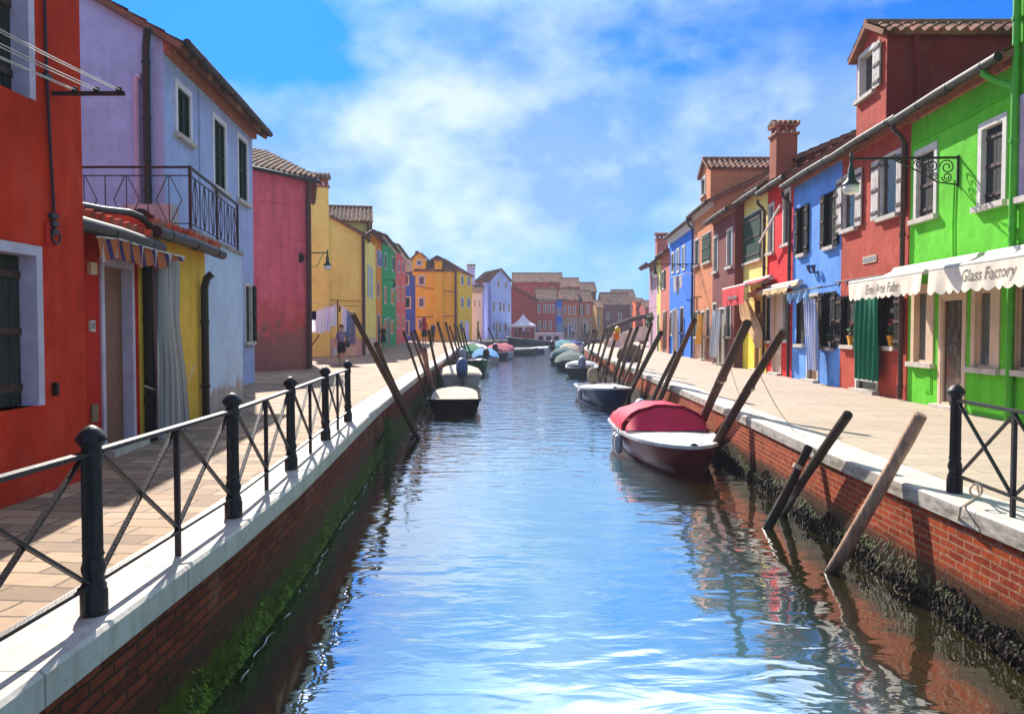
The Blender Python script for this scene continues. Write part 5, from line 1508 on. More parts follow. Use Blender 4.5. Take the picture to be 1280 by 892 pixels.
# ------------------------------------------------------------------ street lamps on brackets
LAMPG = plain('dark_green_lamp_enamel', (20, 44, 40), .5, .1)
GLASSB = plain('frosted_lamp_glass', (226, 224, 214), .3, .05)
def wall_lamp(label, wallp, dirv, L, scroll=True, col=None, drop=.12):
    col = col or BLACKPIPE; p = Vector(wallp); d = Vector(dirv).normalized()
    r = thing('wall_lamp', label, 'street lamp', p)
    m = MB(); m.bar(p, p + d * L, .025, .04)
    if scroll:
        def spiral(c, R0, turns, n=22, fl=1):
            return [c + d * (R0 * (1 - .75 * i / n) * math.cos(fl * i / n * turns * 2 * math.pi)) + Vector((0, 0, R0 * (1 - .75 * i / n) * math.sin(fl * i / n * turns * 2 * math.pi))) for i in range(n + 1)]
        w = .011
        m.bar(p + d * .02 + Vector((0, 0, .04)), p + d * .02 + Vector((0, 0, -.5)), .03, .03)
        m.tube([p + d * .02 + Vector((0, 0, -.46)), p + d * .35 + Vector((0, 0, -.42)), p + d * .7 + Vector((0, 0, -.22)), p + d * 1.05 + Vector((0, 0, -.05)), p + d * 1.15], w * 1.2, 6)
        for a, b, R0, fl in ((.2, -.16, .13, 1), (.46, -.13, .11, -1), (.2, -.33, .09, -1), (.68, -.10, .08, 1), (.42, -.32, .07, 1), (1.3, -.08, .07, -1), (1.0, -.05, .045, 1)):
            m.tube(spiral(p + d * a + Vector((0, 0, b)), R0, 1.6, fl=fl), w, 5)
    m.build('bracket', col, r)
    e = p + d * (L - .03)
    m = MB(); m.lathe([(.02, .1), (.035, .05), (.02, .03), (.03, -drop), (.05, -drop - .04), (.06, -drop - .18), (.08, -drop - .25), (.14, -drop - .31), (.145, -drop - .33), (.12, -drop - .33)], e, 14)
    sh = m.build('lamp_shade', LAMPG, r, smooth=True)
    m = MB(); m.lathe([(.11, -drop - .332), (.14, -drop - .39), (.11, -drop - .47), (.04, -drop - .5)], e, 14); m.build('lamp_glass', GLASSB, r, smooth=True)
    return r
u, z = RW.hit(1199, 197); wall_lamp('green enamelled lamp on a scrolled iron bracket from the lime green house', RW.P(u, .0, z), (RW.n.x, RW.n.y, 0), 1.85)
u, z = RW.hit(877, 330); wall_lamp('street lamp on a scrolled bracket from the peach orange house', RW.P(u, -.0, z), (RW.n.x, RW.n.y, 0), 2.2)
wall_lamp('street lamp on a plain arm from the raspberry house corner', at(387, 316, 28.9) , (1, -.05, 0), .68, False)
k = MB(); p = at(387, 316, 28.9); k.tube([p + Vector((0, 0, -.5)), p + Vector((.25, 0, -.5)), p + Vector((.5, 0, -.02))], .012, 5)
k.build('brace', BLACKPIPE, D.objects['wall_lamp.002'])
wall_lamp('small street lamp hanging before the leaf green house', (lp_(52), 52, zpx(350, 52)), (1, 0, 0), .75, False)
# ------------------------------------------------------------------ mooring poles
POLE = wood_mat('weathered_mooring_wood', (86, 60, 48), -.75)
POLEP = wood_mat('bleached_mooring_wood', (190, 152, 126), -.8)
POLED = wood_mat('dark_wet_mooring_wood', (66, 50, 42), -.6)
def mooring_pole(label, bx, by, tx, ty, px, mat=POLE, group=None, dY=0.0, rope=None):
    b = G(bx, by, WATER); right = b.x > 0; pl_ = RQ if right else LQ
    Yb = b.y
    gap = lambda q, m_: (qx(pl_, q.y) - q.x if right else q.x - qx(pl_, q.y)) > m_
    while not gap(b, .16) and Yb > 4: Yb *= .985; b = at(bx, by, Yb)         # the visible foot may be hidden by a boat: keep it clear of the wall
    t_ = at(tx, ty, Yb + dY); rr_ = px / 2000 * Yb
    for _ in range(70):                                     # lean it far enough along the canal to stay clear of the coping
        if all(gap(lerp(b, t_, (z - b.z) / (t_.z - b.z)), rr_ * 1.1 + .03) for z in (-.18, -.08, .0, .03) if z < t_.z and z > b.z): break
        dY -= .008 * Yb; t_ = at(tx, ty, Yb + dY)
    r = px / 2000 * (b.y + t_.y) / 2 * .7
    d = (t_ - b).normalized(); b = b - d * max(0.0, (b.z - WATER) / d.z)
    d = (t_ - b).normalized(); b0 = b - d * .5
    m = MB(); n = 9; pts, rs = [], []
    a = random.uniform(-1, 1) * .045
    for i in range(n + 1):
        s = i / n; w = a * math.sin(math.pi * s)
        pts.append(lerp(b0, t_, s) + Vector((w, w * .5, 0))); rs.append(r * (1.08 - .16 * s) * random.uniform(.92, 1.07))
    m.tube(pts, rs, 11)
    m.tube([t_ - d * .004, t_ + d * .012], [rs[-1] * .93, rs[-1] * .8], 10, 0)
    ob = m.build('mooring_pole', [mat], smooth=45, loc=(b.x, b.y, WATER))
    tag(ob, label, 'mooring pole', group)
    if rope:
        q = lerp(b, t_, rope); m = MB(); m.tube([q - d * .02, q + d * .03], r * 1.12, 10); o2 = m.build('rope_lashing', CREAM, ob); o2.location = (0, 0, 0)
    return ob
RG = 'mooring poles leaning along the right quay'; LG = 'mooring poles leaning along the left quay'
mooring_pole('thick bleached bark-stripped pole leaning nearest on the right quay', 1037, 716, 1151, 519, 24, POLEP, RG)
mooring_pole('short stub pole lashed to a longer dark one beside the right quay', 957, 660, 1011, 558, 17, POLED, RG, rope=.75)
mooring_pole('dark sawn pole beside the short stub, right quay', 980, 640, 1060, 518, 17, POLED, RG, dY=.1)
mooring_pole('long slim pole by the bow of the red boat, thin rope tied round it', 878, 585, 979, 414, 16, POLE, RG, rope=.62)
mooring_pole('long pole beside the red boat canopy, rope tied at mid height', 868, 548, 934, 404, 16, POLE, RG, rope=.62)
mooring_pole('front one of two crossing poles just behind the red boat', 822, 506, 868, 400, 10, POLE, RG)
mooring_pole('rear one of two crossing poles just behind the red boat', 812, 510, 845, 441, 8, POLED, RG, dY=.5)
mooring_pole('pole right beside the bow of the deep blue boat', 784, 498, 826, 416, 8.5, POLED, RG)
mooring_pole('tall pole rising behind the deep blue boat', 791, 484, 814.5, 404, 5.5, POLED, RG)
mooring_pole('thin pole low behind the deep blue boat, leaning right', 775, 484, 799.5, 432, 5, POLE, RG)
mooring_pole('tall pole beside the covered bundle on the right quay', 771, 484, 796.5, 410, 6.5, POLED, RG)
mooring_pole('paler pole next to the covered bundle on the right quay', 769, 472, 789, 411, 5.5, POLE, RG)
mooring_pole('black stub post before the covered bundle on the right quay', 769, 471, 774, 450, 6.5, POLED, RG)
pb_ = mooring_pole('pole topped with an orange bag on the right quay', 757, 472, 770, 420, 5.5, POLE, RG)
mooring_pole('thin pole leaning just left of the orange bag', 747, 467, 765, 408, 4.5, POLE, RG)
mooring_pole('thin pole beside the dark green motorboat stern', 745, 455, 757, 409, 4, POLE, RG)
mooring_pole('dark pole over the tarpaulin covered boat, nearest of four', 736, 448, 746, 415, 4.5, POLED, RG)
mooring_pole('dark pole over the tarpaulin covered boat, second of four', 732.5, 443, 742, 414, 4, POLED, RG)
mooring_pole('slim pole over the tarpaulin covered boat, third of four', 729.5, 441, 738, 414.5, 3.6, POLE, RG)
mooring_pole('slim leaning pole over the tarpaulin covered boat, last of four', 726, 439, 735.5, 414, 4, POLED, RG)
mooring_pole('rust brown pole leaning at the far bend of the right quay', 722, 437, 731, 416, 3.6, POLE, RG)
mooring_pole('short pole leaning at the far bend of the right quay', 719, 436, 725, 420, 3.4, POLE, RG)
mooring_pole('longest pole leaning far over the left quay past the railing', 523, 548, 441.5, 393, 9.5, POLE, LG)
mooring_pole('second long pole leaning over the left quay past the railing', 521.5, 537, 470, 430, 8.5, POLE, LG)
mooring_pole('leftmost of three thin poles beside the black punt', 531, 493, 504.5, 415, 5, POLED, LG)
mooring_pole('middle one of three thin poles beside the black punt', 539, 491, 513.5, 416, 5, POLE, LG)
mooring_pole('rightmost of three thin poles beside the black punt', 543, 487, 518.5, 414, 6, POLED, LG)
mooring_pole('thick pinkish stump pole standing beside the three thin poles', 541, 487, 530, 437, 10, plain('pinkish_bare_wood', (136, 92, 80), .85, .25, 8, .4), LG)
mooring_pole('pole leaning before the person in red on the left quay', 549, 471, 535.5, 413.5, 5.5, POLED, LG)
mooring_pole('dark straight pole right of the person with a backpack', 562, 457, 547.2, 403.5, 5.5, POLED, LG)
mooring_pole('dark pole before the right face of the golden house', 570, 448, 557, 403.5, 4.5, POLE, LG)
for i, (bx, by, tx, ty, lab) in enumerate([(573, 444, 562, 408, 'leftmost pole of the brown cluster before the golden house'), (576, 442, 568, 405, 'tallest pole of the brown cluster before the golden house'),
        (578.5, 440, 571, 407, 'third pole of the brown cluster before the golden house'), (581, 439, 575, 405, 'fourth pole of the brown cluster before the golden house'), (584, 438, 579, 410, 'rightmost pole of the brown cluster before the golden house')]):
    mooring_pole(lab, bx, by, tx, ty, 3.6, POLE, LG)
mooring_pole('slim pole leaning before the powder blue house', 622, 434, 610, 409, 3, POLE, LG)
mooring_pole('slim pole leaning before the lilac house', 604, 434, 597, 411, 3, POLE, LG)
# stake with a mooring rope on the right quay
b = G(1180, 772, WATER)
m = MB(); m.tube([b + Vector((0, 0, -.4)), at(1187, 697, b.y)], [.04, .03], 8)
st = tag(m.build('mooring_stake', POLED, loc=b, smooth=True), 'thin black stake in the water against the right brick wall', 'stake')
p = [G(1222, 608, .17), G(1224, 618, .02), G(1201, 634, .01), G(1200, 640, -.03), at(1193, 668, b.y + .1), at(1187, 700, b.y)]
m = MB(); m.tube(p, .009, 6); m.tube([p[0] + Vector((.05 * math.cos(i * .7), .02, .05 * math.sin(i * .7) - .03)) for i in range(10)], .009, 6)
r_ = thing('mooring_rope', 'frayed rope knotted to the right railing and running down to a black stake', 'rope', p[0]); m.build('rope', CREAM, r_, smooth=True)
# orange bag on the pole
p = pb_.matrix_basis.translation + Vector(max(pb_.data.vertices, key=lambda v: v.co.z).co); bgm = thing('plastic_bag', 'orange and yellow plastic bag tied over a pole top', 'bag', p)
m = MB(); m.blob(p + Vector((0, 0, -.05)), .15, .15, .2, 0, 10, 7, .12); m.build('bag', plain('orange_plastic', (236, 120, 20), .4), bgm, smooth=True)
m = MB(); m.blob(p + Vector((.06, 0, .2)), .13, .12, .15, 0, 10, 7, .15); m.build('bag_top', plain('yellow_plastic', (240, 186, 40), .4), bgm, smooth=True)

for lab, p0, y2, X2 in (('thin rope from the roped slim pole down to the right quay edge', at(951, 470, 11.2), 11.6, 4.05), ('thin rope from the pole by the red canopy down to the right quay edge', at(912, 455, 13.5), 14.4, 4.2)):
    r_ = thing('mooring_rope', lab, 'rope', (X2, y2, .01)); q2 = Vector((X2, y2, .012)); m = MB()
    m.tube([lerp(p0, q2, i / 8) + Vector((0, 0, -.06 * math.sin(math.pi * i / 8))) for i in range(9)], .006, 5); m.build('rope', CREAM, r_, smooth=True)
# ------------------------------------------------------------------ boats
def hull_pts(L, B, fb, bow, stern, rise_k):
    def half(s):
        a = stern + (1 - stern) * min(1, s / .42) ** .8 if s < .42 else 1.0
        t = max(0, (s - .42) / .58)
        return B / 2 * a * max(0.0, (1 - t ** bow)) ** .62
    def sheer(s): return fb * (1 + rise_k * s * s)
    return half, sheer
def boat(label, pos, hd, L, B, fb, hull_mat, rim_mat, deck_mat, bow=2.4, stern=.84, foredeck=.5, group=None, canopy=None, tarp=None, motor=None, motor_tilt=0.0, open_=True, fender=None, rise_k=.42, camber=.06, inner_mat=None, cat='boat', name='boat', rimw=.055, stripe=None, thwarts=2):
    """local x runs from stern (0) to bow (L); z = 0 at the waterline"""
    root = thing(name, label, cat, (pos[0], pos[1], WATER), group, hd, local=True)
    half, sheer = hull_pts(L, B, fb, bow, stern, rise_k)
    N = 22; S = [i / N for i in range(N + 1)]
    def sec(s, k=1.0, dz=0.0):
        b, z = half(s) * k, sheer(s) + dz; x = L * s
        rk = .0
        P = []
        for f_, zf, xf in ((1, 1, 0), (.97, .72, .02), (.90, .38, .05), (.78, .04, .085), (.45, -.18, .12), (0, -.25, .14)):
            zz = z * zf if zf > 0 else zf * .9
            P.append((x - L * xf * max(0, s - .6) * 1.1, b * f_, zz))
        return [Vector((p[0], p[1], p[2])) for p in P] + [Vector((p[0], -p[1], p[2])) for p in P[-2::-1]]
    m = MB(); rings = [sec(s) for s in S[:-1]] + [[Vector((p.x, p.y * .02, p.z)) for p in sec(1.0)]]
    rings[-1] = [Vector((L * (1 - [0, .012, .03, .05, .075, .085][min(k, 10 - k)] * 1.6), p.y, p.z)) for k, p in enumerate(rings[-1])]
    m.loft(rings, closed=False)
    m.add(rings[0], [tuple(range(11))])
    m.build('hull', hull_mat, root, smooth=40)
    gl = [Vector((L * s, half(s), sheer(s))) for s in S]; gr = [Vector((p.x, -p.y, p.z)) for p in gl][::-1]
    loop = gl[:-1] + [Vector((L, 0, sheer(1)))] + gr[1:] + [gl[0]]
    m = MB(); 
    for a, b in zip(loop, loop[1:]): 
        if (b - a).length > 1e-4: m.bar(a + Vector((0, 0, .005)), b + Vector((0, 0, .005)), rimw * 1.6, rimw)
    rim = m.build('gunwale', rim_mat, root)
    if stripe:
        m = MB()
        for sd in (1, -1):
            pts = [Vector((L * s - .0, sd * (half(s) * .985 + .012), sheer(s) * .86)) for s in S[:-1]]
            for a, b in zip(pts, pts[1:]): m.bar(a, b, .02, .05)
        m.build('rubbing_strip', stripe, root)
    # inside
    inner = inner_mat or deck_mat
    m = MB()
    fl = [[Vector((L * s, half(s) * .93 * q, sheer(s) * lerp(.16, 1, abs(q) ** 3) - .0)) for q in (-1, -.92, -.8, -.4, 0, .4, .8, .92, 1)] for s in S[:-1] if s <= foredeck + .06]
    m.loft(fl, closed=False); m.build('interior', inner, root, smooth=True)
    m = MB(); s0 = foredeck
    fd = [[Vector((L * s, half(s) * q, sheer(s) + .025 + camber * (1 - q * q))) for q in (-.98, -.6, -.2, .2, .6, .98)] for s in [lerp(s0, .995, i / 10) for i in range(11)]]
    m.loft(fd, closed=False)
    e = fd[0]; m.loft([e, [Vector((p.x, p.y, p.z - .14)) for p in e]], closed=False)
    m.build('foredeck', deck_mat, root, smooth=True)
    for i in range(thwarts):
        s = .2 + .26 * i
        m = MB(); m.box((L * s, 0, sheer(s) * .72), .24, half(s) * 1.86, .04); m.build('thwart', rim_mat, root)
    m = MB(); m.box((.02, 0, sheer(0) * .55), .05, half(0) * 1.8, sheer(0) * .8); m.build('transom', hull_mat, root)
    if canopy:
        s0, s1, h, cm = canopy
        m = MB(); K = 14; rows = []; nn = 9
        for j in range(nn):
            t = j / (nn - 1); s = lerp(s0, s1, t); hh = h * (.62 + .38 * math.sin(math.pi * .5 * min(1, t * 1.5))); 
            rows.append([Vector((L * s - .12 * (1 - math.sin(math.pi * i / K)) * (1 if j == nn - 1 else .4), half(s) * 1.02 * math.cos(math.pi * i / K), sheer(s) + .03 + hh * math.sin(math.pi * i / K) ** .9 + .014 * math.sin(j * 2.1) + .012 * math.sin(i * 2.3 + j * 1.9))) for i in range(K + 1)])
        m.loft(rows, closed=False)
        e = rows[0]; m.add(e, [tuple(range(len(e)))])
        cp = m.build('canopy', cm, root, smooth=50)
        m = MB(); e = rows[-1]; mid = [Vector((L * (s1 + .015) + .02, p.y * .95, lerp(sheer(s1) + .06, p.z, .97) - .02)) for p in e]
        bot = [Vector((L * min(.9, s1 + .11) - .16 * abs(p.y) / max(.1, half(s1)), p.y * .97, sheer(s1) + .09)) for p in e]
        m.loft([mid, bot], closed=False); m.build('canopy_front', cm, cp, smooth=50)
        m = MB(); m.tube([p + Vector((.01, 0, .008)) for p in e], .014, 5); m.build('canopy_hoop', cm, cp)
    if tarp:
        s0, s1, h, tm, shape = tarp
        m = MB(); K = 12; rows = []
        for j in range(9):
            t = j / 8; s = lerp(s0, s1, t); hp = h * (math.sin(math.pi * (.12 + .8 * t)) if shape == 'hump' else (1 if 0 < j < 8 else .3))
            rows.append([Vector((L * s, half(s) * 1.05 * math.cos(math.pi * i / K), sheer(s) - .03 + .11 * (math.sin(j * 2.7 + i * .8 + L * 7) + .6 * math.sin(i * 2.1 + j * 1.1)) * h * math.sin(math.pi * i / K) + hp * math.sin(math.pi * i / K) ** .8)) for i in range(K + 1)])
        m.loft(rows, closed=False); m.add(rows[0], [tuple(range(K + 1))]); m.add(rows[-1], [tuple(range(K + 1))])
        m.build('tarpaulin', tm, root, smooth=60)
    if motor:
        cm, size = motor[:2]; q = size
        m = MB(); c = Vector((-.14 * q, 0, sheer(0) + .22 * q)); rot = Matrix.Rotation(motor_tilt, 3, 'Y')
        prof = [(-.30, .06), (-.24, .15), (-.05, .185), (.14, .18), (.27, .13), (.33, .05)]
        rings = []
        for zz, rr in prof:
            rings.append([c + rot @ Vector((q * (rr * 1.35 * math.cos(a) - .03), q * rr * math.sin(a), q * zz)) for a in [2 * math.pi * i / 12 for i in range(12)]])
        m.loft(rings); mo = m.build('outboard_motor', cm, root, smooth=55)
        m = MB(); m.bar(c + rot @ Vector((0, 0, -.25 * q)), c + rot @ Vector((-.02, 0, -.9 * q)), .11 * q, .16 * q, up=(1, 0, 0)); m.bar(c + rot @ Vector((.05, 0, -.28 * q)), c + rot @ Vector((.28 * q, 0, -.32 * q)), .08, .08)
        m.blob(c + rot @ Vector((-.03, 0, -.95 * q)), .2 * q, .06 * q, .08 * q); m.build('motor_leg', BLACKPIPE, mo)
    if fender:
        for s, sd in fender:
            m = MB(); p = Vector((L * s, sd * (half(s) + .07), sheer(s) * .55))
            m.tube([p + Vector((0, 0, .32)), p + Vector((0, 0, .16))], .008, 5); m.lathe([(.02, -.2), (.07, -.16), (.085, 0), (.07, .14), (.02, .18)], p, 10)
            m.build('fender', plain('grey_white_fender', (190, 186, 190), .5), root, smooth=True)
    return root
gloss = lambda n, c, r=.3: plain(n, c, r, .14, 3, 0, 0, .3)
HRED = gloss('maroon_gloss_hull', (118, 14, 22)); HWHITE = gloss('white_gelcoat', (226, 224, 224)); HBLUE = gloss('deep_blue_hull', (20, 58, 104)); HGREEN = gloss('bottle_green_hull', (22, 84, 46))
HBLACK = plain('black_tarred_hull', (12, 12, 13), .95, .3, 6, .2, 0, .08); HTEAL = gloss('dark_teal_hull', (10, 42, 48)); HCREAM = gloss('grey_white_hull', (176, 172, 164)); HNAVY = gloss('navy_hull', (14, 34, 58))
REDCAN = cloth('crimson_boat_canvas', [(206, 40, 78)], rough=.7); TANW = wood_mat('tan_deck_boards', (190, 176, 156)); TARPG = cloth('olive_grey_tarpaulin', [(92, 104, 98)]); TARPB = cloth('bright_blue_tarpaulin', [(70, 134, 190)]); TARPN = cloth('pale_grey_tarpaulin', [(168, 164, 160)])
GRN = cloth('emerald_tarpaulin', [(30, 112, 78)]); MOTB = gloss('blue_motor_cover', (62, 92, 138), .5); MOTG = gloss('pale_grey_motor_cowl', (150, 160, 180), .4); MOTW = gloss('white_motor_cowl', (196, 206, 232), .35); MOTK = gloss('black_motor_cowl', (18, 18, 22), .35); SHELL = cloth('beige_motor_cover', [(150, 134, 112)])
H = math.pi / 2
BG = 'boats moored along the canal'
# heading -H points the bow at the viewer
boat('maroon motorboat with white foredeck under a crimson canvas canopy', (2.82, 17.4), -H + .03, 4.5, 1.6, .45, HRED, HWHITE, HWHITE, bow=2.9, stern=.86, foredeck=.42, rise_k=.08, camber=.05, group=BG, canopy=(.05, .52, .5, REDCAN), motor=(MOTW, .8), fender=[(.50, -1), (.44, -1)], stripe=None, thwarts=0)
boat('deep blue motorboat with a flat white foredeck and a beige motor hood', (3.0, 29.4), -H + .04, 4.7, 1.6, .40, HBLUE, HWHITE, HWHITE, bow=3.2, stern=.86, foredeck=.3, group=BG, motor=(SHELL, 1.15), motor_tilt=-.4, thwarts=0, fender=[(.6, -1)])
boat('dark teal motorboat seen from its stern with a grey outboard', (3.55, 40.6), H - .08, 4.6, 1.62, .46, HTEAL, HWHITE, HWHITE, bow=2.4, stern=.97, foredeck=.6, group=BG, motor=(MOTG, 1.1), inner_mat=HWHITE, thwarts=1)
boat('boat under an arched olive grey tarpaulin behind the dark teal one', (3.45, 47), H - .08, 5.0, 1.9, .45, HTEAL, TARPG, TARPG, bow=2.2, stern=.95, foredeck=.7, group=BG, tarp=(.0, .9, .5, TARPG, 'arch'), thwarts=0)
boat('second tarpaulin covered boat farther along the right quay', (3.5, 55), H - .1, 5.0, 1.9, .45, HNAVY, TARPG, TARPG, stern=.95, foredeck=.7, group=BG, tarp=(.0, .85, .6, cloth('teal_grey_tarpaulin', [(60, 92, 100)]), 'arch'), thwarts=0)
boat('small beige boat between the tarpaulins and the far bend', (4.5, 64), H - .1, 4.0, 1.7, .6, HCREAM, HWHITE, TANW, group=BG, tarp=(.3, .9, .6, cloth('beige_tarpaulin', [(196, 178, 150)]), 'hump'))
boat('white speedboat with turquoise cover and dark motor on open water', (3.6, 70), H - .35, 5.2, 2.0, .75, HWHITE, HWHITE, HWHITE, group=BG, tarp=(.25, .95, .6, cloth('turquoise_cover', [(74, 132, 142)]), 'hump'), motor=(MOTK, 1.3))
boat('white blue motorboat behind the turquoise covered one', (5.0, 78), H - .4, 5.0, 2.0, .8, HWHITE, HWHITE, HWHITE, group=BG, tarp=(.2, .8, .5, cloth('royal_blue_cover', [(54, 64, 126)]), 'hump'))
# work barge with cabin
bb = boat('big dark blue work barge with a pale pink cabin at the canal end', (5.6, 83.5), math.pi - .12, 6.2, 2.4, 1.15, HNAVY, HNAVY, HNAVY, bow=3, stern=.9, foredeck=.72, group=BG, thwarts=0)
m = MB(); m.hexa([Vector(p) for p in ((.1, -.95, .9), (3.3, -.95, .9), (3.3, .95, .9), (.1, .95, .9), (.4, -.8, 2.0), (3.0, -.8, 2.0), (3.0, .8, 2.0), (.4, .8, 2.0))]); cbn = m.build('cabin', gloss('pale_pink_cabin', (214, 186, 190), .5), bb)
m = MB(); m.box((1.7, 0, 2.05), 3.0, 1.9, .08); m.build('cabin_roof', HWHITE, cbn)
for x in (.9, 1.7, 2.5):
    m = MB(); m.box((x, .93, 1.55), .5, .04, .4); m.build('cabin_window', DARKGLASS, cbn)
# left bank
boat('black tarred punt with bare tan boards, square end toward the viewer', (-1.62, 22.4), H + .06, 5.0, 1.46, .42, HBLACK, HBLACK, TANW, bow=2.4, stern=.98, foredeck=.03, rise_k=.05, camber=.0, group=BG, inner_mat=TANW, thwarts=0)
boat('grey white motorboat with heaped tarpaulins and a blue hooded motor', (-2.1, 33.4), H + .1, 4.6, 1.72, .5, HCREAM, HCREAM, HWHITE, stern=.95, foredeck=.6, group=BG, motor=(MOTB, 1.35), motor_tilt=.55, tarp=(.1, .8, .3, cloth('cream_tarpaulin', [(214, 200, 176)]), 'hump'), thwarts=0)
boat('bottle green rowing boat with a white bow behind the grey white one', (-3.0, 48.6), -H + .24, 6.0, 1.7, .55, HGREEN, HWHITE, HWHITE, stern=.8, foredeck=.78, group=BG, inner_mat=HGREEN, motor=(MOTG, 1.3), motor_tilt=.5)
boat('white motorboat under a bright blue tarpaulin hump', (-1.75, 54), H + .06, 5.0, 1.8, .5, HCREAM, HWHITE, HWHITE, stern=.95, foredeck=.7, group=BG, tarp=(.0, .9, .55, TARPB, 'hump'), motor=(MOTK, 1.2))
boat('boat heaped with emerald green tarpaulins by the brown pole cluster', (-3.0, 58), H + .1, 5.0, 2.0, .6, HCREAM, HWHITE, HWHITE, group=BG, tarp=(.0, .9, .65, GRN, 'hump'))
boat('navy motorboat with a rose red cover and black motor', (-1.3, 64), H - .15, 5.0, 2.2, .6, HNAVY, HWHITE, HWHITE, stern=.95, group=BG, tarp=(.1, .85, .65, cloth('rose_red_cover', [(172, 84, 104)]), 'hump'), motor=(MOTK, 1.3))
boat('white topped teal boat lying broadside before the powder blue house', (-1.6, 74.5), .25, 4.2, 1.6, .5, HTEAL, HWHITE, HWHITE, group=BG, tarp=(.05, .9, .2, TARPN, 'hump'))
boat('white topped blue boat lying broadside before the white tent', (1.3, 80), .3, 4.0, 1.6, .5, HBLUE, HWHITE, HWHITE, group=BG, tarp=(.05, .9, .2, cloth('white_boat_cover', [(226, 226, 232)]), 'hump'))
boat('small white boat tied against the left quay below the pole cluster', (-3.1, 66), H, 4.4, 1.8, .8, HWHITE, HWHITE, HWHITE, group=BG)

# ------------------------------------------------------------------ tent, bridge, quay clutter
tp = at(654, 420, 95); tx, ty = tp.x, 95.0; tb = .3
tn = thing('canopy_tent', 'white pyramid roofed canopy tent before the brick red house', 'tent', (tx, ty, tb))
hw = 1.45; ze, za_ = zpx(406, 95), zpx(392.5, 95); WT = cloth('white_tent_fabric', [(232, 230, 236)])
m = MB(); c4 = [Vector((tx + a * hw, ty + b * hw, ze)) for a, b in ((-1, -1), (1, -1), (1, 1), (-1, 1))]; ap = Vector((tx, ty, za_))
for a, b in zip(c4, c4[1:] + c4[:1]):
    rows = [[lerp(lerp(a, b, i / 6), ap, t) + Vector((0, 0, -.22 * math.sin(math.pi * t))) for i in range(7)] for t in (0, .25, .5, .75, 1)]
    m.loft(rows, closed=False)
m.build('tent_roof', WT, tn, smooth=40)
m = MB()
for a, b in zip(c4, c4[1:] + c4[:1]): m.quad(a, b, b + Vector((0, 0, -.25)), a + Vector((0, 0, -.25)))
m.build('tent_valance', WT, tn)
for q in c4:
    m = MB(); m.bar((q.x, q.y, tb), q, .06, .06); m.build('tent_leg', WHITE_STONE, tn)
BRW = wood_mat('dark_bridge_timber', (66, 52, 48)); 
br = thing('footbridge', 'small arched footbridge with pale sides and a dark timber handrail', 'bridge', (8.6, 66, 0))
def bp_(s): return Vector((lerp(7.6, 13.0, s), 64 + 5 * s, .15 + 1.25 * math.sin(min(1, s * 1.1) * math.pi / 2)))
m = MB(); N = 12
for sd in (0, 2.2):
    rows = [[bp_(i / N) + Vector((0, sd, .35)), bp_(i / N) + Vector((0, sd, -.35 - .5 * (i / N) ** .5)), bp_(i / N) + Vector((0, sd + .18, -.35 - .5 * (i / N) ** .5)), bp_(i / N) + Vector((0, sd + .18, .35))] for i in range(N + 1)]
    m.loft(rows)
m.build('bridge_side', plain('pale_bridge_stone', (214, 190, 172), .8, .15, 2, .2), br)
m = MB(); m.loft([[bp_(i / N) + Vector((0, .18, 0)), bp_(i / N) + Vector((0, 2.2, 0)), bp_(i / N) + Vector((0, 2.2, -.2)), bp_(i / N) + Vector((0, .18, -.2))] for i in range(N + 1)]); m.build('bridge_deck', SILLS, br)
for sd in (.09, 2.29):
    m = MB(); 
    for i in range(N): m.bar(bp_(i / N) + Vector((0, sd, 1.22)), bp_((i + 1) / N) + Vector((0, sd, 1.22)), .12, .34)
    hr = m.build('handrail', BRW, br)
    for i in range(0, N + 1, 3):
        m = MB(); m.bar(bp_(i / N) + Vector((0, sd, .3)), bp_(i / N) + Vector((0, sd, 1.2)), .08, .08); m.build('baluster', BRW, br)
# covered bundle
p = G(784, 452); r_ = thing('covered_bundle', 'bundle under a grey brown cloth with a blue crate beside it on the right quay', 'bundle', p)
m = MB(); m.blob(p + Vector((.1, 0, .36)), .56, .4, .42, 0, 12, 8, .08); m.build('cover', cloth('grey_brown_sacking', [(122, 106, 92)]), r_, smooth=True)
m = MB(); m.hexa([p + Vector(q) for q in ((-.3, -.55, 0), (.02, -.55, 0), (.02, -.42, 0), (-.3, -.42, 0), (-.3, -.55, .34), (.02, -.55, .34), (.02, -.42, .34), (-.3, -.42, .34))]); m.build('crate', plain('navy_crate', (38, 50, 110), .5), r_)
# shrub in a tub
p = G(802, 430); r_ = thing('potted_shrub', 'bushy green shrub in a tub on the right quay near the footbridge', 'shrub', p)
m = MB(); leaf_cloud(m, p + Vector((0, 0, .75)), .75, .5, .55, 900, .16); leaf_cloud(m, p + Vector((.3, 0, 1.0)), .35, .4, .35, 300, .16); m.build('foliage', plain('yellow_green_leaf', (92, 116, 34), .6, .35, 20), r_, recalc=False)
m = MB(); m.lathe([(.2, 0), (.28, .3), (.28, .33), (.2, .33)], p, 10); m.build('tub', plain('clay_tub', (130, 84, 64), .8), r_)
p = RW.P(ru(53), .5, 2.2); r_ = thing('hanging_plant', 'green plant spilling from a basket by the lilac house wall', 'plant', p)
m = MB(); leaf_cloud(m, p, .3, .3, .3, 160, .13); leaf_cloud(m, p + Vector((-.1, -.1, -.4)), .22, .25, .35, 120, .12); m.build('foliage', LEAF, r_, recalc=False)
m = MB(); m.lathe([(.05, -.3), (.2, -.1), (.22, 0)], p, 10); m.tube([p, p + Vector((0, 0, .6)), RW.P(ru(53), 0, 2.9)], .015, 5); m.build('basket', RUST, r_)
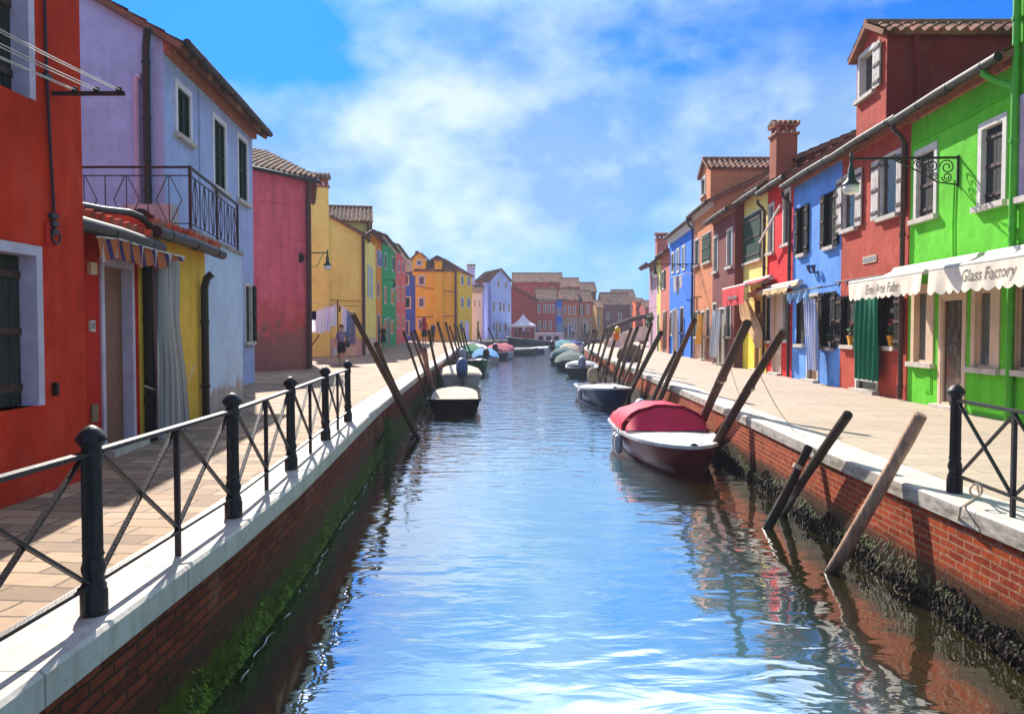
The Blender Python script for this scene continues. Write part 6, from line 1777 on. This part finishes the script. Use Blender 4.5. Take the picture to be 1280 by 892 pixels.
# weeds on the left wall corner
p = G(486, 540, -.5); r_ = thing('wall_weed', 'tuft of dark green weed growing from the left brick wall by the leaning poles', 'plant', Vector((qx(LQ, 14.6) + .1, 14.6, -.5)))
m = MB(); c = Vector((qx(LQ, 14.6) + .12, 14.6, -.45))
for _ in range(900):
    a_ = random.uniform(0, 6.28); rr = abs(random.gauss(0, 1)); p0 = c + Vector((.07 * rr * abs(math.cos(a_)), .17 * rr * math.sin(a_), random.uniform(-.42, .26) - .05 * rr)); L_ = random.uniform(.06, .16); d_ = Vector((random.uniform(.1, .7), random.uniform(-.6, .6), random.uniform(-1, .5))).normalized(); s_ = d_.orthogonal().normalized() * .008
    m.add([p0 - s_, p0 + s_, p0 + d_ * L_], [(0, 1, 2)])
m.build('foliage', plain('dark_weed_leaf', (58, 84, 26), .7, .4, 16), r_, recalc=False)
m = MB(); m.tube([c + Vector((-.15, 0, -.3)), c + Vector((0, .05, 0)), c + Vector((.05, .1, .3))], .02, 6); m.build('stem', POLED, r_)

# ------------------------------------------------------------------ moss and crust at the water's edge
def wall_at(pl, Y, d):
    X = qx(pl, Y); X2 = qx(pl, Y + .2); t_ = Vector((X2 - X, .2)).normalized()
    return Vector((X, Y, 0)), t_
rnd = random.Random(3)
m = MB()
for _ in range(12000):
    Y = 3.2 + 15 * rnd.random() ** 1.25; q, t_ = wall_at(LQ, Y, 0)
    dens = max(0, .42 + .45 * math.sin(Y * 3.1 + 2 * math.sin(Y * 1.3)) + .3 * math.sin(Y * 9.3))
    z = WATER - .02 + abs(rnd.gauss(0, .05 + .09 * dens)) * 1.0
    if z > -.58 or rnd.random() > .35 + .65 * dens: continue
    L = rnd.uniform(.012, .045); w = rnd.uniform(.004, .011); a = rnd.uniform(-.5, .5); o_ = rnd.uniform(.006, .035)
    p = q + Vector((0, 0, z)); T = Vector((t_.x, t_.y, 0)); n_ = Vector((t_.y, -t_.x, 0))
    tip = p + n_ * o_ + T * (a * L) + Vector((0, 0, L * rnd.uniform(-1.1, .3)))
    m.add([p - T * w + n_ * .004, p + T * w + n_ * .004, tip], [(0, 1, 2)])
MOSS = plain('bright_moss', (104, 138, 20), .8, .6, 7)
tag(m.build('moss', MOSS, loc=(-2, 8, WATER), recalc=False), 'bright green moss fringe along the foot of the left brick wall', 'moss', kind='stuff')
m = MB()
for _ in range(8000):
    Y = 3.6 + 22 * rnd.random() ** 1.5; q, t_ = wall_at(RQ, Y, 0)
    band = .19 + .07 * math.sin(Y * 2.3) + .05 * math.sin(Y * 7.1)
    z = WATER - .05 + rnd.random() ** 1.3 * band * 1.25; n_ = Vector((-t_.y, t_.x, 0)); r0 = rnd.uniform(.009, .024) * (1.2 if z < -.85 else .8)
    p = q + n_ * rnd.uniform(.0, .03 * (1 - (z - WATER) / .5)) + Vector((0, 0, z))
    rot = Matrix.Rotation(rnd.uniform(0, 6), 3, 'Z') @ Matrix.Rotation(rnd.uniform(-.8, .8), 3, 'X')
    m.blob(p, r0 * .8, r0 * .9, r0 * rnd.uniform(1, 1.7), 0, 4, 3, .2, rot)
CRUST = plain('wet_mussel_crust', (44, 33, 25), .7, .6, 22, .5, 0, .2)
tag(m.build('seaweed', CRUST, loc=(3.6, 8, WATER), smooth=60), 'dark wet crust of mussels and weed along the foot of the right wall', 'seaweed', kind='stuff')
m = MB()
for _ in range(2600):
    Y = 3.6 + 24 * rnd.random() ** 1.4; q, t_ = wall_at(RQ, Y, 0); n_ = Vector((-t_.y, t_.x, 0))
    z = WATER + .12 + rnd.random() * .28 * (.6 + .4 * math.sin(Y * 1.9)); p = q + Vector((0, 0, z)); T = Vector((t_.x, t_.y, 0)); L = rnd.uniform(.02, .06)
    m.add([p - T * .012 + n_ * .004, p + T * .012 + n_ * .004, p + n_ * rnd.uniform(.01, .035) + Vector((0, 0, -L)) + T * rnd.uniform(-.02, .02)], [(0, 1, 2)])
tag(m.build('seaweed', plain('olive_weed', (66, 72, 20), .8, .5, 9), loc=(3.6, 8, WATER), recalc=False), 'olive green weed hanging above the mussel crust on the right wall', 'seaweed', kind='stuff')
m = MB(); pts = []  # waterline sparkle modelled as short white tube pieces
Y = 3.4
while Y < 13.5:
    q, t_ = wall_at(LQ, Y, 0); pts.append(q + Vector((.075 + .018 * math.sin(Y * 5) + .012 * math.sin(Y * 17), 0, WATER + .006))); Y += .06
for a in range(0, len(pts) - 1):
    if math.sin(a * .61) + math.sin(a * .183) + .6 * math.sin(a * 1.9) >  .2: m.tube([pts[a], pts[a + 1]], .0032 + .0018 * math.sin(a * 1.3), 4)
tag(m.build('waterline_glint', HWHITE, loc=(-2, 8, WATER), recalc=False), 'thin white line shaped as the glint where water meets the left mossy wall', 'waterline_glint', kind='stuff')

# ------------------------------------------------------------------ washing on the left quay
ly = 36.0
lr = thing('clothes_line', 'washing line rigged on props before the apricot house', 'washing line', at(430, 445, ly))
A_, P_, B2_ = at(388, 389, 34.8), at(422, 378.5, ly), at(447, 397, ly + .6)
m = MB()
for a, b in ((A_, P_), (P_, B2_)): m.tube([lerp(a, b, i / 8) + Vector((0, 0, -.12 * math.sin(math.pi * i / 8))) for i in range(9)], .012, 5)
m.tube([at(388, 377, 34.8), at(403, 381, 35.4), P_], .014, 5)
m.build('line', CREAM, lr)
m = MB(); m.tube([at(423, 448, ly), P_ + Vector((0, 0, .12))], .03, 6); m.build('prop', POLE, lr)
m = MB(); m.tube([at(387, 436, 35.2), at(399, 418, 35.2)], .03, 6); m.build('prop', POLE, lr)
def washing(label, xl, xr, yt, yb, mat, yt2=None, group='washing hung out on the left quay', Y=ly, kind='towel', cat='laundry'):
    m = MB(); n = 12; rows = []; yt2 = yt if yt2 is None else yt2
    for j in range(9):
        rows.append([at(lerp(xl, xr, i / n), lerp(lerp(yt, yt2, i / n), yb + .6 * math.sin(i), j / 8), Y) + Vector((0, .05 * math.sin(i * 1.1 + j * .3) * (.3 + j / 8), 0)) for i in range(n + 1)])
    m.loft(rows, closed=False, uvs=[(i * .1, j * .1) for j in range(9) for i in range(n + 1)])
    o_ = m.build(kind, mat, loc=at((xl + xr) / 2, yt, Y), smooth=60, recalc=False); tag(o_, label, cat, group); return o_
def linen(name, rgb):
    m_ = cloth(name, [rgb]); q = m_.node_tree; tr_ = q.nodes.new('ShaderNodeBsdfTranslucent'); tr_.inputs['Color'].default_value = lin(rgb)
    mx_ = q.nodes.new('ShaderNodeMixShader'); mx_.inputs[0].default_value = .5
    q.links.new(q.nodes['Principled BSDF'].outputs[0], mx_.inputs[1]); q.links.new(tr_.outputs[0], mx_.inputs[2]); q.links.new(mx_.outputs[0], q.nodes['Material Output'].inputs['Surface'])
    return m_
LW = linen('lilac_white_linen', (240, 236, 255)); LW2 = linen('white_linen', (248, 246, 255))
washing('small navy cloth at the left end of the washing line', 389, 395, 388.5, 400, cloth('navy_cloth', [(26, 28, 60)]), Y=34.9)
washing('lilac white towel hanging under the navy cloth', 388.5, 396.6, 390, 415, LW, 388, Y=35.2)
washing('longest lilac white towel, second on the washing line', 397, 404.5, 387, 416.5, LW2, 385, Y=35.4)
washing('lilac white towel, third on the washing line', 405, 412.8, 384.6, 414, LW, 383, Y=35.6)
washing('lilac white towel left of the prop, above the walking woman', 413.2, 420.5, 382.5, 408, LW2, 380.5, Y=35.8)
washing('dark sock pegged just right of the prop', 423.4, 425.4, 383, 390, cloth('black_cloth', [(24, 22, 30)]), Y=36.1)
washing('white sheet hanging right of the prop behind the walking woman', 427, 433, 382, 416, LW2, 386, Y=36.4)
washing('pale blue sheet next to the patterned dress on the line', 432.6, 436.5, 387, 423, cloth('pale_blue_linen', [(140, 158, 206)]), 389, Y=36.6)
washing('grey blue patterned dress at the right end of the washing line', 436, 444.5, 389, 430, cloth('grey_patterned', [(150, 150, 176), (112, 116, 150), (176, 172, 190)], .09), 394, Y=36.7)
# small washing on the azure house
f = abf[0]
for (a, b, y0, y1, c, lab) in ((842, 845, 346, 365, (196, 190, 196), 'pale shirt hung below the azure house windows'), (846, 848.5, 345, 368, (96, 84, 96), 'dark trousers hung below the azure house windows'), (849.5, 852, 344, 360, (206, 200, 204), 'white towel hung below the azure house windows')):
    ua, za = f.hit(a, y0, .6); ub_, zb2 = f.hit(b, y1, .6); m = MB()
    m.loft([[f.P(lerp(ua, ub_, i / 6), .6 + .03 * math.sin(i * 1.5 + j), lerp(za, zb2, j / 4)) for i in range(7)] for j in range(5)], closed=False, uvs=[(i * .1, j * .1) for j in range(5) for i in range(7)])
    tag(m.build('garment', cloth('garment_%d_%d' % (c[0], y0), [c]), loc=f.P(ua, .6, za), smooth=60, recalc=False), lab, 'laundry', 'washing hung from the azure house')
r_ = thing('clothes_line', 'washing line rack fixed below the azure house windows', 'washing line', f.P(f.hit(846, 344)[0], 0, f.hit(846, 344)[1]))
m = MB(); a, b = f.hit(838, 347, .6), f.hit(856, 342, .6); m.tube([f.P(a[0], .6, a[1]), f.P(b[0], .6, b[1])], .02, 5)
for q in (a, b): m.tube([f.P(q[0], 0, q[1]), f.P(q[0], .6, q[1])], .02, 5)
m.build('line', WHITE_STONE, r_)

# ------------------------------------------------------------------ people
def skin_mesh(joints, edges, name):
    me = D.meshes.new(name); me.from_pydata([j[:3] for j in joints], edges, [])
    ob = D.objects.new(name, me); COL.objects.link(ob)
    md = ob.modifiers.new('skin', 'SKIN'); md.use_smooth_shade = True
    if not me.skin_vertices: pass
    for i, j in enumerate(joints):
        me.skin_vertices[0].data[i].radius = (j[3], j[4] if len(j) > 4 else j[3])
        me.skin_vertices[0].data[i].use_root = (i == 0)
    sb = ob.modifiers.new('sub', 'SUBSURF'); sb.levels = 2; sb.render_levels = 2
    dg = bpy.context.evaluated_depsgraph_get(); dg.update()
    out = D.meshes.new_from_object(ob.evaluated_get(dg)); D.objects.remove(ob)
    return out
SKIN = plain('tan_skin', (206, 152, 124), .6, .06)  # one even skin tone for every figure
def person(label, foot, h, face, top, bottom, hair=(70, 44, 34), skirt=True, sleeves=True, stride=.12, hood=None, arm=(0, 0), group=None, legs=None, shoes=(30, 26, 28), hairh=0.0):
    """local: faces -y before turning; face = rotation about z"""
    root = thing('person', label, 'person', foot, group, face, local=True); s = h / 1.72
    st = stride
    J = [(0, 0, .98, .125, .10), (0, .0, 1.12, .12, .095), (0, -.0, 1.28, .145, .10), (0, .0, 1.41, .10, .08), (0, .0, 1.47, .052), (0, -.012, 1.55, .075, .085), (0, -.01, 1.63, .08, .09), (0, 0, 1.70, .045),
         (.15, 0, 1.39, .06), (.21, .02, 1.14 , .043), (.23, -.05 - arm[0], .92 + arm[0] * .6, .032), (.235, -.08 - arm[0], .82 + arm[0] * .7, .026), (-.15, 0, 1.39, .06), (-.21, .02, 1.14, .043), (-.23, -.04 - arm[1], .92 + arm[1] * .6, .032), (-.235, -.06 - arm[1], .82 + arm[1] * .7, .026),
         (.085, 0, .88, .088), (.09, -st * .6, .5, .06), (.09, -st * .5, .12, .04), (.095, -st * .5 - .13, .04, .036), (-.085, 0, .88, .088), (-.09, st * .3, .5, .06), (-.09, st * .9, .13, .04), (-.095, st * .9 - .12, .04, .036), (0, -.105, 1.585, .014)]
    E = [(0, 1), (1, 2), (2, 3), (3, 4), (4, 5), (5, 6), (6, 7), (3, 8), (8, 9), (9, 10), (10, 11), (3, 12), (12, 13), (13, 14), (14, 15), (0, 16), (16, 17), (17, 18), (18, 19), (0, 20), (20, 21), (21, 22), (22, 23), (5, 24)]
    J = [(j[0] * s, j[1] * s, j[2] * s, *[r * s for r in j[3:]]) for j in J]
    me = skin_mesh(J, E, 'person_body')
    mt = [SKIN, cloth('person_top_%d_%d_%d' % top, [top]), cloth('person_bottom_%d_%d_%d' % bottom, [bottom]), plain('dark_shoe', shoes, .6), cloth('person_leg_%d_%d_%d' % legs, [legs]) if legs else SKIN]
    for q in mt: me.materials.append(q)
    for p in me.polygons:
        c = p.center / s; i = 0
        if c.z < .075: i = 3
        elif abs(c.x) > .165 and c.z < 1.3: i = 1 if (sleeves and c.z > (.9 if sleeves == 2 else 1.12)) else 0
        elif c.z < .93: i = 2 if (c.z > .52 or not skirt) else 4
        elif c.z < 1.445: i = 1
        p.material_index = i; p.use_smooth = True
    if not skirt:
        for p in me.polygons:
            if .075 <= p.center.z / s < .5 and legs: p.material_index = 4
    bo = D.objects.new('body', me); COL.objects.link(bo); bo.parent = root
    hm = MB(); hc = hood or hair; k_ = 1.0 if not hood else 1.25
    hm.blob((0, .022 * s, (1.655 + hairh) * s), .1 * s * k_, .112 * s * k_, (.10 + hairh) * s * k_, 0, 14, 9)
    if not hood: hm.blob((0, .05 * s, 1.59 * s), .095 * s, .075 * s, .09 * s, 0, 12, 8)
    else: hm.blob((0, .06 * s, 1.52 * s), .14 * s, .10 * s, .16 * s, 0, 12, 8)
    hm.build('hair' if not hood else 'hood', plain('hair_%d_%d_%d' % hc, hc, .7, .2, 30) if not hood else cloth('hood_%d' % hc[0], [hc]), root, smooth=True)
    if skirt:
        km = MB(); km.lathe([(.135 * s, 1.0 * s), (.17 * s, .88 * s), (.185 * s, .7 * s), (.19 * s, .56 * s), (.17 * s, .56 * s)], (0, 0, 0), 18); km.build('skirt', mt[2], root, smooth=True)
    return root
p = G(427, 456.5)
w1_ = person('woman in a lilac grey top and black knee skirt walking past the washing', p, 1.60, 0, (150, 140, 176), (18, 16, 24), (92, 50, 34), arm=(.02, .06))
r_ = thing('handbag', 'black shoulder bag carried at the walking woman\'s side', 'bag', p + Vector((.26, -.05, .75)))
m = MB(); m.blob(p + Vector((.27, -.06, .86)), .11, .15, .17, 0, 12, 8); m.build('bag_body', plain('black_leather', (22, 18, 28), .4), r_, smooth=True)
m = MB(); m.tube([p + Vector((.27, -.1, .98)), p + Vector((.17, -.06, 1.3)), p + Vector((.15, 0, 1.335)), p + Vector((.2, .06, 1.2)), p + Vector((.27, .04, .98))], .012, 5); m.build('strap', plain('black_leather', (22, 18, 28), .4), r_)
r_ = thing('carrier_bag', 'white plastic carrier bag in the walking woman\'s hand', 'bag', p + Vector((-.24, -.1, .4)))
m = MB(); m.blob(p + Vector((-.25, -.1, .52)), .1, .06, .17, 0, 10, 7, .1); m.build('bag_body', plain('white_plastic', (224, 220, 232), .4), r_, smooth=True)
m = MB(); m.tube([p + Vector((-.25, -.1, .66)), p + Vector((-.23, -.1, .76))], .01, 5); m.build('handle', plain('white_plastic', (224, 220, 232), .4), r_)
def fpt(x, y):
    for Y in [20 + .25 * i for i in range(400)]:
        q = at(x, y, Y)
        if q.z <= rise(Y): return Vector((q.x, Y, rise(Y)))
    return G(x, y)
def ppl(label, x, yf, yh, *a, **k):
    q = fpt(x, yf); h = (yf - yh) * q.y / FPX; return person(label, q, min(2.0, max(1.45, h)), *a, **k)
ppl('white haired person in a black dress standing before the orange house', 479, 437.5, 406, .3, (24, 20, 26), (24, 20, 26), (206, 196, 190), stride=.1)
ppl('person in a red hooded top and short dark skirt walking on the left quay', 530.5, 431, 398, math.pi, (196, 20, 34), (34, 30, 50), (190, 20, 30), hood=(190, 20, 34), sleeves=2, hairh=.03)
mp = ppl('man in dark blue clothes with a rucksack walking on the left quay', 541, 430.5, 405, math.pi - .3, (36, 44, 76), (44, 44, 58), (60, 40, 34), skirt=False, sleeves=2, legs=(44, 44, 58))
q = mp.location; r_ = thing('rucksack', 'blue black rucksack on the back of the walking man', 'rucksack', q + Vector((0, -.2, 1.0)))
m = MB(); m.blob(q + Vector((.05, -.2, 1.22)), .19, .13, .26, 0, 12, 8); m.build('sack', plain('navy_nylon', (30, 40, 84), .6), r_, smooth=True)
m = MB(); m.tube([q + Vector((-.1, -.12, 1.1)), q + Vector((-.12, -.05, 1.4)), q + Vector((-.1, .1, 1.38))], .02, 5); m.build('strap', plain('navy_nylon', (30, 40, 84), .6), r_)
crowd = [(645, (150, 120, 160), (40, 40, 60), 'leftmost of the group under the white tent, in mauve'), (650, (90, 70, 90), (30, 30, 40), 'dark clothed person second under the white tent'), (655, (214, 204, 226), (70, 80, 120), 'person in pale lilac under the middle of the white tent'),
         (660, (200, 190, 214), (60, 60, 80), 'person in off white toward the right under the tent'), (665, (196, 90, 110), (40, 40, 60), 'person in rose under the right edge of the tent'), (671, (110, 90, 150), (50, 50, 70), 'person in violet just right of the white tent')]
for i, (x, t1, b1, lab) in enumerate(crowd):
    Y = 96 + (i % 3) * .7; q = at(x, 420, Y)
    person(lab, Vector((q.x, Y, .3)), 1.62 + .05 * (i % 3), .5 * i, t1, b1, (60 + 10 * i, 40, 34), skirt=False, sleeves=2, legs=b1, group='people gathered at the white tent')
for i, (x, Y, t1, lab) in enumerate([(707, 101, (60, 60, 110), 'person in dark blue before the burnt orange house'), (716, 101, (196, 180, 190), 'person in pale clothes before the burnt orange house'), (728, 101, (140, 60, 70), 'person in dull red near the green door at the canal end')]):
    q = at(x, 420, Y); person(lab, Vector((q.x, Y, .3)), 1.66, .7 * i, t1, (50, 50, 66), (60, 44, 36), skirt=False, sleeves=2, legs=(50, 50, 66), group='people at the far end of the canal')
# ------------------------------------------------------------------ thin summer haze
HAZE = .0009
if HAZE:
    hz = D.materials.new('thin_haze'); hz.use_nodes = True; ht = hz.node_tree
    ht.nodes.remove(ht.nodes['Principled BSDF'])
    pv = ht.nodes.new('ShaderNodeVolumePrincipled'); pv.inputs['Color'].default_value = (.82, .88, 1, 1); pv.inputs['Density'].default_value = HAZE
    ht.links.new(pv.outputs[0], ht.nodes['Material Output'].inputs['Volume'])
    m = MB(); m.hexa([(-3010, -60, -3.2), (3010, -60, -3.2), (3010, 5010, -3.2), (-3010, 5010, -3.2), (-3010, -60, 12.5), (3010, -60, 12.5), (3010, 5010, 12.5), (-3010, 5010, 12.5)])
    tag(m.build('haze', hz, loc=(0, 0, -3.2)), 'thin pale summer haze over the canal', 'haze', kind='stuff')
    SC.cycles.volume_bounces = 0
